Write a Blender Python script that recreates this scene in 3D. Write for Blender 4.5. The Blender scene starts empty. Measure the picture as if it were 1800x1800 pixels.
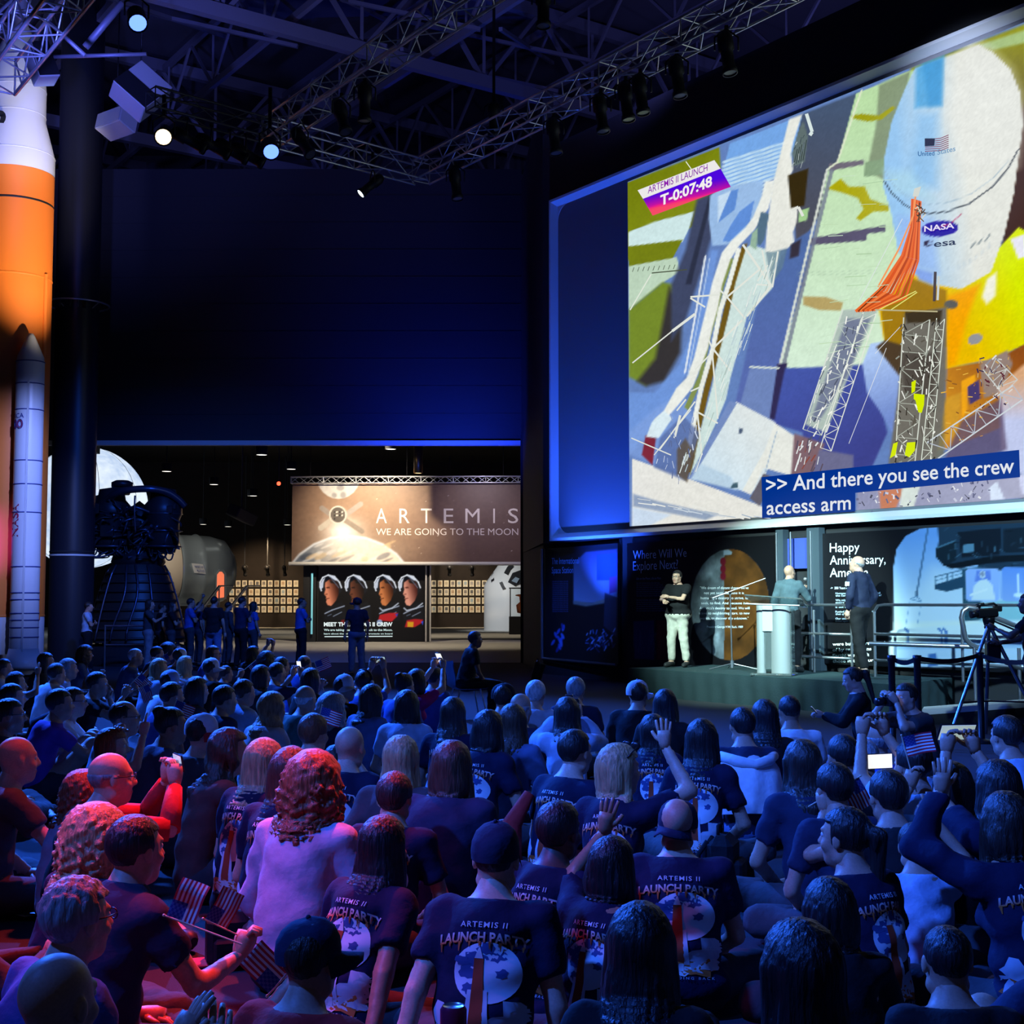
import bpy, bmesh, math, random
import numpy as np
from mathutils import Vector, Matrix
random.seed(7); np.random.seed(7)
scn = bpy.context.scene
COL = scn.collection
R = math.radians
# ---------------------------------------------------------------- camera
FPX = 2333.0
CAMZ = 1.58
PITCH = math.atan(155.0 / FPX)
cam_d = bpy.data.cameras.new('camera'); cam = bpy.data.objects.new('camera', cam_d)
COL.objects.link(cam)
cam.location = (0, 0, CAMZ); cam.rotation_euler = (R(90) + PITCH, 0, 0)
cam_d.sensor_width = 36; cam_d.lens = FPX / 1800 * 36; cam_d.clip_end = 400; cam_d.clip_start = .05
scn.camera = cam
scn.view_settings.view_transform = 'Standard'; scn.view_settings.look = 'None'
scn.view_settings.gamma = 1; scn.view_settings.exposure = 0; scn.view_settings.use_curve_mapping = False
scn.cycles.max_bounces = 6; scn.cycles.diffuse_bounces = 2; scn.cycles.glossy_bounces = 3; scn.cycles.transmission_bounces = 5
# ---------------------------------------------------------------- world: the dim bounce of a dark hall
w = bpy.data.worlds.new('hall_air'); scn.world = w; w.use_nodes = True
w.node_tree.nodes['Background'].inputs[0].default_value = (.30, .36, .55, 1)
w.node_tree.nodes['Background'].inputs[1].default_value = .03
# ---------------------------------------------------------------- lights (stage rig)
def lamp(kind, loc, aim, col, power, size=.2, cone=40, blend=.6):
    l = bpy.data.lights.new(kind.lower() + '_lamp', kind); o = bpy.data.objects.new('stage_lamp', l); COL.objects.link(o)
    l.color = col; l.energy = power
    if kind == 'AREA': l.shape = 'DISK'; l.size = size
    else: l.shadow_soft_size = size
    if kind == 'SPOT': l.spot_size = R(cone); l.spot_blend = blend
    o.location = loc
    o.rotation_euler = (Vector(aim) - Vector(loc)).to_track_quat('-Z', 'Y').to_euler()
    return o
BLUE = (.02, .13, 1.0); RED = (1.0, .045, .03); TEAL = (.55, .86, .80); WARM = (1, .72, .42)
# blue wash over the crowd, from the side and the front of the rig
lamp('SPOT', (-10, 20, 10.5), (.5, 10.5, .5), BLUE, 33000, .3, 54, .8)
lamp('SPOT', (-6.2, 30, 11.5), (-3.0, 17.0, .4), BLUE, 40000, .3, 46, .9)
lamp('SPOT', (-6.5, 1.5, 9.0), (2.6, 6.6, .5), (.03, .14, 1), 7500, .25, 44, .9)
lamp('SPOT', (-3.5, .5, 9.0), (3.4, 10.0, .4), (.045, .16, 1), 3600, .25, 42, .9)
lamp('SPOT', (-3.0, 20, 9.5), (-7.0, 31.0, 2.0), BLUE, 5200, .25, 52, .9)
# red and magenta washes on the near left of the crowd
lamp('SPOT', (-.4, 9.0, 8.0), (-1.85, 5.2, .6), RED, 6200, .18, 26, .7)
lamp('SPOT', (-3.4, 5.6, 7.0), (-1.75, 4.7, .6), (1, .025, .05), 1500, .18, 24, .9)
lamp('SPOT', (-4.8, 5.0, 7.5), (-.55, 5.4, .6), (.66, .03, .36), 900, .18, 22, .9)
# cool key on the stage
lamp('SPOT', (-4.0, 9.5, 9.5), (4.1, 21.3, 1.3), TEAL, 38000, .15, 17, .7)
lamp('SPOT', (4.0, 6.5, 8.5), (5.9, 20.0, 1.2), (.42, .76, .98), 17000, .15, 22, .6)
# violet-blue lamps on the truss tops that wash the roof steel, and a glow on the partition
for x, y in ((-5, 25.5), (2, 23.5), (-12, 28), (8, 30)): lamp('SPOT', (x, y, 11.2), (x + 1, y + 6, 17.5), (.22, .24, 1), 420, .3, 130, 1.)
lamp('SPOT', (-1.4, 31.0, 4.3), (-1.9, 34, 6.6), (.015, .05, 1), 1500, .2, 110, 1.)
lamp('SPOT', (-7.2, 19.0, 9.2), (-8.6, 23.5, 11.2), (.12, .16, 1), 2600, .15, 56, .9)
lamp('SPOT', (-3.0, 17, 8.6), (1.5, 27.2, 1.5), (.03, .16, 1), 4500, .15, 15, .9)  # added blue spot, brightens the station poster by the doorway
lamp('SPOT', (3.2, 15.5, 10.0), (6.6, 19.2, 8.2), (.55, .68, 1), 4500, .15, 44, .9)  # added pale spot, stands in for the picture's shine on the frame top
# ---------------------------------------------------------------- helpers
def lin(c):
    if isinstance(c, str):
        c = c.lstrip('#'); c = tuple(int(c[i:i+2], 16) / 255 for i in (0, 2, 4))
    return tuple((x / 12.92 if x <= .04045 else ((x + .055) / 1.055) ** 2.4) for x in c[:3])
MATS = {}
def mat(name, col=(.5, .5, .5), rough=.6, metal=0., emit=0., bump=0., bscale=40., var=0., spec=.4, alpha=None, stretch=None, trans=0., ior=1.45, sheen=0.):
    if name in MATS: return MATS[name]
    m = bpy.data.materials.new(name); m.use_nodes = True; MATS[name] = m
    nt = m.node_tree; b = nt.nodes['Principled BSDF']
    c = (*lin(col), 1) if isinstance(col, str) else (*col, 1)
    b.inputs['Base Color'].default_value = c
    b.inputs['Roughness'].default_value = rough; b.inputs['Metallic'].default_value = metal
    b.inputs['Specular IOR Level'].default_value = spec
    if trans: b.inputs['Transmission Weight'].default_value = trans; b.inputs['IOR'].default_value = ior
    if sheen: b.inputs['Sheen Weight'].default_value = sheen
    if emit: b.inputs['Emission Color'].default_value = c; b.inputs['Emission Strength'].default_value = emit
    if bump or var:
        tc = nt.nodes.new('ShaderNodeTexCoord'); n = nt.nodes.new('ShaderNodeTexNoise'); n.inputs['Scale'].default_value = bscale
        n.inputs['Detail'].default_value = 4
        src = tc.outputs['Object']
        if stretch:
            mp = nt.nodes.new('ShaderNodeMapping'); mp.inputs['Scale'].default_value = stretch
            nt.links.new(src, mp.inputs['Vector']); src = mp.outputs['Vector']
        nt.links.new(src, n.inputs['Vector'])
        if bump:
            bp = nt.nodes.new('ShaderNodeBump'); bp.inputs['Strength'].default_value = bump; bp.inputs['Distance'].default_value = .01
            nt.links.new(n.outputs['Fac'], bp.inputs['Height']); nt.links.new(bp.outputs['Normal'], b.inputs['Normal'])
        if var:
            mx = nt.nodes.new('ShaderNodeMix'); mx.data_type = 'RGBA'; mx.blend_type = 'MULTIPLY'
            rp = nt.nodes.new('ShaderNodeMapRange'); rp.inputs[1].default_value = .3; rp.inputs[2].default_value = .7
            rp.inputs[3].default_value = 1 - var; rp.inputs[4].default_value = 1 + var * .5
            nt.links.new(n.outputs['Fac'], rp.inputs[0])
            mx.inputs[0].default_value = 1; mx.inputs[6].default_value = c
            nt.links.new(rp.outputs[0], mx.inputs[7]); nt.links.new(mx.outputs[2], b.inputs['Base Color'])
    return m
def colmat(name, emit=0., rough=.6, bump=0., spec=.3, gain=1.):
    """printed or shining picture: colour comes from the mesh's own colour attribute"""
    if name in MATS: return MATS[name]
    m = bpy.data.materials.new(name); m.use_nodes = True; MATS[name] = m
    nt = m.node_tree; b = nt.nodes['Principled BSDF']
    a = nt.nodes.new('ShaderNodeVertexColor'); a.layer_name = 'Col'
    b.inputs['Roughness'].default_value = rough; b.inputs['Specular IOR Level'].default_value = spec
    if emit:
        nt.links.new(a.outputs[0], b.inputs['Emission Color']); b.inputs['Emission Strength'].default_value = emit
        b.inputs['Base Color'].default_value = (.01, .01, .01, 1)
    else: nt.links.new(a.outputs[0], b.inputs['Base Color'])
    return m
def V(*a): return Vector(a[0] if len(a) == 1 else a)
# pixel of the photograph -> direction from the camera, and points where it meets the world
_cp, _sp = math.cos(PITCH), math.sin(PITCH)
def ray(px, py):
    u = (px - 900) / FPX; v = (900 - py) / FPX
    return Vector((u, _cp - v * _sp, _sp + v * _cp))
CAM = Vector((0, 0, CAMZ))
def atY(px, py, Y): d = ray(px, py); return CAM + d * (Y / d.y)
def atZ(px, py, z): d = ray(px, py); return CAM + d * ((z - CAMZ) / d.z)
def onP(px, py, P, n): d = ray(px, py); return CAM + d * ((Vector(P) - CAM).dot(n) / d.dot(n))
def proj(P):
    """world points (N,3) -> pixels of the photograph, used to look up flat print"""
    P = np.asarray(P, dtype=np.float64).reshape(-1, 3)
    x = P[:, 0]; y = P[:, 1]; z = P[:, 2] - CAMZ
    f = y * _cp + z * _sp; up = -y * _sp + z * _cp
    return np.stack([900 + FPX * x / f, 900 - FPX * up / f], 1)
# ---- objects
def link(o, parent=None):
    COL.objects.link(o)
    if parent is not None: o.parent = parent
    return o
def tag(o, label=None, cat=None, group=None, kind=None):
    if label: o['label'] = label
    if cat: o['category'] = cat
    if group: o['group'] = group
    if kind: o['kind'] = kind
    return o
def empty(name, loc=(0, 0, 0), rz=0., label=None, cat=None, group=None):
    o = bpy.data.objects.new(name, None); o.location = loc; o.rotation_euler = (0, 0, rz); o.empty_display_size = .1
    COL.objects.link(o); return tag(o, label, cat, group)
def fastmesh(name, verts, faces, smooth=False, midx=None, col=None):
    """verts (N,3); faces: one (M,k) array or list of such arrays"""
    verts = np.asarray(verts, dtype=np.float32).reshape(-1, 3)
    if isinstance(faces, np.ndarray): faces = [faces]
    faces = [f for f in faces if len(f)]
    me = bpy.data.meshes.new(name)
    me.vertices.add(len(verts)); me.vertices.foreach_set('co', verts.ravel())
    if faces:
        idx = np.concatenate([f.ravel() for f in faces]).astype(np.int32)
        tot = np.concatenate([np.full(len(f), f.shape[1]) for f in faces]).astype(np.int32)
        st = np.concatenate([[0], np.cumsum(tot)[:-1]]).astype(np.int32)
        me.loops.add(len(idx)); me.loops.foreach_set('vertex_index', idx)
        me.polygons.add(len(tot)); me.polygons.foreach_set('loop_start', st)
        if smooth: me.polygons.foreach_set('use_smooth', np.ones(len(tot), dtype=bool))
        if midx is not None: me.polygons.foreach_set('material_index', np.asarray(midx, dtype=np.int32))
    if col is not None:
        ca = me.color_attributes.new('Col', 'FLOAT_COLOR', 'POINT')
        c4 = np.ones((len(verts), 4), dtype=np.float32); c4[:, :3] = col
        ca.data.foreach_set('color', c4.ravel())
    me.update(calc_edges=True); me.validate()
    return me
class MB:
    """collects simple solids and links them as ONE mesh object"""
    def __init__(s): s.v = []; s.f = []; s.m = []; s.sm = []; s.n = 0
    def add(s, verts, faces, mi=0, smooth=False):
        for f in faces: s.f.append([i + s.n for i in f]); s.m.append(mi); s.sm.append(smooth)
        s.v.extend([tuple(x) for x in verts]); s.n = len(s.v); return s
    def box(s, c, size, mi=0, rot=None, bev=0.):
        hx, hy, hz = [d / 2 for d in size]
        if bev:
            b = min(bev, hx * .9, hy * .9, hz * .9); vs = []; 
            for sz in (-1, 1):
                for ins, z in (((b, hz) if sz > 0 else (b, hz)),):
                    pass
            rings = [(hx - b, hy - b, -hz), (hx, hy, -hz + b), (hx, hy, hz - b), (hx - b, hy - b, hz)]
            for (a, bb, z) in rings:
                k = b * .6 if a == hx else 0
                vs += [(a - k, -bb, z), (a, -bb + k, z), (a, bb - k, z), (a - k, bb, z), (-a + k, bb, z), (-a, bb - k, z), (-a, -bb + k, z), (-a + k, -bb, z)]
            fs = [[7, 6, 5, 4, 3, 2, 1, 0], list(range(24, 32))]
            for r in range(3):
                for i in range(8): fs.append([r*8+i, r*8+(i+1) % 8, (r+1)*8+(i+1) % 8, (r+1)*8+i])
        else:
            vs = [(x, y, z) for z in (-hz, hz) for y in (-hy, hy) for x in (-hx, hx)]
            fs = [[0, 2, 3, 1], [4, 5, 7, 6], [0, 1, 5, 4], [2, 6, 7, 3], [0, 4, 6, 2], [1, 3, 7, 5]]
        M = Matrix(rot) if rot is not None else None
        out = []
        for x in vs:
            p = Vector(x)
            if M is not None: p = M @ p
            out.append(p + Vector(c))
        return s.add(out, fs, mi)
    def tube(s, pts, r, n=8, mi=0, caps=True, smooth=True):
        pts = [Vector(p) for p in pts]; rs = r if isinstance(r, (list, tuple)) else [r] * len(pts)
        vs = []; prev = None
        for i, p in enumerate(pts):
            t = (pts[min(i + 1, len(pts) - 1)] - pts[max(i - 1, 0)]).normalized()
            if prev is None:
                a = Vector((0, 0, 1)) if abs(t.z) < .9 else Vector((1, 0, 0)); x = t.cross(a).normalized()
            else: x = (prev - t * prev.dot(t)).normalized()
            prev = x; y = t.cross(x)
            for k in range(n):
                a = 2 * math.pi * k / n; vs.append(p + (x * math.cos(a) + y * math.sin(a)) * rs[i])
        fs = []
        for i in range(len(pts) - 1):
            for k in range(n): fs.append([i*n+k, i*n+(k+1) % n, (i+1)*n+(k+1) % n, (i+1)*n+k])
        s.add(vs, fs, mi, smooth)
        if caps:
            o = s.n - len(vs)
            s.f.append([o + k for k in reversed(range(n))]); s.m.append(mi); s.sm.append(False)
            s.f.append([o + (len(pts)-1)*n + k for k in range(n)]); s.m.append(mi); s.sm.append(False)
        return s
    def lathe(s, prof, c=(0, 0, 0), n=32, mi=0, smooth=True, axis=None, a0=0., a1=2 * math.pi):
        """prof: (r, z) pairs, about z (or about axis matrix)"""
        full = abs(a1 - a0 - 2 * math.pi) < 1e-6; m = n if full else n + 1
        M = axis or Matrix.Identity(3); vs = []
        for (r, z) in prof:
            for k in range(m):
                a = a0 + (a1 - a0) * k / n
                vs.append(M @ Vector((r * math.cos(a), r * math.sin(a), z)) + Vector(c))
        fs = []
        for i in range(len(prof) - 1):
            for k in range(n): fs.append([i*m+k, i*m+(k+1) % m, (i+1)*m+(k+1) % m, (i+1)*m+k])
        return s.add(vs, fs, mi, smooth)
    def sphere(s, c, r, n=12, mi=0, sc=(1, 1, 1)):
        pr = [(r * math.sin(math.pi * i / n), -r * math.cos(math.pi * i / n)) for i in range(n + 1)]
        return s.lathe(pr, c, n * 2, mi, True, Matrix.Diagonal(sc))
    def prism(s, poly, M, t, mi=0):
        """poly of (x,y) in the plane of the 4x4 M, thickness t along its z"""
        n = len(poly); vs = [M @ Vector((x, y, 0)) for x, y in poly] + [M @ Vector((x, y, t)) for x, y in poly]
        fs = [list(reversed(range(n))), list(range(n, 2 * n))] + [[i, (i+1) % n, n + (i+1) % n, n + i] for i in range(n)]
        return s.add(vs, fs, mi)
    def mesh(s, name):
        me = bpy.data.meshes.new(name); me.from_pydata(s.v, [], s.f)
        me.polygons.foreach_set('material_index', s.m); me.polygons.foreach_set('use_smooth', s.sm); me.update(); return me
    def build(s, name, mats, parent=None, loc=None):
        me = s.mesh(name)
        for m in (mats if isinstance(mats, (list, tuple)) else [mats]): me.materials.append(m)
        o = bpy.data.objects.new(name, me)
        if loc is not None: o.location = loc
        return link(o, parent)
_UNIT = {}
def unit(kind, m):
    k = (kind, m.name)
    if k not in _UNIT:
        b = MB()
        if kind == 'bar': b.tube([(0, 0, 0), (0, 0, 1)], 1, 6)
        elif kind == 'rod': b.tube([(0, 0, 0), (0, 0, 1)], 1, 10)
        elif kind == 'box': b.box((0, 0, .5), (1, 1, 1))
        me = b.mesh(kind); me.materials.append(m); _UNIT[k] = me
    return _UNIT[k]
def bar(name, p0, p1, r, m, parent=None, kind='bar', r2=None):
    """a straight member between two points (shares one mesh per material); parent at the origin of its points"""
    p0 = Vector(p0); p1 = Vector(p1); d = p1 - p0
    o = bpy.data.objects.new(name, unit(kind, m)); link(o, parent)
    q = d.to_track_quat('Z', 'Y')
    o.rotation_mode = 'QUATERNION'; o.rotation_quaternion = q; o.location = p0; o.scale = (r, r2 or r, d.length)
    return o
def structure(o): o['kind'] = 'structure'; return o
# ---- lettering: a text body -> flat triangles (x right, y up), cap height about .7 of size 1
_TXT = {}
def text2d(body, bold=0., space=1., align='LEFT'):
    k = (body, bold, space, align)
    if k not in _TXT:
        c = bpy.data.curves.new('lettering', 'FONT'); c.body = body; c.offset = bold; c.space_character = space; c.align_x = align
        c.resolution_u = 3
        o = bpy.data.objects.new('lettering', c); COL.objects.link(o)
        dg = bpy.context.evaluated_depsgraph_get(); me = o.evaluated_get(dg).to_mesh()
        v = np.array([x.co[:2] for x in me.vertices], dtype=np.float64).reshape(-1, 2); me.calc_loop_triangles()
        t = np.array([x.vertices[:] for x in me.loop_triangles], dtype=np.int32).reshape(-1, 3)
        o.evaluated_get(dg).to_mesh_clear(); bpy.data.objects.remove(o); bpy.data.curves.remove(c)
        _TXT[k] = (v, t)
    v, t = _TXT[k]; return v.copy(), t
def text_fit(body, x0, x1, ybase, ytop, bold=0., space=1.):
    """letters stretched to the box; y grows downward like the photograph; ytop is the top of the capitals"""
    v, t = text2d(body, bold, space)
    lo = v[:, 0].min(); hi = v[:, 0].max(); cap = text2d('H', bold)[0][:, 1].max()
    v[:, 0] = x0 + (v[:, 0] - lo) / (hi - lo) * (x1 - x0); v[:, 1] = ybase + (v[:, 1] / cap) * (ytop - ybase)
    return v, t
# ---------------------------------------------------------------- the hall
D1 = -ray(-724, 1055); D1.z = 0; D1.normalize()          # along the screen wall, to the right and nearer
N1 = Vector((D1.y, -D1.x, 0)); N1.normalize()             # out of the screen wall, towards the crowd
if N1.y > 0: N1 = -N1
UP = Vector((0, 0, 1))
SP = atY(1110, 1055, 25.5); SP.z = 0                       # a floor point under the picture's edge
def SW(s, z, off=0.): return SP + D1 * s + UP * z + N1 * off   # screen-wall coordinates
def s_of(px, off=0.):
    p = onP(px, 1055, SP + N1 * off, N1); return (p - SP).dot(D1)
def z_of(px, py, off=0.): return onP(px, py, SP + N1 * off, N1).z
RW = Matrix((D1, -N1, UP)).transposed()                   # columns: along, into wall, up
m_carpet = mat('carpet', (.030, .034, .044), .95, bump=.5, bscale=220, var=.35)
m_floor2 = mat('exhibit_floor', (.48, .46, .42), .85, bump=.2, bscale=60, var=.18)
m_black = mat('black_paint', (.012, .012, .014), .75, bump=.15, bscale=30)
m_blackwall = mat('black_wall', (.020, .020, .024), .8, bump=.1, bscale=3)
m_partition = mat('partition', (.022, .022, .028), .62, bump=.2, bscale=6, stretch=(1, 1, 14))
m_deck = mat('roof_deck', (.10, .10, .12), .8, bump=.3, bscale=2)
m_steel = mat('roof_steel', (.20, .20, .25), .55)
m_alu = mat('truss_aluminium', (.62, .63, .66), .32, .85)
m_panelwall = mat('insulated_panel', (.30, .31, .34), .8, var=.15, bscale=1.2)
m_whitetrim = mat('white_trim', (.55, .54, .52), .55)
m_brown = mat('exhibit_wall', (.020, .014, .012), .85, var=.2, bscale=2)
def slab(name, pts, t, m, parent=None, dirn=None):
    """flat convex polygon given by its corners, thickened by t along dirn"""
    pts = [Vector(p) for p in pts]; n = dirn or (pts[1] - pts[0]).cross(pts[2] - pts[0]).normalized()
    k = len(pts); b = MB()
    b.add(pts + [p + n * t for p in pts], [list(reversed(range(k))), list(range(k, 2*k))] + [[i, (i+1) % k, k+(i+1) % k, k+i] for i in range(k)])
    return b.build(name, m, parent)
structure(slab('floor', [(-26, -3, 0), (26, -3, 0), (26, 33.9, 0), (-26, 33.9, 0)], .2, m_carpet, dirn=Vector((0, 0, -1))))
structure(slab('floor_exhibit', [(-40, 33.9, 0), (26, 33.9, 0), (26, 80, 0), (-40, 80, 0)], .2, m_floor2, dirn=Vector((0, 0, -1))))
structure(slab('ceiling', [(-40, -3, 17.6), (30, -3, 17.6), (30, 80, 17.6), (-40, 80, 17.6)], .2, m_deck))
# partition over the exhibit opening
PY = 34.0
zl = atY(530, 776, PY).z; ztop = atY(600, 297, PY).z; xr = atY(917, 900, PY).x
pw = structure(slab('wall_partition', [(-30, PY, zl), (xr, PY, zl), (xr, PY, ztop), (-30, PY, ztop)], .5, m_partition, dirn=Vector((0, 1, 0))))
for i in range(1, 10):                                     # faint lap joints of its boards
    z = zl + (ztop - zl) * i / 10
    MB().box(((-30 + xr) / 2, PY - .006, z), (30 + xr, .012, .03)).build('lap_joint', m_partition, pw)
structure(MB().box(((-30 + xr) / 2, PY - .03, zl - .05), (30 + xr, .2, .12)).build('trim_1', m_whitetrim))
# dark return between the partition and the screen wall
sl = s_of(955)
pL = SW(sl, 0); q = Vector((xr, PY, 0))
ZS = 2.78
structure(slab('wall_return', [q + UP * ZS, pL + UP * ZS, pL + UP * (ztop - .3), q + UP * (ztop - .3)], .3, m_blackwall, dirn=Vector((.8, .6, 0))))
wa, wb = atY(955, 1055, 28.75), SW(s_of(1089), 0, -.15); wa.z = wb.z = 0
structure(slab('wall_doorside', [q, wa, wa + UP * ZS, q + UP * ZS], .3, m_blackwall, dirn=Vector((.8, .6, 0))))
structure(slab('wall_poster', [wa, wb, wb + UP * ZS, wa + UP * ZS], .2, m_blackwall, dirn=Vector((.8, .6, 0))))
jd = MB(); jd.box(((xr + .12), PY - .15, 2.9), (.3, .35, 5.8)); structure(jd.build('trim_2', m_black))
# screen wall
wl = slab('wall_screen', [SW(sl, ZS), SW(18, ZS), SW(18, 11.2), SW(sl, 11.2)], .5, m_blackwall, dirn=-N1); structure(wl)
structure(slab('wall_stage', [SW(s_of(1089), 0), SW(18, 0), SW(18, ZS), SW(s_of(1089), ZS)], .5, m_blackwall, dirn=-N1))
structure(slab('wall_rear', [(-40, 47, 10), (30, 47, 10), (30, 47, 17.6), (-40, 47, 17.6)], .3, m_deck, dirn=Vector((0, 1, 0))))
structure(slab('wall_side', [(-26, -3, 0), (-26, 34, 0), (-26, 34, 17.6), (-26, -3, 17.6)], .3, m_blackwall, dirn=Vector((-1, 0, 0))))
# pale cladding panels and columns at the far end, above the partition
wr = bpy.data.objects['wall_rear']
for i in range(13):
    x = -24 + i * 2.9
    MB().box((x, 46.93, 14.55), (2.25, .1, 2.6), bev=.03).build('cladding_panel', m_panelwall, wr)
    MB().box((x + 1.45, 46.8, 13.5), (.3, .4, 6)).build('wall_column', m_deck, wr)
MB().tube([(-30, 46.3, 16.05), (20, 46.3, 16.05)], .38, 14).build('duct', m_panelwall, wr)
for k in (-1, 1):
    MB().tube([(-11 + k * .2, 46.2, 13.2), (-9 + k * 2.6, 46.2, 16)], .16, 6).build('wall_brace', m_steel, wr)
# exhibit shell
structure(slab('ceiling_exhibit', [(-40, 34.5, 9.7), (26, 34.5, 9.7), (26, 80, 9.7), (-40, 80, 9.7)], .2, m_black))
structure(slab('wall_exhibit', [(-40, 78, 0), (26, 78, 0), (26, 78, 9.7), (-40, 78, 9.7)], .3, m_brown, dirn=Vector((0, 1, 0))))
structure(slab('wall_exhibit_side', [(3.2, 34.5, 0), (3.2, 78, 0), (3.2, 78, 9.7), (3.2, 34.5, 9.7)], .3, m_black, dirn=Vector((1, 0, 0))))
# ---- roof steel: girders out of the screen wall, joists along it
def roof_truss(name, p0, p1, zb, zt, n, rc, rw, label, grp):
    p0 = Vector(p0); p1 = Vector(p1); e = empty(name, p0, 0, label, 'roof truss', grp); d = p1 - p0
    for z, nm in ((zb, 'bottom_chord'), (zt, 'top_chord')):
        bar(nm, UP * z, d + UP * z, rc, m_steel, e, 'box', rc * 1.5)
    for i in range(n):
        a = d * (i / n); b = d * ((i + 1) / n); c = (a + b) / 2
        bar('web_member', a + UP * zt, c + UP * zb, rw, m_steel, e, 'box'); bar('web_member', c + UP * zb, b + UP * zt, rw, m_steel, e, 'box')
        bar('post', c + UP * zb, c + UP * zt, rw * .8, m_steel, e, 'box')
G0 = Vector((-2, 37, 0))
ordn = ['first', 'second', 'third', 'fourth', 'fifth', 'sixth', 'seventh', 'eighth', 'ninth']
for i, k in enumerate((-3.2, -1.2, .8, 2.8)):
    c = G0 + D1 * (k * 4.6)
    roof_truss('roof_girder', c + N1 * 17, c - N1 * 15, 14.9, 17.2, 9, .22, .1, 'deep steel roof girder running across the hall, ' + ordn[i] + ' counted from the far end', 'roof girders')
for i, k in enumerate((-9, -5.2, -1.4, 2.4, 6.2, 10, 13.8)):
    c = G0 + N1 * k
    roof_truss('roof_joist', c - D1 * 20, c + D1 * 20, 15.4, 17.1, 12, .12, .07, 'slim steel roof joist parallel to the screen wall, ' + ordn[i] + ' counted from the far corner', 'roof joists')
# cross bracing seen as big X shapes
for i, (px, py) in enumerate(((455, 60), (770, 140), (610, 30), (930, 110), (300, 60))):
    c = atZ(px, py, 15.6); e = empty('roof_brace', c, 0, 'crossed pair of steel roof braces, ' + ordn[i] + ' of those overhead', 'roof brace', 'roof braces')
    for s in (-1, 1): bar('brace_arm', N1 * 2.4 * s + D1 * 2.2 + UP * -.5, N1 * -2.4 * s - D1 * 2.2 + UP * 1.3, .09, m_steel, e, 'box')
# ---- aluminium box trusses of the light rig
def box_truss(name, p0, p1, wd, bay, label, cat='truss', m=None, r=.025, cross=True, grp=None):
    m = m or m_alu; p0 = Vector(p0); p1 = Vector(p1); e = empty(name, p0, 0, label, cat, grp); d = p1 - p0; L = d.length; d.normalize()
    s = d.cross(UP).normalized(); u = s.cross(d)
    cs = [s * a * wd / 2 + u * b * wd / 2 for a, b in ((-1, -1), (1, -1), (1, 1), (-1, 1))]
    for c in cs: bar('chord', c, c + d * L, r, m, e)
    n = max(2, int(L / bay))
    for i in range(n):
        a = d * (L * i / n); b = d * (L * (i + 1) / n)
        for k in range(4):
            c0, c1 = (cs[k], cs[(k + 1) % 4]) if i % 2 == 0 else (cs[(k + 1) % 4], cs[k])
            bar('lacing', a + c0, b + c1, r * .5, m, e)
        if i % 4 == 0:
            for k in range(4): bar('strut', a + cs[k], a + cs[(k + 1) % 4], r * .5, m, e)
    return e
TZ = 10.5
c1 = atZ(478, 232, TZ); c2 = atZ(740, 303, TZ)
t1e = c1 + D1 * 13; t2e = c2 + D1 * 15; a0 = c1 + (c1 - c2).normalized() * 2.5
box_truss('lighting_truss', c1, t1e, .42, .5, 'long aluminium lighting truss rising from the blue spotlight corner', grp='rig trusses')
box_truss('lighting_truss', c1, c2, .42, .5, 'short aluminium truss joining the two long trusses above the partition', grp='rig trusses')
box_truss('lighting_truss', c2, t2e, .42, .5, 'long aluminium lighting truss running beside the top of the screen', grp='rig trusses')
box_truss('lighting_truss', a0, c1, .36, .5, 'dark truss carrying a row of hanging lamps near the column', m=mat('dark_truss', (.08, .08, .09), .5, .5), grp='rig trusses')
rk = atZ(-5, 130, 11.0)
box_truss('lighting_truss', rk, rk + (atZ(92, 2, 11.0) - rk) * 2.2, .62, .5, 'blue-lit truss crossing in front of the rocket tip', r=.035, grp='rig trusses')
box_truss('lighting_truss', atZ(-2, 28, 11.6), atZ(60, -30, 11.6), .45, .5, 'short truss at the upper corner beyond the rocket', r=.03, grp='rig trusses')
# thin pipes by the column
m_pipe = mat('rig_pipe', (.34, .33, .42), .5, .4)
for (a, b, lab) in (((150, 83), (215, 5), 'thick rig pipe slanting up from the dark column'), ((95, 100), (258, 95), 'level rig pipe crossing in front of the dark column'), ((82, 35), (150, 98), 'rig pipe slanting down behind the rocket tip')):
    p = atZ(*a, 12); q2 = atY(*b, p.y)
    MB().tube([p, q2], .07 if a[0] == 150 else .04, 8).build('rig_pipe', m_pipe); tag(bpy.data.objects[-1] if False else COL.objects[-1], lab, 'pipe', 'rig pipes')
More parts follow.
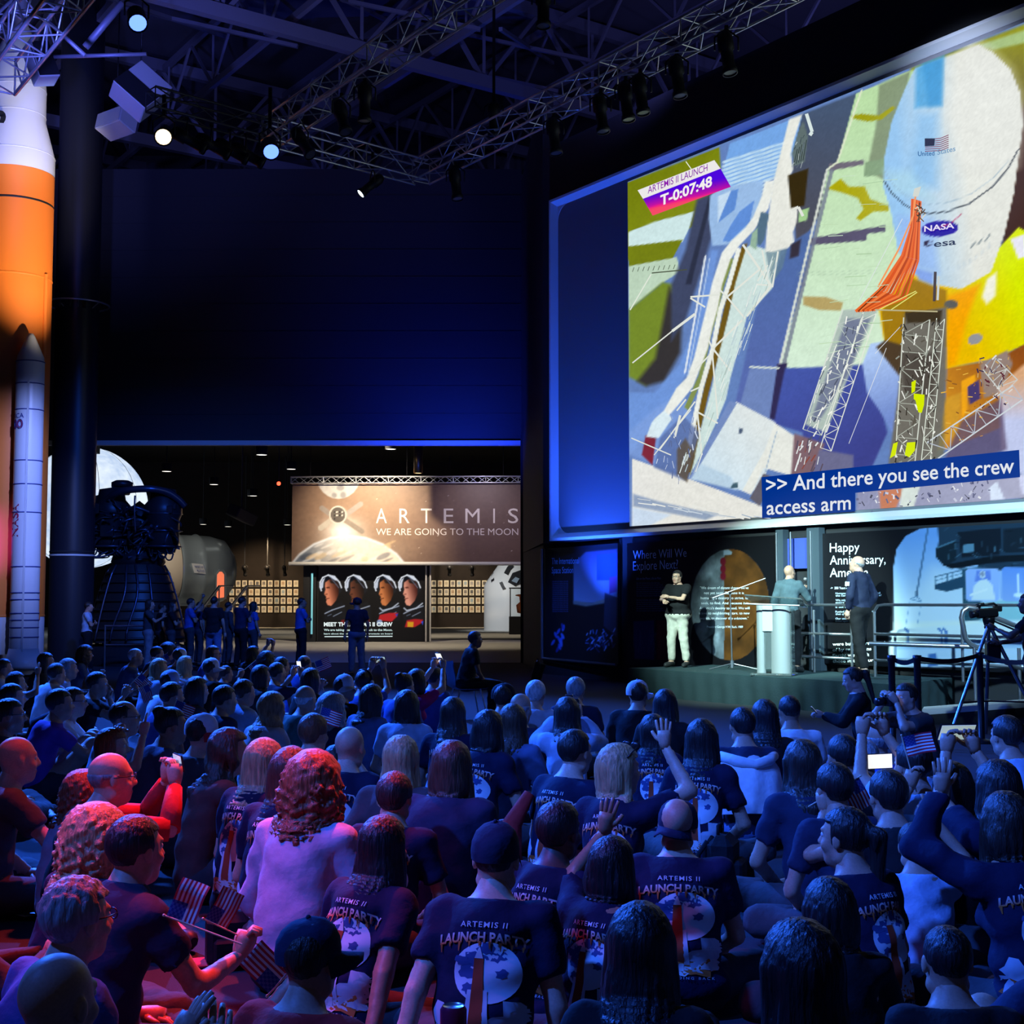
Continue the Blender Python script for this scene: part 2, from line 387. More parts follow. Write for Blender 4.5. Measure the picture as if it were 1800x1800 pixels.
# ---- lamps on the rig
m_lampbody = mat('lamp_body', (.010, .010, .012), .5, spec=.3)
m_lens = mat('lamp_lens', (.05, .05, .07), .15)
m_lensblue = mat('lens_blue', (.10, .20, 1.0), .3, emit=3); m_lenswarm = mat('lens_warm', (1, .72, .40), .3, emit=3)
m_lenswhite = mat('lens_white', (.75, .9, 1), .3, emit=3)
def fixture(P, aim, s, label, lens, grp='rig lamps', hang=.35, ell=False):
    """profile spot: barrel, lens, yoke, clamp"""
    P = Vector(P); e = empty('stage_light', P, 0, label, 'stage light', grp); a = Vector(aim).normalized()
    M = a.to_track_quat('Z', 'Y').to_matrix()
    if ell: prof = [(0, -.32), (.09, -.31), (.13, -.22), (.13, -.02), (.10, .0), (.10, .30), (.125, .32), (.125, .40), (.11, .40)]
    else: prof = [(0, -.24), (.10, -.23), (.15, -.12), (.15, .20), (.165, .22), (.165, .27), (.14, .27)]
    prof = [(r * s, z * s) for r, z in prof]; zl_ = prof[-1][1] - .02 * s
    MB().lathe(prof, n=16, axis=M).build('barrel', m_lampbody, e)
    MB().lathe([(0, zl_), (prof[-1][0], zl_)], n=16, axis=M).build('lens', lens, e)
    sd = a.cross(UP).normalized() * .19 * s if abs(a.z) < .98 else Vector((.19 * s, 0, 0))
    y = MB(); y.tube([sd, sd + UP * .22 * s, UP * .36 * s, -sd + UP * .22 * s, -sd], .016 * s, 6); y.build('yoke', m_lampbody, e)
    MB().box((0, 0, .36 * s + hang / 2), (.06 * s, .06 * s, hang)).build('clamp', m_lampbody, e)
    return e
def rigpt(px, py, z=TZ - .55): return atZ(px, py, z)
def on_truss(p0, p1, px, s):
    t = min((abs(proj(Vector(p0).lerp(Vector(p1), i / 200))[0][0] - px), i) for i in range(201))[1] / 200
    return Vector(p0).lerp(Vector(p1), t) - UP * (.20 + .37 * s)
def alongT(p0, p1, t, dz=-.62): return Vector(p0).lerp(Vector(p1), t) + UP * dz
fixture(atZ(240, 30, 11.6), Vector((.30, -.70, -.72)), 1.05, 'black spotlight with a glowing blue lens above the dark column', m_lensblue, hang=5.3)
fixture(atZ(474, 258, 9.9), Vector((.25, -.75, -.62)), 1.0, 'black spotlight with a glowing blue lens at the truss corner', m_lensblue, hang=.75)
fixture(on_truss(a0, c1, 289, 1.), Vector((.2, -.8, -.5)), 1., 'black spotlight with a lit warm white lens beside the tilted box', m_lenswarm)
fixture(on_truss(c1, c2, 655, .85), Vector((-.75, -.3, -.75)), .85, 'small spotlight with a pale lit lens under the short truss', m_lenswhite, ell=True)
L_ = [('first', 330, 205), ('second', 372, 212), ('third', 405, 226), ('fourth', 432, 240)]
for nm, px, py in L_:
    fixture(on_truss(a0, c1, px, .95), Vector((.85, .2, -.45)), .95, nm + ' of the dark lamps hanging in a row between column and truss corner', m_lens, ell=True, hang=.05)
for px, py, ax, lab in ((530, 214, (.5, -.3, -.8), 'black profile lamp on the far end of the first long truss'), (601, 178, (.25, -.3, -.9), 'black profile lamp with tilted barrel midway under the first long truss'),
                        (643, 158, (0, -.05, -1), 'black profile lamp hanging straight down under the first long truss'), (868, 206, (0, .1, -1), 'dark lamp hanging high between the two long trusses'),
                        (955, 8, (0, -.1, -1), 'large dark lamp cut by the top of the view')):
    fixture(on_truss(c1, t1e, px, .95) if px not in (868, 955) else atZ(px, py, 11), Vector(ax), .95, lab, m_lens, ell=True, hang=.05 if px not in (868, 955) else 5)
L2 = [(975, 250, 'beside the corner of the screen wall'), (1055, 195, 'nearest the picture corner'), (1100, 165, 'with a pale rim, beside its close neighbour'), (1125, 155, 'tilted away from its close neighbour'), (1190, 120, 'bulkiest of its row'), (1275, 88, 'closest to the upper frame'), (800, 318, 'over the dark partition edge')]
for px, py, lab in L2:
    fixture(on_truss(c2, t2e, px, .95), Vector((.12, -.1, -1)), .95, 'black lamp under the screen-side truss, ' + lab, m_lens, ell=True, hang=.05)
# ---- speakers and angled panels hung by the column
m_cab = mat('cabinet_white', (.52, .52, .52), .6); m_grille = mat('speaker_grille', (.008, .008, .01), .8, bump=.4, bscale=200)
def hung_box(name, P, size, M, label, cat, front, face_half=False):
    e = empty(name, P, 0, label, cat, 'boxes hung by the column')
    MB().box((0, 0, 0), size, rot=M, bev=.02).build('cabinet', front[0], e)
    sx, sy, sz = size
    if face_half:
        MB().box(M @ Vector((0, -sy / 2 - .012, -sz * .25)), (sx * .98, .02, sz * .48), rot=M).build('grille', front[1], e)
    else: MB().box(M @ Vector((0, -sy / 2 - .012, 0)), (sx * .94, .02, sz * .94), rot=M).build('grille', front[1], e)
    MB().tube([Vector((0, 0, sz * .4)), Vector((.02, 0, 15.4 - P.z))], .015, 6).build('cable', m_lampbody, e)
Y0 = 26.0
def EM(x, y, z): return (Matrix.Rotation(R(z), 3, 'Z') @ Matrix.Rotation(R(y), 3, 'Y') @ Matrix.Rotation(R(x), 3, 'X'))
hung_box('loudspeaker', atY(247, 161, Y0), (.80, .5, .88), EM(-25, 40, 12), 'pale loudspeaker tilted like a diamond with its lower half black', 'loudspeaker', (m_cab, m_grille), True)
hung_box('loudspeaker', atY(72, 112, 25.2), (.42, .42, .75), EM(-12, -16, 38), 'loudspeaker with a black grille between rocket tip and column', 'loudspeaker', (m_cab, m_grille))
hung_box('loudspeaker', atY(205, 218, 29), (.75, .5, .40), EM(-18, -6, -28), 'pale grey box hanging beside the column below the tilted speaker', 'loudspeaker', (m_cab, m_cab))
# ---- dark round column with a ring
colP = atY(125, 1055, 31); colP.z = 0
ce = empty('column', colP, 0, 'tall dark round column beside the rocket model', 'column')
MB().lathe([(.50, 0), (.50, 17.5)], n=40).build('shaft', mat('column_paint', (.012, .013, .02), .38, bump=.05, bscale=2), ce)
zr = atY(125, 525, 30.3).z
rg = MB(); rg.tube([(.72 * math.cos(a * math.pi / 20), .72 * math.sin(a * math.pi / 20), zr) for a in range(41)], .022, 6, caps=False); ring = rg.build('pipe_ring', m_alu, ce)
for a in (200, 250, 290, 330):
    bar('ring_bracket', (.5 * math.cos(R(a)), .5 * math.sin(R(a)), zr - .12), (.72 * math.cos(R(a)), .72 * math.sin(R(a)), zr), .014, m_alu, ring)
for a in (255, 275, 300): MB().lathe([(0, -.1), (.04, -.1), (.05, .06), (0, .06)], (.74 * math.cos(R(a)), .74 * math.sin(R(a)), zr - .1), 10).build('ring_lamp', m_lampbody, ring)
for zz in (2.62, 2.70): MB().lathe([(.505, zz - .02), (.515, zz), (.505, zz + .02)], n=32).build('column_band', m_whitetrim if zz < 2.65 else m_black, ce)
MB().lathe([(.52, 0), (.52, .18), (.50, .2)], n=32).build('column_base', m_black, ce)
# ---------------------------------------------------------------- big rocket model
m_rwhite = mat('rocket_white', (.62, .62, .64), .35, bump=.03, bscale=5); m_orange = mat('tank_orange', (.80, .19, .025), .5, bump=.06, bscale=30)
m_rblack = mat('rocket_black', (.015, .015, .018), .5); m_navy = mat('logo_navy', (.03, .05, .22), .5); m_nasared = mat('logo_red', (.42, .02, .06), .5)
RP = atY(10, 1055, 28.5); RP.z = 0
rk = empty('rocket_model', RP, 0, 'towering white and orange moon rocket model beside the column', 'rocket model')
def zy(py, Y=28.5): return CAMZ + (1055 - py) / FPX * Y
r0 = 65 * 28.5 / FPX; r1 = 48 * 28.5 / FPX
MB().lathe([(r0, .45), (r0, zy(1082))], n=64).build('engine_section', m_rwhite, rk)
MB().lathe([(r0, zy(1082)), (r0, zy(296))], n=64).build('core_stage', m_orange, rk)
ua = MB().lathe([(r0 + .005, zy(296)), (r0 + .005, zy(262)), (r1, zy(196)), (r1, zy(140))], n=64).build('upper_stage', m_rwhite, rk)
MB().lathe([(r1, zy(140)), (r1 * .93, zy(100)), (r1 * .7, zy(62)), (r1 * .30, zy(20)), (r1 * .22, zy(-30)), (r1 * .2, zy(-90)), (.03, zy(-130)), (0, zy(-131))], n=48).build('crew_capsule', m_rwhite, rk)
for py in (352, 486, 1082): MB().lathe([(r0 + .004, zy(py) - .022), (r0 + .012, zy(py)), (r0 + .004, zy(py) + .022)], n=64).build('tank_ring', m_rblack if py == 352 else m_orange, rk)
for py in (141, 188, 262): MB().lathe([(r1 + .002 if py < 200 else r0 + .004, zy(py) - .012), (r1 + .008 if py < 200 else r0 + .01, zy(py)), (r1 + .002 if py < 200 else r0 + .004, zy(py) + .012)], n=64).build('panel_ring', m_rwhite, rk)
bar('feed_line', (r0 * .97, -.22, zy(1090)), (r0 * .97, -.22, zy(480)), .05, m_orange, rk, 'rod')
for i in range(7): bar('stringer', (-.62 + i * .035 + .3, -r0 * .96 - i * .006, zy(685)), (-.62 + i * .035 + .3, -r0 * .96 - i * .006, zy(615)), .012, m_orange, rk)
for a in (225, 315, 45, 135):
    MB().lathe([(.09, .45), (.12, .3), (.20, .08), (.22, .02)], (.45 * math.cos(R(a)), .45 * math.sin(R(a)), 0), 20).build('engine_bell', m_rblack, rk)
# writing that bends round a cylinder
def wrap_text(v, t, R_, cx, cy, ang0, sc, z0, m, name, parent, turn=0, off=.006):
    """text coords -> cylinder about (cx,cy); turn=90 lays the line along z, reading upward"""
    x, y = v[:, 0] * sc, v[:, 1] * sc
    if turn: x, y = -y, x
    a = ang0 + x / R_
    P = np.stack([cx + (R_ + off) * np.cos(a), cy + (R_ + off) * np.sin(a), z0 + y], 1)
    me = fastmesh(name, P, t); me.materials.append(m); o = bpy.data.objects.new(name, me); return link(o, parent)
# side boosters
rb = 24.5 * 27.4 / FPX
def booster(dx, dy):
    Yb = RP.y + dy; zf = lambda py: CAMZ + (1055 - py) / FPX * 27.4
    body = MB().lathe([(rb, zf(1145)), (rb, zf(632))], (dx, dy, 0), 40).build('booster', m_rwhite, rk)
    MB().lathe([(rb, zf(632)), (rb * .93, zf(620)), (rb * .30, zf(584)), (rb * .16, zf(578)), (0, zf(577))], (dx, dy, 0), 40).build('nose_cone', m_rwhite, body)
    MB().lathe([(rb * 1.02, zf(1143)), (rb * 1.02, zf(1140)), (rb * 1.28, zf(1170)), (rb * 1.28, zf(1175)), (rb * .6, zf(1175))], (dx, dy, 0), 40).build('skirt', m_rwhite, body)
    MB().lathe([(rb * .75, zf(1175)), (rb * .85, .05)], (dx, dy, 0), 32).build('nozzle', m_rwhite, body)
    for py in (630, 670, 717, 808, 850, 900, 996, 1042, 1054, 1078, 1090, 1103, 1120):
        MB().lathe([(rb + .002, zf(py) - .012), (rb + .010, zf(py) - .008), (rb + .010, zf(py) + .008), (rb + .002, zf(py) + .012)], (dx, dy, 0), 40).build('segment_joint', m_navy, body)
    aa = R(285); bar('systems_tunnel', (dx + rb * math.cos(aa), dy + rb * math.sin(aa), zf(1145)), (dx + rb * math.cos(aa), dy + rb * math.sin(aa), zf(665)), .035, m_rwhite, body, 'box')
    return body
b1 = booster(.72, -.85)
booster(-.72, .85)
zb = lambda py: CAMZ + (1055 - py) / FPX * 27.4
v, t = text2d('NASA', .02); wrap_text(v, t, rb, .72, -.85, R(256), .27, zb(945), m_nasared, 'agency_lettering', b1, 90)
v, t = text2d('AMERICA', .01); wrap_text(v, t, rb, .72, -.85, R(152), .14, zb(733), m_navy, 'anniversary_lettering', b1)
for ax, rr in ((224, .085), (252, .085)):                    # looped 250 mark
    for k in range(3):
        m_ = (m_navy, m_nasared, m_navy)[k]; q_ = MB(); pts = []
        for i in range(25):
            a = 2 * math.pi * i / 24; th = R(ax) + (rr - .018 * k) * math.cos(a) * .8 / rb
            pts.append((.72 + (rb + .008) * math.cos(th), -.85 + (rb + .008) * math.sin(th), zb(744) + (rr - .018 * k) * 1.15 * math.sin(a)))
        q_.tube(pts, .007, 5, caps=False); q_.build('looped_mark', m_, b1)
v, t = text2d('2', .06); wrap_text(v, t, r1 * 1.12, 0, 0, R(247), .55, zy(230), m_rblack, 'numeral', ua)
# rocket's own display spots
lamp('SPOT', (-4.6, 23.0, 2.2), (RP.x, RP.y, zy(330)), (1, .86, .66), 9000, .1, 24, .8)
lamp('SPOT', (-7.2, 22.5, 9.2), (RP.x, RP.y, zy(180)), (.35, .45, 1), 1600, .1, 30, .8)
lamp('SPOT', (-12.4, 23.5, 2.2), (RP.x - .2, RP.y, 2.9), (.25, .04, 1), 2200, .1, 26, .9)
lamp('SPOT', (-6.0, 21.0, 7.5), (RP.x + .4, RP.y - 1, 3.6), (.24, .34, 1), 4600, .1, 34, .9)
# ---------------------------------------------------------------- rocket engine on its stand
EY = 33.0
EP = atY(242, 1055, EY); EP.z = 0
en = empty('rocket_engine', EP, 0, 'dark full-size rocket engine with ribbed bell and tangled pipework', 'rocket engine')
ze = lambda py: CAMZ + (1055 - py) / FPX * EY
pe = lambda px: (px - 242) / FPX * EY
m_eng = mat('engine_metal', (.045, .042, .045), .42, .6, bump=.2, bscale=9); m_eng2 = mat('engine_pipe', (.09, .10, .14), .3, .7)
m_bell = mat('bell_metal', (.055, .048, .045), .45, .5)
prof = []
for i in range(13):
    f = i / 12; py = 992 + f * (1128 - 992); r = (43 + 42 * (f ** .72)) / FPX * EY; prof.append((r, ze(py)))
MB().lathe(prof, n=48).build('bell', m_bell, en)
for i in range(1, 9):
    f = i / 8.5; py = 992 + f * (1128 - 992); r = (43 + 42 * (f ** .72)) / FPX * EY
    MB().lathe([(r, ze(py) - .03), (r + .045, ze(py) - .02), (r + .045, ze(py) + .02), (r, ze(py) + .03)], n=48).build('hat_band', m_bell, en)
for a in (235, 262, 280, 305, 180, 355):
    pts = []
    for i in range(10):
        f = i / 9; py = 994 + f * 130; r = (43 + 42 * (f ** .72)) / FPX * EY + .06
        aa = R(a) + .10 * math.sin(f * 5) * (1 if a in (280, 262) else 0); pts.append((r * math.cos(aa), r * math.sin(aa), ze(py)))
    MB().tube(pts, .026, 6).build('drain_line', m_eng2, en)
MB().lathe([(.60, ze(996)), (.66, ze(988)), (.62, ze(978)), (.5, ze(970)), (.36, ze(930)), (.36, ze(900)), (0, ze(880))], n=32).build('combustion_chamber', m_eng, en)
# powerhead: two turbopumps, manifolds, ducts
for sx, nm in ((-.62, 'oxidiser_pump'), (.66, 'fuel_pump')):
    p = MB(); p.lathe([(0, ze(975)), (.30, ze(972)), (.40, ze(955)), (.40, ze(915)), (.46, ze(905)), (.46, ze(890)), (.34, ze(880)), (.30, ze(862)), (0, ze(858))], (sx, -.25, 0), 24); pump = p.build(nm, m_eng, en)
    for zz in (962, 935, 905): MB().lathe([(.40, ze(zz) - .03), (.49, ze(zz)), (.40, ze(zz) + .03)], (sx, -.25, 0), 24).build('flange', m_eng2, pump)
def pipe(name, pts, r, m=m_eng, n=10, steps=5):
    P = [Vector((pe(a), d, ze(b))) for a, b, d in pts]; out = []
    for i in range(len(P) - 1):
        p0 = P[max(i-1, 0)]; p1 = P[i]; p2 = P[i+1]; p3 = P[min(i+2, len(P)-1)]
        for k in range(steps):
            tt = k / steps
            out.append(.5 * ((2*p1) + (p2-p0)*tt + (2*p0-5*p1+4*p2-p3)*tt*tt + (-p0+3*p1-3*p2+p3)*tt**3))
    out.append(P[-1]); return MB().tube(out, r, n).build(name, m, en)
pipe('main_duct', [(195, 882, -.5), (215, 872, -.75), (240, 866, -.85), (275, 864, -.8), (300, 868, -.6), (318, 880, -.45), (328, 892, -.35)], .085, m_eng2, 14)
pipe('inlet_duct', [(152, 893, -.2), (165, 884, -.2), (180, 880, -.2), (190, 890, -.1), (186, 915, -.1), (172, 935, -.1), (160, 944, -.1)], .13, m_eng, 14)
pipe('inlet_duct', [(150, 915, .1), (160, 910, .1), (168, 918, .1), (168, 935, 0), (160, 948, 0)], .14, m_eng, 14)
pipe('support_rod', [(252, 876, -.9), (252, 905, -.92), (254, 940, -.9)], .022, m_eng2)
MB().box((pe(211), -.1, ze(861)), (.36, .4, .26), bev=.03).build('gimbal_block', m_eng, en)
MB().lathe([(0, -.06), (.26, -.06), (.26, .05), (.16, .1), (0, .1)], (pe(213), -.1, ze(852)), 18).build('gimbal_cap', m_eng, en)
rr = random.Random(3)
for i in range(46):
    x0 = rr.uniform(170, 318); y0 = rr.uniform(880, 965); pts = [(x0, y0, rr.uniform(-.75, -.3))]
    for k in range(3):
        x0 = min(322, max(164, x0 + rr.uniform(-28, 28))); y0 = min(982, max(872, y0 + rr.uniform(-18, 24))); pts.append((x0, y0, rr.uniform(-.8, -.35)))
    pipe('tubing', pts, rr.choice((.018, .025, .035)), rr.choice((m_eng, m_eng2, m_eng)), 6, 4)
for i in range(22):
    x0 = rr.uniform(158, 300); y0 = 955 + rr.random() * 18
    pipe('harness_loop', [(x0, y0, -.5), (x0 + 4, y0 + 12, -.55), (x0 + 11, y0 + 13, -.5), (x0 + 14, y0 + 2, -.45)], .02, m_eng, 6, 4)
for i in range(14):
    x0 = rr.uniform(172, 312); y0 = rr.uniform(885, 960)
    b = MB(); b.box((0, 0, 0), (rr.uniform(.12, .32), .16, rr.uniform(.1, .3)), bev=.02); b.build('valve_body', m_eng, en, (pe(x0), rr.uniform(-.75, -.45), ze(y0)))
# stand and rail round it
sd = empty('display_stand', (EP.x, EP.y, 0), 0, 'low dark stand under the rocket engine', 'display stand')
MB().lathe([(1.3, 0), (1.3, .42), (1.05, .5), (0, .5)], n=32).build('plinth', m_black, sd)
for a in (20, 160, 200, 340): bar('strut', (1.2 * math.cos(R(a)), 1.2 * math.sin(R(a)), .4), (1.18 * math.cos(R(a)), 1.18 * math.sin(R(a)), ze(1128) + .02), .05, m_black, sd)
m_rail = mat('rail_tube', (.45, .47, .52), .28, .9)
RY = 30.6
rl = empty('guard_rail', atY(185, 1055, RY).xy.to_3d(), 0, 'tubular guard rail in front of the rocket engine', 'guard rail')
rx = lambda px: (px - 185) / FPX * RY
for py in (1100, 1133): bar('rail', (0, 0, CAMZ + (1055 - py) / FPX * RY), (rx(256), 0, CAMZ + (1055 - py) / FPX * RY), .022, m_rail, rl, 'rod')
for px in (186, 256): bar('post', (rx(px), 0, 0), (rx(px), 0, CAMZ + (1055 - 1100) / FPX * RY), .022, m_rail, rl, 'rod')
# ---------------------------------------------------------------- moon globe
mo = bpy.data.materials.new('moon_globe'); mo.use_nodes = True; nt = mo.node_tree; bs = nt.nodes['Principled BSDF']
tc = nt.nodes.new('ShaderNodeTexCoord'); n1 = nt.nodes.new('ShaderNodeTexNoise'); n1.inputs['Scale'].default_value = .55; n1.inputs['Detail'].default_value = 9
n2 = nt.nodes.new('ShaderNodeTexNoise'); n2.inputs['Scale'].default_value = 3; n2.inputs['Detail'].default_value = 8
cr = nt.nodes.new('ShaderNodeValToRGB'); cr.color_ramp.elements[0].position = .38; cr.color_ramp.elements[0].color = (.42, .56, .80, 1); cr.color_ramp.elements[1].position = .62; cr.color_ramp.elements[1].color = (.80, .90, 1, 1)
ad = nt.nodes.new('ShaderNodeMix'); ad.inputs[0].default_value = .4
for n_ in (n1, n2): nt.links.new(tc.outputs['Object'], n_.inputs['Vector'])
nt.links.new(n1.outputs['Fac'], ad.inputs[2]); nt.links.new(n2.outputs['Fac'], ad.inputs[3]); nt.links.new(ad.outputs[0], cr.inputs[0])
nt.links.new(cr.outputs[0], bs.inputs['Emission Color']); bs.inputs['Emission Strength'].default_value = 1.05; nt.links.new(cr.outputs[0], bs.inputs['Base Color'])
MY = 62
mc = atY(150, 892, MY); mr = 107 / FPX * MY
me_ = empty('moon_globe', mc, 0, 'large glowing moon globe behind the rocket engine', 'moon globe')
MB().sphere((0, 0, 0), mr, 32).build('globe', mo, me_)
for a in (20, 60, 100, 140):
    q_ = MB(); q_.tube([(mr * 1.002 * math.sin(R(b)) * math.cos(R(-a)), mr * 1.002 * math.sin(R(b)) * math.sin(R(-a)), mr * 1.002 * math.cos(R(b))) for b in range(0, 181, 10)], .012, 5); q_.build('seam', mat('seam', (.2, .25, .35), .8), me_)
MB().box((0, -mr * .75, mr * .9), (.6, .6, .5)).build('motor_box', m_black, me_, (atY(186, 795, MY).x - mc.x, 0, .0))
# ---------------------------------------------------------------- lying habitat module
HY = 58
hp = atY(330, 1055, HY); hp.z = 0
hb = empty('habitat_module', hp, 0, 'silver ribbed habitat cylinder with a pale front ring and orange-lit doorway', 'habitat module')
hz = lambda py: CAMZ + (1055 - py) / FPX * HY
hx = lambda px: (px - 345) / FPX * HY * .9
m_silver = mat('habitat_skin', (.36, .43, .47), .30, .45, bump=.1, bscale=3); m_cream = mat('habitat_ring', (.62, .52, .40), .6)
cz = hz(1003); hr = 62 / FPX * HY
Mx = Matrix.Rotation(R(90), 3, 'Y') @ Matrix.Identity(3); Mx = Matrix.Rotation(R(32), 3, 'Z') @ Mx
MB().lathe([(hr * .72, hx(262)), (hr, hx(285)), (hr, hx(312))], (0, 0, cz), 56, axis=Mx).build('front_ring', m_cream, hb)
MB().lathe([(hr * 1.03, hx(312)), (hr * 1.05, hx(318)), (hr, hx(324)), (hr, hx(352)), (hr * 1.04, hx(357)), (hr, hx(362)), (hr * .98, hx(385)), (hr * .88, hx(412)), (hr * .55, hx(430)), (0, hx(434))], (0, 0, cz), 56, axis=Mx).build('hull', m_silver, hb)
MB().lathe([(0, hx(236)), (hr * .62, hx(238)), (hr * .72, hx(262))], (0, 0, cz), 48, axis=Mx).build('end_dome', mat('dome_grey', (.30, .29, .28), .7), hb)
fd = Mx @ Vector((0, 0, 1))
m_sign = mat('habitat_sign', (.70, .70, .70), .6); m_letb = mat('letter_blue', (.05, .09, .35), .6)
def on_hull(px, py): return onP(px, py, hp + Vector((0, 0, cz)) + Vector((.53, -.85, 0)) * hr * 1.03, Vector((.53, -.85, 0)).normalized()) - hp
a_, b_, c_, d_ = [on_hull(*p) for p in ((337, 990), (357, 992), (362, 1009), (342, 1007))]
sg = slab('name_sign', [a_, b_, c_, d_], .04, m_sign, hb)
def letters_on(o4, body, fx0, fx1, fy0, fy1, m, name, parent, bold=0., off=.05):
    """lettering spread over the quad o4 (tl,tr,br,bl) in fractions"""
    tl, tr, br, bl = [Vector(p) for p in o4]; nn = (tr - tl).cross(bl - tl).normalized()
    v, t = text_fit(body, fx0, fx1, fy1, fy0, bold); P = []
    for x, y in v: P.append(tl.lerp(tr, x).lerp(bl.lerp(br, x), y) - nn * 0 + nn * -off)
    me = fastmesh(name, np.array(P), t); me.materials.append(m); return link(bpy.data.objects.new(name, me), parent)
nn_ = (b_ - a_).cross(d_ - a_).normalized(); so = .06 if nn_.dot(Vector((0, -1, 0))) < 0 else -.06
letters_on((a_, b_, c_, d_), 'HABITAT', .15, .9, .2, .42, m_letb, 'sign_letters', sg, .01, so); letters_on((a_, b_, c_, d_), 'MODULE', .25, .88, .6, .82, m_letb, 'sign_letters', sg, .01, so)
dq = [on_hull(*p) for p in ((382, 1010), (386, 1005), (390, 1005), (394, 1010), (394, 1050), (381, 1052))]
slab('doorway', dq, .06, mat('doorway_glow', (1, .22, .10), .5, emit=.75), hb)
slab('door_surround', [on_hull(*p) + Vector((.02, .03, 0)) for p in ((379, 1008), (385, 1001), (392, 1001), (397, 1008), (397, 1053), (378, 1055))], .05, m_silver, hb)
for s in (-1, 1): MB().box((s * .9, 0, .18), (.25, 2.2, .5)).build('cradle', m_black, hb)
# steel stairs with blue rails in front
SY = 52
for k, (px, lab) in enumerate(((372, 'blue-lit stair rail rising to the habitat doorway'), (420, 'blue-lit stair rail beside the wall of framed pictures'))):
    e = empty('stair_rail', atY(px, 1055, SY).xy.to_3d(), 0, lab, 'stair rail', 'exhibit stair rails'); f = SY / FPX
    zz = lambda py: CAMZ + (1055 - py) * f
    bar('handrail', (-20 * f, 0, zz(1075)), (14 * f, 0, zz(1030)), .06, m_rail, e, 'rod')
    for j in range(4):
        x = (-20 + j * 11) * f; bar('baluster', (x, 0, 0), (x, 0, zz(1075 - j * 14.6)), .025, m_rail, e, 'rod')
    bar('top_rail', (14 * f, 0, zz(1030)), (38 * f, 0, zz(1030)), .03, m_rail, e, 'rod')
# ---------------------------------------------------------------- rows of framed pictures on the far wall
FY = 77.995
m_fr = mat('picture_frame', (.05, .035, .02), .5); m_mt = mat('picture_mount', (.80, .74, .60), .7)
pal = [(.20, .18, .17), (.35, .33, .32), (.10, .10, .11), (.42, .30, .20), (.30, .38, .44), (.46, .40, .30)]
m_pics = [mat('picture_%s' % n, c, .5) for n, c in zip(('umber', 'grey', 'dark', 'rust', 'sky', 'sand'), pal)]
fm = MB(); fm.box((0, 0, 0), (.31, .05, .42)); fme = fm.mesh('frame'); fme.materials.append(m_fr)
fm2 = MB(); fm2.box((0, -.03, 0), (.265, .02, .37)); mme = fm2.mesh('mount'); mme.materials.append(m_mt)
pme = []
for m in m_pics:
    fm3 = MB(); fm3.box((0, -.045, .03), (.17, .02, .20)); fm3.box((0, -.045, -.14), (.14, .02, .03)); x = fm3.mesh('picture'); x.materials.append(m); pme.append(x)
rowname = ['top row', 'second row', 'third row', 'bottom row']; nth = ['first', 'second', 'third', 'fourth', 'fifth', 'sixth', 'seventh', 'eighth', 'ninth', 'tenth', 'eleventh', 'twelfth', 'thirteenth']
def frame_grid(x0, x1, ncol, side):
    for r_ in range(4):
        for c_ in range(ncol):
            px = x0 + (x1 - x0) * (c_ + .5) / ncol; py = 1026 + r_ * 15.0
            lab = 'small framed picture, %s, %s from the left, %s' % (rowname[r_], nth[c_], side)
            e = empty('framed_picture', atY(px, py, FY - .03), 0, lab, 'framed picture', 'framed pictures on the exhibit wall')
            link(bpy.data.objects.new('frame', fme), e); link(bpy.data.objects.new('mount', mme), e); link(bpy.data.objects.new('picture', rr.choice(pme)), e)
frame_grid(402, 526, 11, 'between stairs and crew screen'); frame_grid(757, 857, 9, 'between crew screen and white capsule')
for px in (470, 500, 790, 830, 430):                        # picture lights
    p = atY(px, 1002, 74.5)
    fixture(p, (p - p) + Vector((0, .6, -.8)), .9, 'small track spotlight over the framed pictures, number %s from the stairs' % nth[(470, 500, 790, 830, 430).index(px)], m_lenswarm, 'exhibit track lights', ell=True, hang=9.7 - p.z - .32)
lamp('SPOT', (atY(462, 1055, 73).x, 73.0, 5.0), (atY(462, 1055, 78).x, 78, 1.6), WARM, 1500, .1, 75, .8)
lamp('SPOT', (atY(800, 1055, 73).x, 73.0, 5.0), (atY(800, 1055, 78).x, 78, 1.6), (1, .8, .55), 1300, .1, 75, .8)
# ---------------------------------------------------------------- white capsule mock-up and display case
CY = 70
cp = atY(905, 1055, CY); cp.z = 0; cf = CY / FPX
m_cap = mat('capsule_white', (.74, .74, .74), .5); cap_e = empty('crew_capsule_mockup', cp, 0, 'white conical crew capsule mock-up with dark windows and thruster ports', 'capsule mock-up')
MB().lathe([(54 * cf, 0), (54 * cf, CAMZ + (1055 - 1030) * cf), (50 * cf, CAMZ + 32 * cf), (22 * cf, CAMZ + 72 * cf), (0, CAMZ + 76 * cf)], n=56).build('shell', m_cap, cap_e)
def cap_pt(px, py):
    a = (px - 905) * cf; z = CAMZ + (1055 - py) * cf; r = 54 * cf if z < CAMZ + 25 * cf else (50 - (z / cf - CAMZ / cf - 32) * .70) * cf
    a = max(-r * .98, min(r * .98, a)); return Vector((a, -math.sqrt(r * r - a * a) - .02, z))
for pol in ([(858, 1012), (863, 1006), (869, 1020), (864, 1024)], [(878, 1025), (883, 1023), (889, 1035), (884, 1037)], [(886, 1008), (892, 997), (899, 990), (903, 997), (897, 1003), (893, 1012)], [(893, 1024), (901, 1008), (915, 1003), (917, 1026), (905, 1031)]):
    P = [cap_pt(*p) for p in pol]; slab('window', P, .04, m_rblack, cap_e, dirn=Vector((0, -1, 0)))
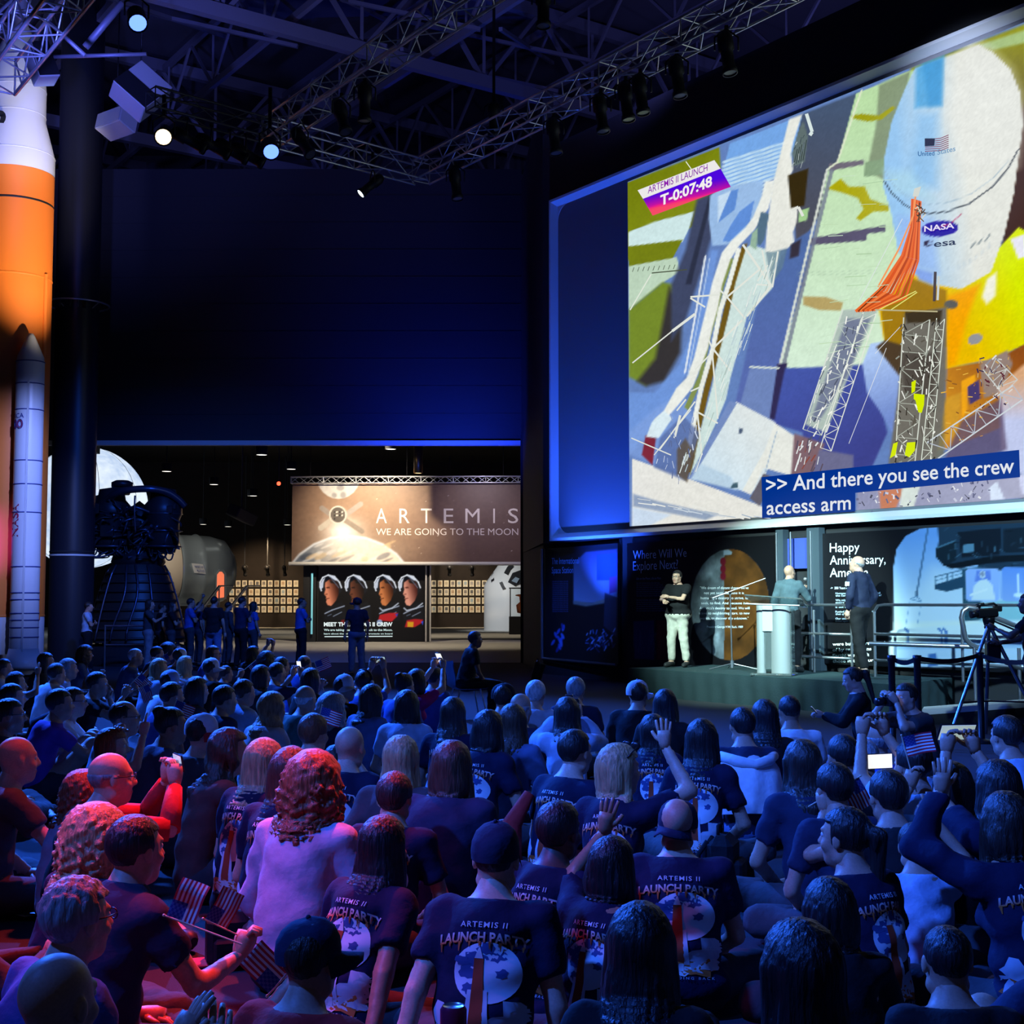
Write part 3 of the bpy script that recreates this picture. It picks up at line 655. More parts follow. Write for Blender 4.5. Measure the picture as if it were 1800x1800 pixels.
slab('hatch_glass', [cap_pt(*p) + Vector((0, -.06, 0)) for p in ((899, 1022), (906, 1015), (913, 1018), (908, 1026))], .03, mat('hatch_glass', (.25, .32, .4), .1), cap_e, dirn=Vector((0, -1, 0)))
lamp('SPOT', (hp.x - 1.5, HY - 9, 7.5), (hp.x, HY, 1.8), (1, .9, .74), 1500, .15, 40, .8)
lamp('SPOT', (cp.x - 4.5, CY - 7, 5.8), (cp.x, CY - 1, 1.8), (.92, .97, 1), 1500, .15, 50, .6)
kc = atY(908, 1055, 62); kc.z = 0; kf = 62 / FPX
kd = empty('display_case', kc, 0, 'tall glass display case in front of the white capsule', 'display case')
MB().box((.15, 0, .41), (1.0, 1.0, .82)).build('plinth', m_black, kd)
for x in (-11, 24): bar('corner_post', (x * kf, -.4, CAMZ - 48 * kf), (x * kf, -.4, CAMZ + 21 * kf), .03, m_black, kd)
MB().box((.15, 0, CAMZ + 21 * kf), (1.0, 1.0, .05)).build('case_top', m_black, kd)
MB().box((.15, -.45, CAMZ - 5 * kf), (.9, .012, 1.35)).build('glass', mat('case_glass', (.9, .95, .95), .05, trans=1, ior=1.1), kd)
bb = MB(); bb.lathe([(0, -.5), (.22, -.45), (.27, -.1), (.1, .05), (.12, .3), (.3, .34), (.3, .38), (.05, .42), (0, .42)], (.25, 0, CAMZ - 5 * kf), 20); bb.build('case_exhibit', [mat('exhibit_orange', (.7, .16, .05), .5)], kd)
# ---------------------------------------------------------------- exhibit ceiling lights
for i, (px, py, Y) in enumerate(((293, 829, 50), (376, 852, 55), (442, 872, 60), (357, 922, 66), (401, 926, 68), (687, 790, 46), (512, 825, 52), (505, 923, 66), (445, 872, 58), (460, 800, 44), (590, 776, 44))):
    p = atY(px, py, Y); e = empty('ceiling_light', p, 0, 'small round ceiling light in the dark exhibit ceiling, %s of them from the moon globe' % nth[i], 'ceiling light', 'exhibit ceiling lights')
    MB().lathe([(.2, 0), (.2, .3), (0, .3)], n=14).build('can', m_black, e); bar('stem', (0, 0, .28), (0, 0, 9.7 - p.z), .02, m_black, e)
    MB().lathe([(0, .01), (.17, .01)], n=14).build('diffuser', mat('can_glow', (1, .93, .80), .5, emit=3), e)
for px, Y in ((330, 48), (600, 46), (800, 47), (640, 58), (850, 60), (450, 66)):
    p = atY(px, 1055, Y); lamp('SPOT', (p.x, Y, 6.7), (p.x, Y, 0), (1, .86, .64), 620, .15, 84, .7)
pl = atY(735, 832, 47)
e = empty('pendant_light', pl, 0, 'brass coloured cylinder pendant over the long banner', 'pendant light')
MB().lathe([(.14, 0), (.16, .02), (.16, 1.0), (0, 1.02)], n=20).build('shade', mat('brass', (.55, .36, .14), .35, .9), e); MB().lathe([(0, .015), (.14, .015)], n=16).build('lamp_lens', m_lenswarm, e)
bar('stem', (0, 0, 1), (0, 0, 9.7 - pl.z), .03, m_black, e)
pp = atY(490, 850, 47); e = empty('signal_light', pp, 0, 'small red signal light left of the banner truss', 'signal light'); MB().sphere((0, 0, 0), .07, 8).build('bulb', mat('red_glow', (1, .05, .02), .4, emit=6), e); bar('stem', (0, 0, 0), (0, 0, 9.7 - pp.z), .02, m_black, e)
pj = atY(425, 905, 50); e = empty('ceiling_projector', pj, .5, 'dark projector hanging over the habitat module', 'projector'); MB().box((0, 0, 0), (.9, .8, .45), rot=EM(15, 20, 20), bev=.05).build('housing', m_black, e); bar('drop_pole', (0, 0, .2), (0, 0, 9.7 - pj.z), .03, m_black, e)
# ---------------------------------------------------------------- flat pictures: screens, banner, posters
def rays_np(px, py):
    u = (np.asarray(px, float) - 900) / FPX; v = (900 - np.asarray(py, float)) / FPX
    return np.stack([u, _cp - v * _sp, _sp + v * _cp], 1)
def onP_np(px, py, P, n):
    d = rays_np(px, py); n = np.array(n); k = (np.array(P) - np.array(CAM)) @ n / (d @ n)
    return np.array(CAM) + d * k[:, None]
def worg(o):
    v = Vector()
    while o is not None: v += o.location; o = o.parent
    return v
def C3(c):
    if isinstance(c, str): c = c.lstrip('#'); return np.array([int(c[i:i+2], 16) / 255 for i in (0, 2, 4)])
    return np.array(c, float)
def vnoise(x, y, seed=0):
    r = np.random.RandomState(seed); T = r.rand(64, 64)
    xi = np.floor(x).astype(int); yi = np.floor(y).astype(int); fx = x - xi; fy = y - yi; fx = fx*fx*(3-2*fx); fy = fy*fy*(3-2*fy)
    g = lambda a, b: T[a % 64, b % 64]
    return (g(xi, yi)*(1-fx)+g(xi+1, yi)*fx)*(1-fy)+(g(xi, yi+1)*(1-fx)+g(xi+1, yi+1)*fx)*fy
def fbm(x, y, seed=0, o=4): return sum(vnoise(x * 2**k, y * 2**k, seed + k) * .5**(k+1) for k in range(o)) / (1 - .5**o)
class Paint:
    """colours on a grid laid over a flat panel; drawing coordinates are those of the photograph"""
    def __init__(s, O, eu, ev, W, H, du, dv):
        s.nu = int(W / du) + 1; s.nv = int(H / dv) + 1
        a, b = np.meshgrid(np.linspace(0, W, s.nu), np.linspace(0, H, s.nv), indexing='ij')
        s.P = (np.array(O)[None] + a.reshape(-1, 1) * np.array(eu)[None] + b.reshape(-1, 1) * np.array(ev)[None])
        q = proj(s.P); s.x = q[:, 0]; s.y = q[:, 1]; s.c = np.zeros((len(s.x), 3)); s.n = np.cross(np.array(eu), np.array(ev)); s.O = O
    def mix(s, m, idx, c): s.c[idx] = s.c[idx] * (1 - m[:, None]) + c * m[:, None]
    def fill(s, c): s.c[:] = C3(c)
    def _sel(s, x0, x1, y0, y1): return np.nonzero((s.x >= x0) & (s.x <= x1) & (s.y >= y0) & (s.y <= y1))[0]
    def poly(s, pts, c, soft=1.6, a=1., c2=None, g=None):
        p = np.array(pts, float); idx = s._sel(p[:, 0].min() - soft, p[:, 0].max() + soft, p[:, 1].min() - soft, p[:, 1].max() + soft)
        if not len(idx): return
        X = s.x[idx]; Y = s.y[idx]; ins = np.zeros(len(idx), bool); d = np.full(len(idx), 1e9)
        for i in range(len(p)):
            x0, y0 = p[i]; x1, y1 = p[(i+1) % len(p)]; ex, ey = x1-x0, y1-y0; L = ex*ex+ey*ey+1e-9
            t = np.clip(((X-x0)*ex+(Y-y0)*ey)/L, 0, 1); d = np.minimum(d, (X-x0-t*ex)**2+(Y-y0-t*ey)**2)
            cr = ((y0 > Y) != (y1 > Y)) & (X < ex*(Y-y0)/(ey if abs(ey) > 1e-9 else 1e-9)+x0); ins ^= cr
        d = np.sqrt(d) * np.where(ins, -1, 1); m = np.clip(.5 - d/soft, 0, 1)*a
        if c2 is not None:
            (gx0, gy0), (gx1, gy1) = g; t = np.clip(((X-gx0)*(gx1-gx0)+(Y-gy0)*(gy1-gy0))/((gx1-gx0)**2+(gy1-gy0)**2), 0, 1)[:, None]
            cc = C3(c)*(1-t)+C3(c2)*t
        else: cc = C3(c)[None]
        s.mix(m, idx, cc)
    def ell(s, cx, cy, rx, ry, c, soft=1.6, a=1., rot=0., c2=None, g=None):
        p = [(cx+rx*math.cos(t)*math.cos(rot)-ry*math.sin(t)*math.sin(rot), cy+rx*math.cos(t)*math.sin(rot)+ry*math.sin(t)*math.cos(rot)) for t in np.linspace(0, 2*math.pi, 25)[:-1]]
        s.poly(p, c, soft, a, c2, g)
    def line(s, pts, w_, c, a=1., soft=1.4):
        p = np.array(pts, float); k = w_/2+soft
        for i in range(len(p)-1):
            x0, y0 = p[i]; x1, y1 = p[i+1]; idx = s._sel(min(x0, x1)-k, max(x0, x1)+k, min(y0, y1)-k, max(y0, y1)+k)
            if not len(idx): continue
            X = s.x[idx]; Y = s.y[idx]; ex, ey = x1-x0, y1-y0; t = np.clip(((X-x0)*ex+(Y-y0)*ey)/(ex*ex+ey*ey+1e-9), 0, 1)
            d = np.hypot(X-x0-t*ex, Y-y0-t*ey)-w_/2; s.mix(np.clip(.5-d/soft, 0, 1)*a, idx, C3(c)[None])
    def glow(s, cx, cy, rx, ry, c, a=1., pw=2.): 
        d = ((s.x-cx)/rx)**2+((s.y-cy)/ry)**2; s.mix(a*np.exp(-d**(pw/2)), np.arange(len(s.x)), C3(c)[None])
    def grain(s, amt, sc, seed=1, idx=None):
        f = (fbm(s.x/sc, s.y/sc, seed)-.5)*2*amt; s.c *= (1+f)[:, None]
    def build(s, name, m, parent=None, gain=1., off=0.):
        l = np.clip(s.c, 0, 1); l = np.where(l <= .04045, l/12.92, ((l+.055)/1.055)**2.4)*gain; l = np.clip(l, 0, 1.5)
        i, j = np.meshgrid(np.arange(s.nu-1), np.arange(s.nv-1), indexing='ij'); a = (i*s.nv+j).ravel()
        f = np.stack([a, a+s.nv, a+s.nv+1, a+1], 1); org = worg(parent)
        me = fastmesh(name, s.P - np.array(org)[None] + s.n[None]*off, f, col=l); me.materials.append(m)
        return link(bpy.data.objects.new(name, me), parent)
class Over:
    """crisp flat shapes and lettering on the same panel, each a hair above the last"""
    def __init__(s, P, n): s.P = P; s.n = n; s.v = []; s.t = []; s.c = []; s.k = 0; s.lay = 0
    def tri(s, v, t, c):
        v = np.asarray(v, float); s.lay += 1; s.v.append((v, s.lay)); s.t.append(np.asarray(t)+s.k); s.k += len(v)
        cc = np.broadcast_to(C3(c) if isinstance(c, (str, tuple)) else np.asarray(c), (len(v), 3)); s.c.append(cc)
    def poly(s, pts, c): s.tri(pts, [[0, i, i+1] for i in range(1, len(pts)-1)], c)
    def line(s, pts, w_, c, flat=True):
        if flat: s.lay += 1
        for i in range(len(pts)-1):
            a = np.array(pts[i], float); b = np.array(pts[i+1], float); d = b-a; n = np.array([-d[1], d[0]])/(np.hypot(*d)+1e-9)*w_/2
            if flat: s.lay -= 1
            s.tri([a-n, b-n, b+n, a+n], [[0, 1, 2], [0, 2, 3]], c)
    def text(s, body, x0, x1, yb, yt, c, slope=0., bold=0., space=1., c2=None):
        v, t = text_fit(body, x0, x1, yb, yt, bold, space)
        if c2 is not None: f = ((v[:, 1]-yt)/(yb-yt))[:, None].clip(0, 1); cc = C3(c)*(1-f)+C3(c2)*f
        else: cc = C3(c)
        v[:, 1] += slope*(v[:, 0]-x0); s.tri(v, t, cc)
    def build(s, name, m, parent=None, gain=1., base=.004, step=.00004):
        V_ = np.concatenate([onP_np(v[:, 0], v[:, 1], s.P, s.n)+np.array(s.n)[None]*(base+step*l) for v, l in s.v])
        V_ = V_-np.array(worg(parent))[None]
        c = np.concatenate(s.c); c = np.where(c <= .04045, c/12.92, ((c+.055)/1.055)**2.4)*gain
        me = fastmesh(name, V_, np.concatenate(s.t), col=c); me.materials.append(m); return tag(link(bpy.data.objects.new(name, me), parent), kind='stuff')
m_shine = colmat('screen_light', emit=1., rough=.9, spec=.02); m_print = colmat('print_ink', rough=.45, spec=.35)
# ================================================================ the giant screen
scr = empty('projection_screen', SW(0, 0), 0, 'giant wall screen showing a rocket launch pad with captions', 'screen')
sF0 = s_of(977); sF1 = s_of(993); zT = z_of(1106, 320); zB = z_of(1113, 925)
zFb = z_of(983, 951); zFt = z_of(976, 354.7)
SWd = 11.6; sR = SWd + .9
m_scr = mat('screen_cloth', (.22, .22, .24), .75, bump=.05, bscale=300); m_frame = mat('screen_frame', (.85, .86, .88), .22, spec=.6)
def L(s_, z, off=0.): return SW(s_, z, off) - SW(0, 0)
slab('screen_cloth', [L(sF0, zFb), L(sR, zFb), L(sR, zFt), L(sF0, zFt)], .03, m_scr, scr, dirn=N1)
def moulding(name, pts, w_, inward):
    """frame member with a sloping inner face"""
    b = MB(); a, c = pts; iw = inward
    pr = [(0, 0), (0, .16), (w_ * .35, .16), (w_, .035), (w_, 0)]
    vs = [a + iw * x + N1 * y for x, y in pr] + [c + iw * x + N1 * y for x, y in pr]; k = len(pr)
    b.add(vs, [list(range(k)), list(reversed(range(k, 2*k)))] + [[i, k + i, k + (i+1) % k, (i+1) % k] for i in range(k)]); return b.build(name, m_frame, scr)
fw = .15
moulding('frame_bottom', (L(sF0, zFb), L(sR, zFb)), fw, UP); moulding('frame_top', (L(sF0, zFt), L(sR, zFt)), fw, -UP)
moulding('frame_side', (L(sF0, zFb), L(sF0, zFt)), fw, D1); moulding('frame_side', (L(sR, zFb), L(sR, zFt)), fw, -D1)
for zc, sg_ in ((zFb, 1), (zFt, -1)):                       # rounded inner corners
    b = MB(); c0 = L(sF0 + fw, zc + sg_ * fw, .03); vs = [c0] + [c0 + D1 * (.32 - .32 * math.sin(a)) + UP * sg_ * (.32 - .32 * math.cos(a)) for a in np.linspace(0, math.pi / 2, 9)]
    vs2 = [v + N1 * .012 for v in vs]; n = len(vs); b.add(vs + vs2, [list(range(n)), list(reversed(range(n, 2*n)))] + [[i, (i+1) % n, n + (i+1) % n, n + i] for i in range(n)]); b.build('frame_corner', m_frame, scr)
P = Paint(SW(0, zB, .034), D1, UP, SWd, zT - zB, .034, .024)
P.fill('#5f7cb4')
# grass, paths and roads on the left
P.poly([(1100, 322), (1265, 258), (1268, 330), (1215, 400), (1100, 460)], '#6d7808', c2='#7f8a16', g=((1106, 320), (1200, 430)))
P.poly([(1105, 408), (1150, 390), (1220, 372), (1212, 400), (1200, 425), (1105, 434)], '#c4dcdc')
P.poly([(1105, 433), (1200, 421), (1182, 455), (1105, 470)], '#6f7a10')
P.poly([(1105, 468), (1190, 452), (1195, 478), (1160, 500), (1105, 545)], '#b4cbb4')
P.poly([(1105, 545), (1165, 496), (1184, 500), (1186, 600), (1160, 660), (1135, 678), (1105, 662)], '#6f8426', soft=6)
P.poly([(1176, 505), (1200, 540), (1196, 620), (1168, 670), (1136, 679), (1120, 670), (1152, 630), (1166, 560)], '#33302f', soft=9)
P.poly([(1225, 350), (1265, 335), (1250, 420), (1232, 480), (1206, 560), (1180, 600), (1180, 500), (1205, 440)], '#3c4460', soft=7)
P.poly([(1250, 330), (1256, 330), (1215, 500), (1205, 500)], '#2a2f42', soft=3)
P.poly([(1105, 690), (1150, 690), (1195, 640), (1225, 560), (1250, 440), (1262, 440), (1235, 600), (1190, 690), (1140, 760), (1105, 800)], '#6a8fd0', soft=5)
P.poly([(1105, 760), (1150, 720), (1200, 690), (1230, 760), (1215, 840), (1105, 800)], '#7d9cd6', soft=8, a=.7)
# pad and distant ground
P.poly([(1405, 203), (1510, 162), (1500, 220), (1470, 300), (1440, 380), (1400, 440), (1392, 300)], '#43536e', soft=4, c2='#4b4a55', g=((1450, 190), (1430, 420)))
P.poly([(1385, 430), (1432, 400), (1400, 560), (1372, 650), (1380, 700), (1365, 760), (1290, 720), (1330, 540)], '#4c67a0', soft=4, c2='#5566a8', g=((1400, 440), (1320, 720)))
P.poly([(1505, 165), (1620, 115), (1620, 640), (1520, 650), (1368, 646), (1420, 470), (1455, 300), (1472, 285)], '#b2d4a0', c2='#cbe2cc', g=((1530, 180), (1440, 640)))
P.poly([(1545, 150), (1600, 125), (1560, 320), (1524, 300), (1540, 220)], '#7f9072', soft=5)
P.poly([(1497, 203), (1515, 200), (1545, 203), (1570, 186), (1574, 190), (1550, 210), (1525, 214), (1497, 208)], '#9a9a14')
P.poly([(1457, 288), (1519, 281), (1519, 289), (1457, 301)], '#6c6674'); P.poly([(1520, 285), (1560, 278), (1560, 306), (1519, 311)], '#7f9a78')
P.poly([(1454, 332), (1478, 314), (1492, 328), (1520, 328), (1530, 350), (1562, 362), (1562, 371), (1535, 372), (1512, 388), (1505, 384), (1518, 368), (1508, 348), (1478, 338)], '#a8a30c', soft=2.5)
P.poly([(1424, 419), (1556, 396), (1557, 407), (1525, 411), (1522, 423), (1424, 431)], '#55506a')
P.poly([(1412, 521), (1452, 522), (1482, 532), (1478, 546), (1440, 545), (1412, 536)], '#ad9a62', soft=3)
for y in (475, 480): P.line([(1400, y + 4), (1545, y)], 1, '#9fb8a0', .6)
P.line([(1478, 560), (1470, 640)], 2, '#a9bda6', .6); P.line([(1500, 560), (1496, 640)], 2, '#a9bda6', .5)
P.line([(1514, 160), (1472, 285), (1454, 298)], 3, '#d6dfc4'); P.line([(1454, 298), (1405, 500), (1369, 648)], 4, '#cfd6cc'); P.line([(1462, 300), (1412, 500), (1376, 648)], 7, '#6d7488', .8)
P.poly([(1366, 640), (1384, 638), (1366, 740), (1352, 735)], '#2f2a50', soft=3)
P.poly([(1380, 648), (1530, 640), (1560, 760), (1520, 850), (1440, 860), (1410, 760), (1360, 745)], '#4253a2', soft=4, c2='#3a3f86', g=((1400, 660), (1500, 820)))
P.poly([(1318, 648), (1366, 644), (1352, 740), (1300, 715)], '#6a80b4', soft=3); P.line([(1318, 645), (1369, 647)], 3, '#d2dccf')
# white service tower
P.poly([(1283, 252), (1410, 203), (1385, 305), (1262, 338)], '#6f9fdc')
for k in range(14):
    y0 = 276 + k * 7.2; P.line([(1272 - k * 1.4, y0 + 9), (1376 - k * .6, y0 - 24)], 4.2, '#bcd8e8', .9)
P.poly([(1248, 344), (1268, 330), (1342, 316), (1336, 362), (1308, 410), (1278, 430), (1252, 432), (1246, 385)], '#93b4dc', soft=2.5)
P.poly([(1285, 335), (1298, 332), (1292, 368), (1262, 392), (1268, 372)], '#5a86cc'); P.poly([(1300, 372), (1326, 352), (1318, 390), (1282, 425), (1270, 424), (1285, 395)], '#5c88cf')
P.poly([(1262, 345), (1285, 335), (1270, 372), (1262, 392)], '#bcd2e6')
P.poly([(1320, 430), (1345, 438), (1372, 440), (1358, 506), (1313, 556), (1296, 620), (1284, 664), (1276, 702), (1258, 745), (1232, 800), (1216, 830), (1225, 780), (1251, 682), (1264, 618), (1284, 540), (1290, 500), (1305, 440)], '#c4d8d4', soft=2)
P.poly([(1362, 400), (1345, 438), (1356, 500), (1376, 470), (1384, 436)], '#5f7a8a', soft=3, a=.7)
P.poly([(1305, 430), (1314, 428), (1293, 497), (1281, 552), (1268, 606), (1246, 690), (1229, 766), (1214, 835), (1206, 830), (1220, 758), (1238, 680), (1260, 596), (1272, 545), (1284, 495)], '#6b5418', soft=2)
P.poly([(1282, 452), (1290, 455), (1273, 503), (1260, 556), (1250, 590), (1234, 668), (1210, 722), (1203, 716), (1228, 660), (1244, 582), (1253, 540), (1266, 500)], '#7d8c4c', soft=2)
P.line([(1298, 440), (1281, 500), (1266, 545), (1253, 613), (1233, 680), (1220, 742), (1205, 812)], 8, '#e2e6de')
P.poly([(1387, 210), (1410, 201), (1394, 250), (1390, 271), (1394, 298), (1386, 315), (1388, 340), (1402, 370), (1400, 391), (1394, 408), (1396, 425), (1385, 436), (1358, 443), (1345, 442), (1349, 391), (1360, 317), (1377, 250)], '#dee0d8', soft=2.5)
P.poly([(1360, 317), (1345, 319), (1339, 345), (1324, 381), (1311, 400), (1284, 425), (1269, 444), (1252, 497), (1242, 540), (1231, 584), (1220, 629), (1207, 664), (1189, 682), (1167, 722), (1151, 736), (1142, 753), (1140, 767), (1157, 764), (1164, 747), (1174, 733), (1197, 706), (1218, 680), (1233, 642), (1244, 613), (1253, 573), (1262, 540), (1269, 501), (1284, 456), (1300, 431), (1326, 404), (1351, 366), (1360, 330)], '#e0e3dc', soft=2.5)
P.line([(1240, 450), (1225, 540), (1204, 655)], 3, '#dfe6ea'); P.line([(1247, 455), (1232, 540), (1209, 660)], 2, '#a9c0e0')
P.poly([(1338, 372), (1352, 376), (1344, 420), (1336, 432), (1326, 425), (1330, 400)], '#4f6a80', soft=2); P.poly([(1322, 410), (1332, 400), (1330, 440), (1318, 432)], '#8fae98', soft=2)
P.poly([(1385, 308), (1421, 296), (1414, 362), (1390, 366)], '#33280f', soft=3); P.poly([(1402, 235), (1412, 212), (1420, 240), (1414, 285), (1396, 292), (1392, 270)], '#5c6b6b', soft=2)
P.poly([(1405, 370), (1422, 366), (1418, 388), (1404, 390)], '#9cc489'); P.poly([(1390, 430), (1408, 420), (1404, 450), (1388, 455)], '#342f3c', soft=4)
# white roof and deck
P.poly([(1111, 806), (1212, 842), (1345, 892), (1345, 918), (1111, 930)], '#dcdcd5', soft=1.6); P.poly([(1113, 868), (1160, 882), (1262, 905), (1240, 914), (1113, 890)], '#8c9cb4', soft=4); P.poly([(1112, 892), (1180, 905), (1140, 925), (1112, 928)], '#c2d2e2', soft=4)
P.poly([(1128, 800), (1135, 765), (1153, 770), (1147, 818)], '#7a2630', soft=2.5); P.poly([(1168, 722), (1182, 735), (1158, 770), (1136, 768), (1146, 742)], '#cfe0e6', soft=2.5)
P.poly([(1160, 770), (1200, 730), (1230, 760), (1206, 846), (1150, 822)], '#55699c', soft=4, a=.8); P.poly([(1190, 790), (1205, 770), (1222, 800), (1208, 848), (1190, 835)], '#5a4c3a', soft=4, a=.8)
P.poly([(1294, 706), (1362, 742), (1372, 760), (1340, 850), (1318, 868), (1258, 846), (1212, 842), (1240, 800)], '#c8dae4', c2='#d4dcdc', g=((1260, 830), (1340, 760)))
P.poly([(1296, 708), (1282, 705), (1210, 842), (1216, 842)], '#6f86b8'); P.poly([(1232, 815), (1285, 838), (1296, 862), (1214, 842)], '#b2cadc', soft=4)
P.poly([(1362, 744), (1372, 750), (1405, 772), (1402, 800), (1390, 836), (1342, 822), (1320, 870), (1305, 862), (1345, 790)], '#dcdfd8', soft=2); P.line([(1365, 760), (1345, 830)], 1.5, '#8fa8c0')
P.poly([(1342, 832), (1362, 840), (1335, 890), (1318, 876)], '#5f5c68', soft=2); P.poly([(1300, 752), (1306, 754), (1304, 762), (1298, 762)], '#4a5a74'); P.poly([(1288, 850), (1296, 848), (1298, 858), (1284, 858)], '#3f5a68')
# right-hand field and rocket
P.poly([(1600, 120), (1860, 20), (1860, 300), (1800, 440), (1780, 300)], '#8f9016', soft=6, c2='#5a4a12', g=((1760, 60), (1800, 220))); P.poly([(1718, 80), (1870, 30), (1870, 60), (1745, 88)], '#9fb878', soft=5)
P.poly([(1780, 200), (2300, -150), (2300, 900), (1800, 900)], '#4a3020', soft=20); P.poly([(1772, 230), (1830, 160), (1850, 420), (1760, 470)], '#3c2014', soft=8)
P.poly([(1545, 545), (1595, 480), (1690, 505), (1790, 400), (1830, 420), (1830, 590), (1800, 606), (1750, 630), (1664, 648), (1664, 610), (1555, 605)], '#e2b400', soft=3, c2='#cfe000', g=((1670, 560), (1790, 500)))
P.poly([(1666, 520), (1722, 500), (1700, 560), (1680, 640), (1664, 646)], '#eda000', soft=10); P.poly([(1549, 548), (1600, 488), (1664, 510), (1664, 610), (1556, 606)], '#9a7410', soft=4)
P.poly([(1735, 490), (1752, 478), (1750, 520), (1735, 535), (1726, 522)], '#e8e8d8', soft=6); P.ell(1714, 596, 13, 9, '#8f8f92', 2, rot=-.4)
P.poly([(1776, 420), (1800, 412), (1806, 450), (1790, 455)], '#dcdce8', soft=4)
fair = [(1608, 120), (1590, 158), (1567, 215), (1554, 280), (1553, 330), (1566, 372), (1578, 440), (1598, 476), (1640, 500), (1690, 508), (1742, 478), (1766, 410), (1782, 340), (1790, 280), (1798, 220), (1794, 165), (1776, 122), (1745, 92), (1720, 78)]
P.poly(fair, '#8fbce4', soft=2, c2='#dadcd4', g=((1580, 300), (1700, 290)))
P.poly([(1700, 60), (1745, 92), (1776, 122), (1794, 165), (1798, 220), (1788, 290), (1690, 300), (1660, 200)], '#dbddd6', soft=30, a=.8)
P.poly([(1610, 119), (1659, 99), (1656, 186), (1608, 190)], '#4fa0d6', soft=9, a=.9); P.poly([(1620, 110), (1658, 100), (1655, 185), (1632, 188)], '#3e92cc', soft=10, a=.8)
P.poly([(1612, 200), (1650, 195), (1648, 330), (1596, 330)], '#7fb4e2', soft=22, a=.7); P.poly([(1555, 300), (1600, 300), (1640, 350), (1570, 340)], '#a9d0dc', soft=20, a=.6)
P.poly([(1578, 380), (1640, 385), (1650, 480), (1600, 470), (1584, 440)], '#8fb2e8', soft=16, a=.8); P.poly([(1604, 470), (1640, 480), (1640, 502), (1615, 492)], '#7f9fe0', soft=6)
for k in range(16): P.line([(1662 + k * 5.2, 470 - k * .5 - k * k * .16), (1662 + k * 5.2, 479 - k * .5 - k * k * .16)], 1.1, '#a9bccc', .7)
arc = [(1554, 318), (1568, 340), (1590, 360), (1625, 376), (1665, 372), (1705, 357), (1745, 328), (1772, 296), (1790, 262)]
P.line(arc, 2.2, '#1e2838'); P.line([(x + 2, y - 16) for x, y in arc[:-1]], 1.2, '#8aa4b8', .7)
P.ell(1652, 402, 33, 14, '#21109a', 1.6, rot=-.08); P.line([(1640, 404), (1672, 392), (1690, 376)], 1.4, '#b03060')
P.ell(1632, 428, 9, 5, '#2a2040', 1.5); P.ell(1636, 428, 5, 3, '#8fb0dc', 1.2)
for k in range(3): P.line([(1706 + k * 13, 436 - k * 6), (1714 + k * 13, 426 - k * 7)], 2.4, '#5a6a74', .8)
# lower structures: boosters, bands, shadowed machinery
P.poly([(1516, 640), (1530, 604), (1556, 600), (1585, 640), (1586, 720), (1568, 760), (1545, 720), (1524, 690)], '#a6c0ea', c2='#6f88c8', g=((1540, 620), (1575, 730)), soft=3)
P.poly([(1540, 610), (1556, 598), (1600, 610), (1600, 660), (1580, 660)], '#4a3a28', soft=4)
P.poly([(1664, 648), (1750, 632), (1800, 606), (1830, 640), (1830, 720), (1740, 760), (1660, 790)], '#8a4a18', c2='#c08020', g=((1800, 640), (1690, 720)), soft=3)
P.poly([(1660, 700), (1690, 690), (1684, 760), (1650, 790)], '#c8922a', soft=5); P.poly([(1690, 670), (1714, 658), (1716, 668), (1700, 684), (1700, 720), (1690, 740)], '#e8a018', soft=3)
P.poly([(1700, 680), (1720, 668), (1724, 700), (1704, 712)], '#44386a', soft=2); P.poly([(1722, 640), (1770, 616), (1780, 640), (1760, 690), (1730, 700)], '#8f7c74', soft=4)
P.poly([(1755, 680), (1800, 640), (1860, 640), (1860, 900), (1790, 830), (1760, 790)], '#d0a078', soft=6, c2='#b9c2e4', g=((1790, 660), (1790, 740)))
P.poly([(1690, 740), (1760, 700), (1770, 790), (1690, 820), (1650, 830)], '#5a4a68', soft=6, a=.8); P.poly([(1580, 770), (1660, 700), (1660, 800), (1600, 830)], '#6e6a50', soft=6, a=.8)
P.poly([(1590, 552), (1664, 540), (1662, 700), (1640, 840), (1560, 830), (1580, 680)], '#6b6860', soft=4); P.poly([(1582, 620), (1650, 620), (1640, 700), (1590, 690)], '#4c4640', soft=6)
P.poly([(1590, 548), (1656, 545), (1654, 566), (1594, 568)], '#3a2f1e', soft=3); P.ell(1672, 535, 12, 8, '#5a5a58', 3)
P.poly([(1482, 545), (1545, 540), (1500, 640), (1452, 760), (1416, 746), (1450, 640)], '#a8b8b0', soft=3); P.poly([(1488, 560), (1530, 560), (1490, 660), (1440, 740), (1425, 740)], '#6f7890', soft=5)
P.poly([(1396, 762), (1450, 780), (1430, 830), (1390, 840)], '#7a6068', soft=4); P.poly([(1440, 790), (1500, 800), (1500, 835), (1430, 830)], '#67688a', soft=4)
P.poly([(1506, 862), (1796, 838), (1860, 836), (1860, 870), (1506, 902)], '#8c8fae', soft=2, c2='#a4a6c0', g=((1520, 880), (1780, 850))); P.poly([(1545, 862), (1590, 858), (1572, 900), (1548, 898)], '#c07a5a', soft=4); P.poly([(1586, 856), (1618, 852), (1606, 892), (1580, 896)], '#cdd8d2', soft=3)
P.poly([(1738, 858), (1752, 846), (1766, 878), (1742, 880)], '#cfdcf0', soft=2); P.poly([(1790, 836), (1860, 828), (1860, 868), (1796, 868)], '#c8cdea', soft=3)
P.poly([(1812, 420), (1900, 330), (1960, 420), (1930, 560), (1812, 600)], '#c8d400', soft=4, c2='#d89a10', g=((1820, 480), (1950, 520))); P.poly([(1960, 40), (2300, -140), (2300, 420), (1990, 420)], '#a8c496', soft=8)
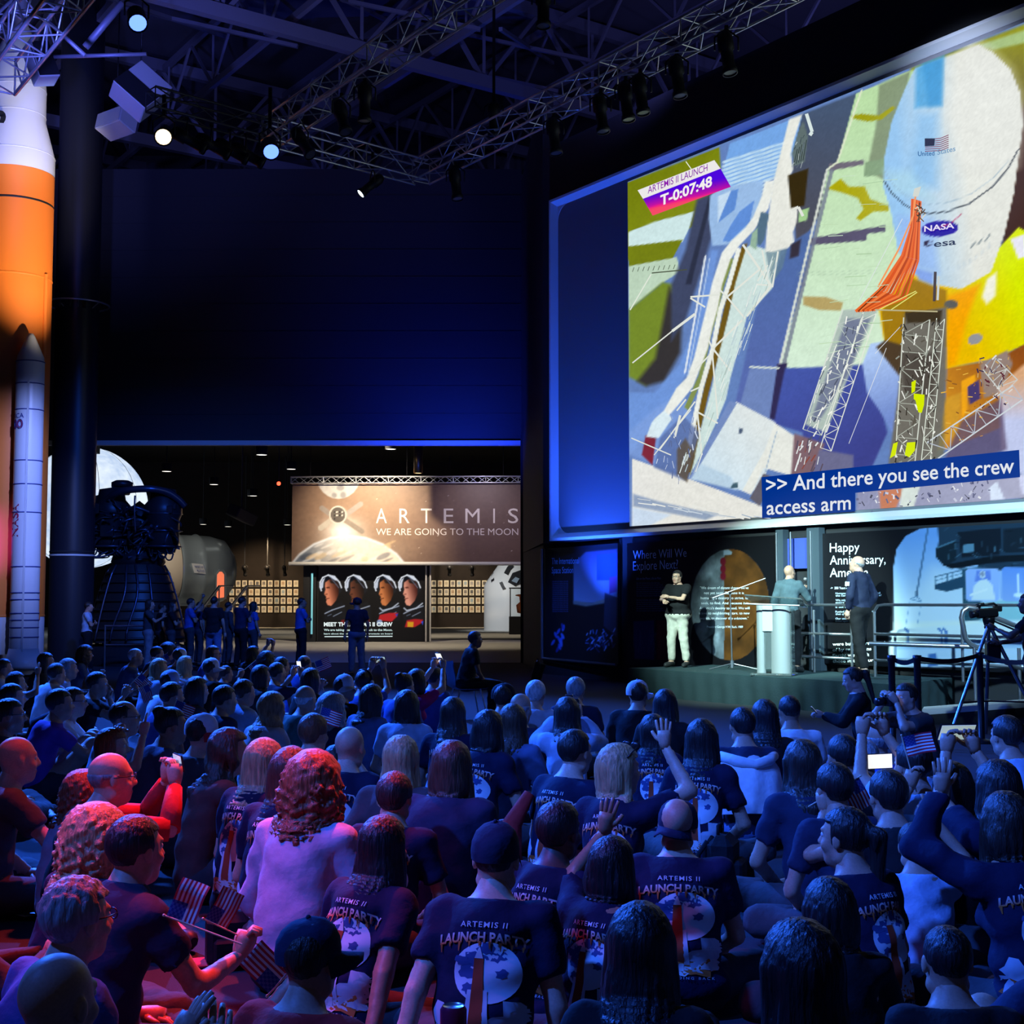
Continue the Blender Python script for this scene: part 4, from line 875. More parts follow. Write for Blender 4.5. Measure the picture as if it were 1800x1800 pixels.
P.poly([(1960, 470), (2060, 420), (2080, 860), (1990, 880)], '#c4c8e0', soft=5, c2='#8f98c4', g=((1970, 600), (2070, 600))); P.poly([(2090, 420), (2300, 340), (2300, 900), (2100, 880)], '#5b6aa4', soft=5)
P.grain(.025, 14, 3); P.grain(.05, 3, 9)
pic = P.build('screen_picture', m_shine, scr, gain=1.1)
O = Over(SW(0, 0, .034), N1); rr = random.Random(11)
Wt = '#dfe3da'
# tower bracing
for a, b, w_ in (((1306, 430), (1356, 502), 4), ((1356, 502), (1313, 556), 4), ((1276, 524), (1335, 474), 3.2), ((1278, 522), (1310, 560), 3.2), ((1266, 510), (1280, 524), 3), ((1340, 440), (1352, 502), 3), ((1368, 442), (1358, 505), 3), ((1330, 500), (1356, 502), 2.5), ((1332, 494), (1350, 466), 2.2),
               ((1253, 613), (1306, 562), 3.2), ((1256, 616), (1284, 652), 3.2), ((1243, 590), (1252, 612), 2.6), ((1252, 616), (1262, 736), 2.8), ((1248, 624), (1222, 650), 2.6), ((1226, 724), (1262, 744), 3), ((1226, 724), (1234, 800), 3), ((1214, 688), (1232, 680), 2.6), ((1206, 702), (1190, 722), 2.6), ((1222, 706), (1160, 790), 2.4), ((1196, 730), (1186, 770), 4), ((1112, 638), (1182, 582), 2.2), ((1182, 582), (1222, 552), 4.5), ((1214, 522), (1266, 518), 3), ((1214, 524), (1240, 540), 3), ((1110, 770), (1180, 800), 2), ((1150, 800), (1215, 720), 1.6)):
    O.line([a, b], w_, Wt)
for k in range(9): O.line([(1112 + k * 9, 478 + k * -.6), (1115 + k * 9, 470 - k * .6)], 1.2, '#5d6a58')
O.line([(1108, 545), (1145, 482)], 2, '#dfe6d8'); O.line([(1206, 284), (1216, 298)], 1.6, '#e8ecd8'); O.line([(1146, 480), (1208, 474)], 2, '#49503f')
for k in range(5): O.line([(1396 + k * 4, 290 - k * 2), (1402 + k * 4, 262 - k * 4)], 1.3, '#2f3a3a')
O.line([(1418, 200), (1428, 232), (1424, 238)], 6, '#d6e4e2'); O.line([(1392, 370), (1404, 364), (1412, 380)], 5, '#dfe2da')
# crane truss towers
def lattice(p0, p1, w0, w1, n, lw, c, c2=None):
    p0 = np.array(p0, float); p1 = np.array(p1, float); d = (p1-p0)/np.hypot(*(p1-p0)); nn = np.array([-d[1], d[0]])
    for s in (-1, 1): O.line([p0+nn*s*w0/2, p1+nn*s*w1/2], lw, c)
    for i in range(n):
        a = p0+(p1-p0)*i/n; b = p0+(p1-p0)*(i+1)/n; wa = w0+(w1-w0)*i/n; wb = w0+(w1-w0)*(i+1)/n; s = 1 if i % 2 else -1
        O.line([a+nn*s*wa/2, b-nn*s*wb/2], lw*.7, c2 or c); O.line([b-nn*wb/2, b+nn*wb/2], lw*.6, c2 or c)
lattice((1500, 550), (1428, 760), 38, 34, 8, 2, '#d5ddd4', '#b8c4c0'); lattice((1530, 548), (1452, 790), 22, 20, 12, 1.6, '#e3e8dc')
lattice((1612, 560), (1590, 830), 46, 34, 9, 2, '#d2d8cc', '#aeb4a8'); lattice((1654, 560), (1626, 830), 14, 16, 14, 1.5, '#dfe8da')
lattice((1640, 792), (1790, 690), 34, 30, 7, 2.4, '#cdd6dc', '#b4bcc8'); lattice((1740, 640), (1776, 680), 30, 36, 4, 2, '#c8ccc8')
for k in range(130):
    x = rr.uniform(1585, 1660); y = rr.uniform(560, 830); x -= (y-560)*.06; O.line([(x, y), (x+rr.uniform(-7, 7), y+rr.uniform(3, 16))], rr.uniform(1, 3), rr.choice(('#e2e6da', '#3a342c', '#2c2a28', '#8f948a', '#f0f2ea', '#5b564c')))
for k in range(60):
    y = rr.uniform(552, 770); x = 1500-(y-550)*.34+rr.uniform(-16, 26); O.line([(x, y), (x-rr.uniform(1, 8), y+rr.uniform(5, 18))], rr.uniform(1, 2.6), rr.choice(('#e6eae2', '#4c5264', '#8a94a0', '#f2f4ec')))
for k in range(50):
    x = rr.uniform(1720, 1775); y = rr.uniform(625, 720); O.line([(x, y), (x+rr.uniform(-9, 9), y+rr.uniform(-9, 9))], rr.uniform(1, 3), rr.choice(('#dcdcd8', '#5a2030', '#3a3050', '#c8a060', '#8f8f98')))
for k in range(60):
    x = rr.uniform(1510, 1740); y = 900-(x-1510)*.085+rr.uniform(-34, 0); O.line([(x, y), (x+rr.uniform(-6, 6), y+rr.uniform(-8, 3))], rr.uniform(1, 4), rr.choice(('#55587a', '#c4c8dc', '#e0e4ea', '#6a6c8c', '#4a4a5c')))
for k in range(26):
    x = rr.uniform(1404, 1450); y = rr.uniform(770, 835); O.line([(x, y), (x-rr.uniform(2, 8), y+rr.uniform(6, 20))], rr.uniform(1, 3), rr.choice(('#dfe4e4', '#8a4a40', '#d8dce0', '#5c5060')))
# yellow pipe sleeves, cables
for pl_ in ([(1604, 672), (1612, 668), (1610, 688), (1604, 692)], [(1608, 692), (1627, 694), (1626, 712), (1622, 726), (1616, 725), (1616, 706), (1608, 702)], [(1572, 780), (1580, 777), (1576, 800), (1566, 806)], [(1596, 778), (1611, 777), (1610, 792), (1600, 804), (1592, 800)]): O.poly(pl_, '#d4e800')
for k in range(9):
    f = k/8; c = ('#e86a2c', '#d8551e', '#f07c3c', '#b8461a')[k % 4]
    O.line([(1606+f*14, 350+f*4), (1604+f*14, 400), (1588+f*28, 450+f*8), (1548+f*46, 510+f*14), (1506+f*32, 548-f*2)], 5.5-f*2, c)
O.line([(1611, 345), (1607, 380), (1582, 438), (1545, 505)], 3, '#f29a5c'); O.line([(1560, 500), (1510, 548)], 1.5, '#2c2410')
O.poly([(1609, 332), (1621, 328), (1616, 346), (1606, 346)], '#cfd4cc')
for k in range(14): O.line([(rr.uniform(1608, 1630), rr.uniform(356, 392)), (rr.uniform(1608, 1630), rr.uniform(356, 392))], 1.8, rr.choice(('#3a2a18', '#d8d4c0', '#6a4a28')))
O.line([(1546, 545), (1612, 512)], 1.6, '#e6e87c'); O.line([(1568, 545), (1614, 514)], 1.6, '#e6e87c'); O.line([(1646, 478), (1644, 530)], 5, '#4a4248'); O.line([(1652, 486), (1650, 528)], 4, '#c8d0d0'); O.line([(1540, 545), (1650, 548)], 2.5, '#b8b088')
for a, b in (((1584, 575), (1540, 622)), ((1560, 612), (1494, 780)), ((1588, 385), (1512, 530))): O.line([a, b], 1, '#dde2e6')
# fine clutter: tower members, pad joints, machinery
for k in range(70):
    f = rr.random(); x = 1366-f*150+rr.uniform(-18, 12); y = 440+f*380; l = rr.uniform(10, 34); O.line([(x, y), (x-l*.36, y+l)], rr.uniform(.7, 1.6), rr.choice(('#dce6e2', '#b4c8d0', '#a8bcb4', '#e8ece6', '#c8d8d8')))
for k in range(30): x = rr.uniform(1440, 1550); y = rr.uniform(310, 630); O.line([(x, y), (x+rr.uniform(8, 40), y-rr.uniform(0, 5))], rr.uniform(.6, 1.4), rr.choice(('#bcd8b0', '#a4c49a', '#c8e0c4')))
for k in range(26): x = rr.uniform(1155, 1230); y = rr.uniform(725, 840); O.line([(x, y), (x+rr.uniform(-4, 6), y+rr.uniform(8, 16))], rr.uniform(.8, 2.), rr.choice(('#c4d0e4', '#5c6c98', '#8ca0cc')))
for k in range(18): x = rr.uniform(1118, 1330); y = 872+(x-1118)*.16+rr.uniform(0, 14); O.line([(x, y), (x+rr.uniform(14, 34), y+rr.uniform(3, 7))], rr.uniform(.8, 2.2), rr.choice(('#c0ccd8', '#a8b8c8', '#e4e6e0')))
for k in range(34): x = rr.uniform(1664, 1740); y = rr.uniform(650, 780); O.line([(x, y), (x+rr.uniform(-10, 10), y+rr.uniform(-3, 3))], rr.uniform(.8, 2.4), rr.choice(('#d89828', '#a86820', '#e8b848', '#8a5a28')))
for k in range(14): x = rr.uniform(1398, 1418); y = rr.uniform(230, 300); O.line([(x, y), (x-rr.uniform(0, 5), y+rr.uniform(4, 12))], rr.uniform(.8, 1.6), rr.choice(('#3c4a50', '#a8b4b4', '#5c6a74')))
# badge and captions
O.poly([(1123, 335), (1258, 282), (1269, 297), (1132.5, 350)], '#e9e6e6')
bx = [(1132.5, 350), (1269, 297), (1287, 329), (1149.5, 379.5)]; bc = np.array([C3('#5a12d8'), C3('#4a00d0'), C3('#5a00e0'), C3('#f0506a')])
n_ = 8; vv = []; cc = []
for i in range(n_+1):
    for j in range(n_+1):
        u, v_ = i/n_, j/n_; a = np.array(bx[0])*(1-u)+np.array(bx[1])*u; b = np.array(bx[3])*(1-u)+np.array(bx[2])*u; vv.append(a*(1-v_)+b*v_)
        t_ = min(1, max(0, v_*1.3-u*.75+.12)); cc.append(C3('#4c06da')*(1-t_)+C3('#f01888')*t_ if t_ < .8 else C3('#f01888')*(1-(t_-.8)*3)+C3('#f86a50')*(t_-.8)*3)
O.tri(vv, [[i*(n_+1)+j, (i+1)*(n_+1)+j, (i+1)*(n_+1)+j+1] for i in range(n_) for j in range(n_)]+[[i*(n_+1)+j, (i+1)*(n_+1)+j+1, i*(n_+1)+j+1] for i in range(n_) for j in range(n_)], np.array(cc))
O.text('ARTEMIS II LAUNCH', 1141, 1246, 341, 329, '#8a1aa8', -.385, .004); O.text('T-0:07:48', 1163, 1254, 362, 344, '#f2ecec', -.385, .03)
O.poly([(1341, 839), (1794, 791), (1795.5, 839), (1342, 882)], '#00308c'); O.poly([(1342, 880), (1506, 864), (1506, 899), (1342, 911)], '#00308c')
O.text('>> And there you see the crew', 1349, 1785, 866, 840, '#dfe3ea', -.0805, .012); O.text('access arm', 1350, 1498, 905, 880, '#dfe3ea', -.066, .012)
O.poly([(1628, 244), (1646, 244), (1645, 257), (1628, 258)], '#1c2040')
for k in range(7): O.line([(1646 if k < 4 else 1628.5, 245 + k * 3.6), (1656, 243.8 + k * 3.6), (1670, 238 + k * 3.6)], 1.5, '#84445c')
O.text('United', 1616, 1645, 275, 267, '#1c5a94', -.04, .01); O.text('States', 1650, 1682, 273, 264, '#6a94b8', -.22, .01)
O.text('NASA', 1627, 1680, 408, 398, '#e4dcf4', -.12, .02); O.text('esa', 1644, 1683, 435, 423.5, '#2a3656', -.12, .015)
O.build('picture_detail', m_shine, pic, gain=1.02)
# ================================================================ banner
BY = 50.0
bL, bR = atY(514, 851, BY), atY(917, 851, BY); bz0 = atY(700, 988, BY).z; bz1 = atY(700, 849, BY).z
bn = empty('hanging_banner', (bL.x, BY, bz0), 0, 'long dark banner with earth, moon and space capsule', 'banner')
for fx_ in (.08, .5, .92): bar('cable', ((bR.x-bL.x)*fx_, -.1, bz1-bz0), ((bR.x-bL.x)*fx_, -.1, 9.7-bz0), .012, m_black, bn)
MB().box(((bR.x-bL.x)/2, .05, (bz1-bz0)/2), (bR.x-bL.x, .06, bz1-bz0)).build('backing', m_black, bn)
P = Paint((bL.x, BY - .001, bz0), (1, 0, 0), (0, 0, 1), bR.x-bL.x, bz1-bz0, .042, .03)
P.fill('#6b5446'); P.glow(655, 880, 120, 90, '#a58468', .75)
P.ell(595, 838, 38, 39, '#b9b6b2', 1.5); 
def crater(cx, cy, rx, ry, n, c, sd, a=.6):
    r = random.Random(sd)
    for i in range(n):
        t = r.uniform(0, 6.28); q = math.sqrt(r.random())*.9; x = cx+rx*q*math.cos(t); y = cy+ry*q*math.sin(t); P.ell(x, y, r.uniform(.06, .2)*rx, r.uniform(.06, .2)*ry, c, 3, a)
crater(595, 845, 34, 30, 14, '#6f6d70', 5)
P.ell(612, 1052, 122, 112, '#c9d0dc', 3); P.ell(612, 1056, 120, 112, '#5a6474', 3, c2='#cfc4b8', g=((540, 980), (620, 960)))
for k in range(26):
    r_ = random.Random(k); x = r_.uniform(520, 690); y = r_.uniform(955, 988); P.ell(x, y, r_.uniform(4, 16), r_.uniform(1.5, 5), r_.choice(('#e6e6e8', '#c8a878', '#2a3448', '#dcdce4')), 3, .6, rot=-.4)
P.glow(602, 935, 34, 26, '#f2f0ee', .9); P.glow(625, 972, 70, 26, '#e8dccc', .55)
P.line([(566, 893), (586, 908)], 9, '#8a8078'); P.line([(604, 908), (634, 886)], 9, '#9a9088'); P.line([(564, 928), (586, 912)], 10, '#b0a89c'); P.line([(606, 914), (636, 934)], 9, '#8c8074')
P.ell(594, 905, 15.5, 16, '#c8c2b8', 1.4); P.ell(594, 905, 13, 13.5, '#56504a', 1.4); 
for k in range(9): P.ell(588+(k % 4)*4.5, 900+(k // 4)*6, 1.6, 1.6, '#d8d0c4' if k % 2 else '#1c1a18', 1)
for k in range(24): r_ = random.Random(k+90); P.ell(r_.uniform(640, 910), r_.uniform(855, 985), .6, .6, '#d8c8b8', .9)
P.grain(.06, 5, 4)
bp = P.build('printed_cloth', m_print, bn)
O = Over(Vector((bL.x, BY - .001, bz0)), Vector((0, -1, 0)))
for ch, x0, x1 in (('A', 661, 680), ('R', 702, 720), ('T', 740, 759), ('E', 780, 797), ('M', 818, 843), ('I', 867, 870), ('S', 893, 911)): O.text(ch, x0, x1, 919.5, 894, '#ece2d6', 0, 0.)
O.text('WE ARE GOING TO THE MOON', 661, 911, 940.5, 929, '#e2d8ce', 0, 0.)
O.build('banner_lettering', m_print, bp)
bar('lower_rail', (-.1, -.02, -.06), (bR.x-bL.x+.1, -.02, -.06), .07, m_whitetrim, bn, 'rod')
box_truss('banner_truss', atY(512, 844, BY - .1), atY(925, 843, BY - .1), .24, .3, 'bright flat truss carrying the long banner', r=.022)
lamp('SPOT', (atY(645, 900, 45).x, 44.5, 7.6), (atY(650, 900, BY).x, BY, 4.4), (1, .84, .62), 4800, .06, 62, 1.)
lamp('SPOT', (atY(840, 900, 46).x, 46.0, 6.6), (atY(850, 900, BY).x, BY, 4.2), (.85, .75, .9), 500, .06, 80, 1.)
# ================================================================ crew screen
KY = 50.6
k0 = atY(559, 1127, KY); k1 = atY(747, 994, KY)
cs = empty('crew_screen', (k0.x, KY, 0), 0, 'lit display wall with four helmeted astronauts in profile', 'screen')
MB().box(((k1.x-k0.x)/2, .12, (k0.z+k1.z)/2), (k1.x-k0.x+.1, .2, k1.z-k0.z+.1)).build('housing', m_black, cs)
P = Paint((k0.x, KY, k0.z), (1, 0, 0), (0, 0, 1), k1.x-k0.x, k1.z-k0.z, .026, .026)
P.fill('#0b0a0d')
q = lambda x, y: (500+x/4.186, 830+y/4.186)
def Q(pts): return [q(*p) for p in pts]
for dx, skin, shade, dk in ((0, '#d8805c', '#3a140a', 0), (186, '#6a3824', '#170805', 1), (402, '#c87440', '#3a1606', 2), (580, '#d89078', '#481a14', 3)):
    f = lambda pts: Q([(x+dx, y) for x, y in pts])
    P.poly(f([(262, 870), (258, 815), (280, 770), (325, 752), (375, 765), (415, 820), (425, 870), (400, 900), (300, 900)]), '#14151b', 2)
    P.poly(f([(300, 812), (330, 790), (385, 800), (400, 850), (398, 900), (380, 945), (345, 985), (318, 978), (306, 955), (310, 940), (303, 930), (308, 918), (300, 908), (292, 896), (302, 862), (298, 840)]), skin, 1.6, c2=shade, g=(q(318+dx, 890), q(392+dx, 870)))
    P.poly(f([(306, 846), (330, 842), (336, 854), (312, 856)]), shade, 1.4, .8); P.line(f([(306, 932), (328, 928)]), 1.2, shade); P.poly(f([(300, 895), (316, 892), (318, 902), (302, 904)]), shade, 1.2, .5); P.poly(f([(330, 795), (385, 800), (380, 825), (340, 815)]), '#1a1010' if dk != 1 else '#0c0808', 2)
    P.line(f([(272, 872), (262, 845), (262, 810), (282, 775), (322, 757), (368, 768), (405, 810), (420, 850)]), 2.2, '#e4e8f0'); P.poly(f([(268, 862), (265, 820), (280, 790), (300, 775), (288, 810), (284, 850)]), '#c4cad8', 1.6); P.poly(f([(318, 760), (360, 762), (395, 800), (372, 796), (345, 778)]), '#d0d6e4', 1.6); P.line(f([(340, 775), (400, 850)]), 1.4, '#5c6478')
    P.poly(f([(300, 1000), (345, 985), (420, 950), (450, 990), (450, 1090), (290, 1090)]), '#101116', 3)
    P.line(f([(298, 1040), (350, 1015), (440, 985)]), 1.8, '#9aa2b4'); P.line(f([(360, 1060), (420, 1030)]), 1.2, '#8a94a8'); P.line(f([(320, 1056), (345, 1046)]), 1, '#6a7488')
    if dk in (0, 1): P.poly(f([(415, 1090), (440, 1085), (440, 1120), (415, 1120)]), '#8a1418', 2, .8)
P.poly(Q([(700, 1050), (770, 1035), (835, 1035), (830, 1060), (790, 1100), (690, 1090)]), '#b01c22', 2); P.poly(Q([(900, 1090), (960, 1080), (1020, 1085), (1010, 1110), (960, 1140), (885, 1140)]), '#a81a20', 2)
P.poly(Q([(905, 1100), (950, 1102), (948, 1140), (905, 1138)]), '#c8901c', 1.5); P.poly(Q([(815, 1045), (836, 1040), (828, 1065)]), '#2a3aa0', 1.5); P.poly(Q([(1005, 1100), (1022, 1095), (1018, 1125)]), '#3048c0', 1.5); P.ell(*q(700, 1105), 5, 5, '#8898b8', 1.5)
for dx in (402, 580): P.line(Q([(300+dx, 1000), (320+dx, 1018), (390+dx, 1000), (435+dx, 965)]), 2.2, '#aab0bc')
cp_ = P.build('screen_picture', m_shine, cs, gain=1.)
O = Over(Vector((k0.x, KY, 0)), Vector((0, -1, 0)))
O.text('MEET THE ARTEMIS II CREW', *[q(290, 0)[0], q(795, 0)[0]], q(0, 1133)[1], q(0, 1104)[1], '#e4f0f0', 0, .04)
O.text('We are taking the next crew back to the Moon.', q(290, 0)[0], q(795, 0)[0], q(0, 1168)[1], q(0, 1152)[1], '#c4dcdc', 0, .03)
O.text('learn about the mission and the astronauts on board', q(290, 0)[0], q(795, 0)[0], q(0, 1194)[1], q(0, 1182)[1], '#b8d0d0', 0, .03)
O.line([q(295, 1210), q(795, 1208)], 1.6, '#d8ecec'); O.build('screen_lettering', m_shine, cp_)
for px, w_ in ((545, 22), (752, 9)):
    a = atY(px, 1055, KY); MB().box((a.x-k0.x, .1, 1.75), (w_*KY/FPX, .5, 3.5)).build('side_pier', m_black, cs)
for px in (749.5, 757): bar('edge_strip', (atY(px, 1055, KY).x-k0.x, -.2, .02), (atY(px, 1055, KY).x-k0.x, -.2, 3.0), .035, m_whitetrim, cs)
MB().box(((k1.x-k0.x)/2, .1, 3.0), (k1.x-k0.x+1.1, .5, .16)).build('header', m_black, cs)
bar('side_light', (atY(550, 1055, KY).x-k0.x, -.25, .3), (atY(550, 1055, KY).x-k0.x, -.25, 2.6), .04, mat('cyan_glow', (.2, .6, .7), .5, emit=.5), cs)
# ================================================================ posters along the stage
def poster(name, pts, label, thick=.06):
    """pts: tl, tr, br, bl world corners"""
    tl, tr, br, bl = [Vector(p) for p in pts]; n = (tr-tl).cross(bl-tl).normalized()
    if n.y > 0: n = -n
    e = empty(name, (bl.x, bl.y, bl.z), 0, label, 'poster panel', 'poster panels behind the stage')
    o = Vector(bl); slab('board', [p-o for p in (bl, br, tr, tl)], thick, m_black, e, dirn=-n)
    return e, n, o, (br-bl).normalized(), (br-bl).length, (tl-bl).length
PO = .10
def sw_rect(x0, x1, ytop, ybot): 
    a, b = s_of(x0, PO), s_of(x1, PO); zt_, zb_ = z_of(x0, ytop, PO), z_of(x0, ybot, PO); return [SW(a, zt_, PO), SW(b, zt_, PO), SW(b, zb_, PO), SW(a, zb_, PO)]
# ---- where will we explore next
e, n, o, eu, Wd, Ht = poster('poster_panel', sw_rect(1103, 1367, 955, 1168), 'dark poster of a half grey, half rusty planet disc with a question heading')
P = Paint(o+n*.003, eu, UP, Wd, Ht, .022, .016)
P.fill('#15151c')
P.poly([(1113, 1092), (1150, 1090), (1150, 1160), (1115, 1158)], '#2c46a8', 2); P.poly([(1154, 1091), (1182, 1090), (1182, 1160), (1154, 1160)], '#8a1c2c', 2)
for k in range(40): r_ = random.Random(k); x = r_.uniform(1114, 1180); P.line([(x, r_.uniform(1095, 1155)), (x+r_.uniform(-5, 5), r_.uniform(1095, 1158))], 1.4, '#5f86d8' if x < 1151 else '#c85a5a', .5)
P.ell(1283, 1063, 69, 98, '#8e9aa8', 1.5)
sel = (s_ := ((P.x-1283)/69)**2+((P.y-1063)/98)**2 < 1); tex = fbm(P.x/13, P.y/18, 8); P.c[sel] *= (.45+tex[sel, None]*1.1)
right = sel & (P.x > 1273); P.c[right] = C3('#7a4a1e')[None]*(.55+.9*fbm(P.x/20, P.y/24, 4)[right, None])
P.poly([(1272, 967), (1280, 966), (1287, 970), (1286, 975), (1272, 976)], '#b8c8e0', 1.5)
for cy in (987, 1000, 1013): P.ell(1271, cy, 5, 7, '#8a1830', 1.5)
pp_ = P.build('printed_face', m_print, e, gain=.42)
O = Over(o+n*.004, n)
SERIF = '#b8d4ff'
O.text('Where Will We', 1113, 1207, 983, 968, SERIF, -.045, -.004); O.text('Explore Next?', 1113, 1192, 1003, 987, SERIF, -.045, -.004)
O.text('Life on the Moon, Life on Mars', 1119, 1162, 1019, 1015, '#6a88c8', -.02)
for k in range(14):
    if k != 7: O.text('the next missions carry crews and cargo to build a base'[: 40 + (k * 7) % 14], 1119, 1160+(k*5) % 11, 1026+k*3.75, 1023.4+k*3.75, '#46609a', -.01)
qt = ['"We dream of distant shores we\'ve', 'not yet seen. Because it is', "humanity's destiny to strive, to", 'seek, to find. And because it is', "America's destiny to lead. We will", 'travel to neighboring stars, to new', 'worlds, to discover the unknown."']
xs = [(1231, 1316), (1238, 1308), (1232, 1316), (1233, 1316), (1230, 1318), (1229, 1318), (1231, 1316)]
for k, (tx, (x0, x1)) in enumerate(zip(qt, xs)): O.text(tx, x0, x1, 1035.5+k*8.9, 1031+k*8.9, '#c4ccd4', 0., -.004)
O.text('President George H.W. Bush, 1989', 1243, 1306, 1103.5, 1099.8, '#c4ccd4', .005, -.004)
O.build('poster_lettering', m_print, pp_, gain=1.6)
# ---- happy anniversary
e, n, o, eu, Wd, Ht = poster('poster_panel', sw_rect(1446, 1990, 938, 1166), 'wide poster with a greeting heading and a launch tower on blue sky')
P = Paint(o+n*.003, eu, UP, Wd, Ht, .030, .018)
P.fill('#14141a')
P.poly([(1571, 1107), (1570, 1000), (1576, 965), (1592, 942), (1618, 929), (1640, 925), (2000, 900), (2000, 1172), (1571, 1172)], '#6f9ee0', 1.6, c2='#dfe8ec', g=((1640, 940), (1650, 1100)))
P.poly([(1640, 1000), (1700, 1000), (1720, 1110), (1580, 1110), (1600, 1060)], '#cfe0ee', 30, .7); P.poly([(1572, 1095), (1760, 1088), (1760, 1112), (1572, 1112)], '#e4ece4', 8, .8)
P.poly([(1648, 926), (1668, 921), (2000, 896), (2000, 1010), (1830, 1000), (1724, 1004), (1716, 990), (1690, 1000), (1664, 997), (1646, 978), (1650, 950)], '#22384c', 2)
P.poly([(1644, 964), (1680, 950), (1680, 985), (1660, 996), (1644, 978)], '#142430', 1.2); P.poly([(1646, 962), (1679, 949), (1679, 952), (1646, 965)], '#4a7088', 1.2); P.poly([(1684, 935), (1760, 928), (1758, 975), (1690, 980)], '#121c28', 1.5); P.poly([(1692, 958), (1712, 955), (1712, 970), (1692, 972)], '#5c86a0', 1.2); P.poly([(1764, 930), (2000, 910), (2000, 960), (1764, 972)], '#16222e', 2)
P.poly([(1660, 993), (1740, 978), (1830, 974), (1830, 984), (1740, 990), (1672, 1000)], '#0e161e', 1.5); P.poly([(1690, 1000), (1724, 996), (1726, 1090), (1694, 1092)], '#2c5260', 2)
for k in range(9): P.line([(1694, 1004+k*10), (1724, 1000+k*10+(4 if k % 2 else -2))], 1.2, '#16303c', .8)
P.poly([(1643, 1028), (1695, 1012), (1697, 1032), (1664, 1040), (1644, 1036)], '#24465e', 1.5)
for k in range(6): P.line([(1645+k*10, 1014-k*2.6), (1645+k*10, 1029-k*2.6)], 1.2, '#2c5470')
P.line([(1643, 1014), (1695, 1001)], 1.6, '#2c5470'); P.line([(1643, 1021), (1695, 1007)], 1, '#3c6884')
P.poly([(1724, 1060), (1800, 1050), (2000, 1045), (2000, 1085), (1724, 1092)], '#8fc0c8', 6)
for k in range(70): r_ = random.Random(k+7); x = r_.uniform(1655, 1990); y = r_.uniform(925, 996); d_ = r_.choice(((14, -2), (0, 9), (8, 6), (8, -6))); P.line([(x, y), (x+d_[0], y+d_[1])], 1.2, r_.choice(('#0c141c', '#3c5c74', '#10202c', '#507890')), .8)
P.poly([(1563, 1110), (1590, 1104), (1610, 1103), (1720, 1096), (1760, 1094), (2000, 1090), (2000, 1150), (1563, 1160)], '#dce8ea', 2); P.poly([(1573, 1130), (2000, 1118), (2000, 1138), (1573, 1146)], '#7fa8d8', 4, .7)
for x in (1591, 1650, 1658): P.line([(x, 1105), (x+5, 1110), (x+5, 1130)], 4, '#4a78b8')
P.poly([(1573, 1142), (2000, 1136), (2000, 1172), (1573, 1172)], '#b8d0e8', 3); P.poly([(1632, 1150), (1646, 1148), (1648, 1170), (1632, 1172)], '#3c68a8', 2)
P.line([(1631, 929), (1612, 1040)], 3, '#44688c'); P.line([(1612, 1040), (1612, 1048)], 5, '#3c5a78'); P.line([(1600, 1053), (1612, 1048), (1620, 1058), (1600, 1053)], 1.5, '#5a88b4'); P.line([(1600, 1053), (1592, 1100)], .8, '#6f98c4'); P.line([(1620, 1058), (1612, 1100)], .8, '#6f98c4')
def rrect(x0, y0, x1, y1, r): return [(x0+r, y0), (x1-r, y0), (x1, y0+r), (x1, y1-r), (x1-r, y1), (x0+r, y1), (x0, y1-r), (x0, y0+r)]
P.poly(rrect(1697, 999, 1757, 1057, 5), '#9cb6ec', 1.5); P.poly(rrect(1760, 997, 1830, 1057, 5), '#6a94e0', 1.5, c2='#8aa8e0', g=((1790, 1000), (1790, 1055)))
P.poly([(1716, 1003), (1740, 1003), (1742, 1020), (1714, 1022)], '#6a86d8', 2); P.poly([(1708, 1055), (1712, 1030), (1722, 1020), (1734, 1018), (1744, 1028), (1750, 1055)], '#dce4e8', 2); P.ell(1727, 1010, 6, 7, '#c8d0e0', 1.5); P.line([(1706, 1046), (1735, 1036)], 4, '#e8ecec'); P.ell(1727, 1009, 3.4, 4, '#8a90a8', 1)
P.line([(1790, 1010), (1789, 1045)], 3, '#dce8f4'); P.ell(1790, 1046, 8, 4, '#e0ecf4', 3)
P.poly([(1463, 1127), (1550, 1125), (1550, 1170), (1463, 1170)], '#101216', 2)
pp_ = P.build('printed_face', m_print, e, gain=.85)
O = Over(o+n*.004, n)
O.text('Happy', 1459, 1511, 970.5, 955, '#e2eaf0', -.03, .002); O.text('Anniversary,', 1459, 1557, 992.5, 977, '#e2eaf0', -.02, .002); O.text('America', 1459, 1527, 1014.5, 999, '#e2eaf0', -.02, .002)
O.text('->  250 Years of Wonder', 1460, 1510, 1035.5, 1031.5, '#cfdcec', 0, .01)
ln = ['Humans have always looked up and', 'the Earth. What else is possible?', '', 'We might hope to find here an', 'entire life. Sources', '', 'is out there?', '', 'Fueled by ingenuity answering', 'that question', '', 'Our story today, and', 'interspace flight.']
for k, tx in enumerate(ln):
    if tx: O.text(tx, 1469, 1469+len(tx)*2.45, 1044.5+k*4.05, 1041.2+k*4.05, '#b4c8dc', -.01, .01)
for k, tx in enumerate(('were built and reasoned', 'of by generations', 'Earth; were left', 'those in the future')): O.text(tx, 1464, 1464+len(tx)*4, 1135+k*10, 1129.5+k*10, '#e2ecec', -.03, .02)
O.build('poster_lettering', m_print, pp_, gain=1.4)
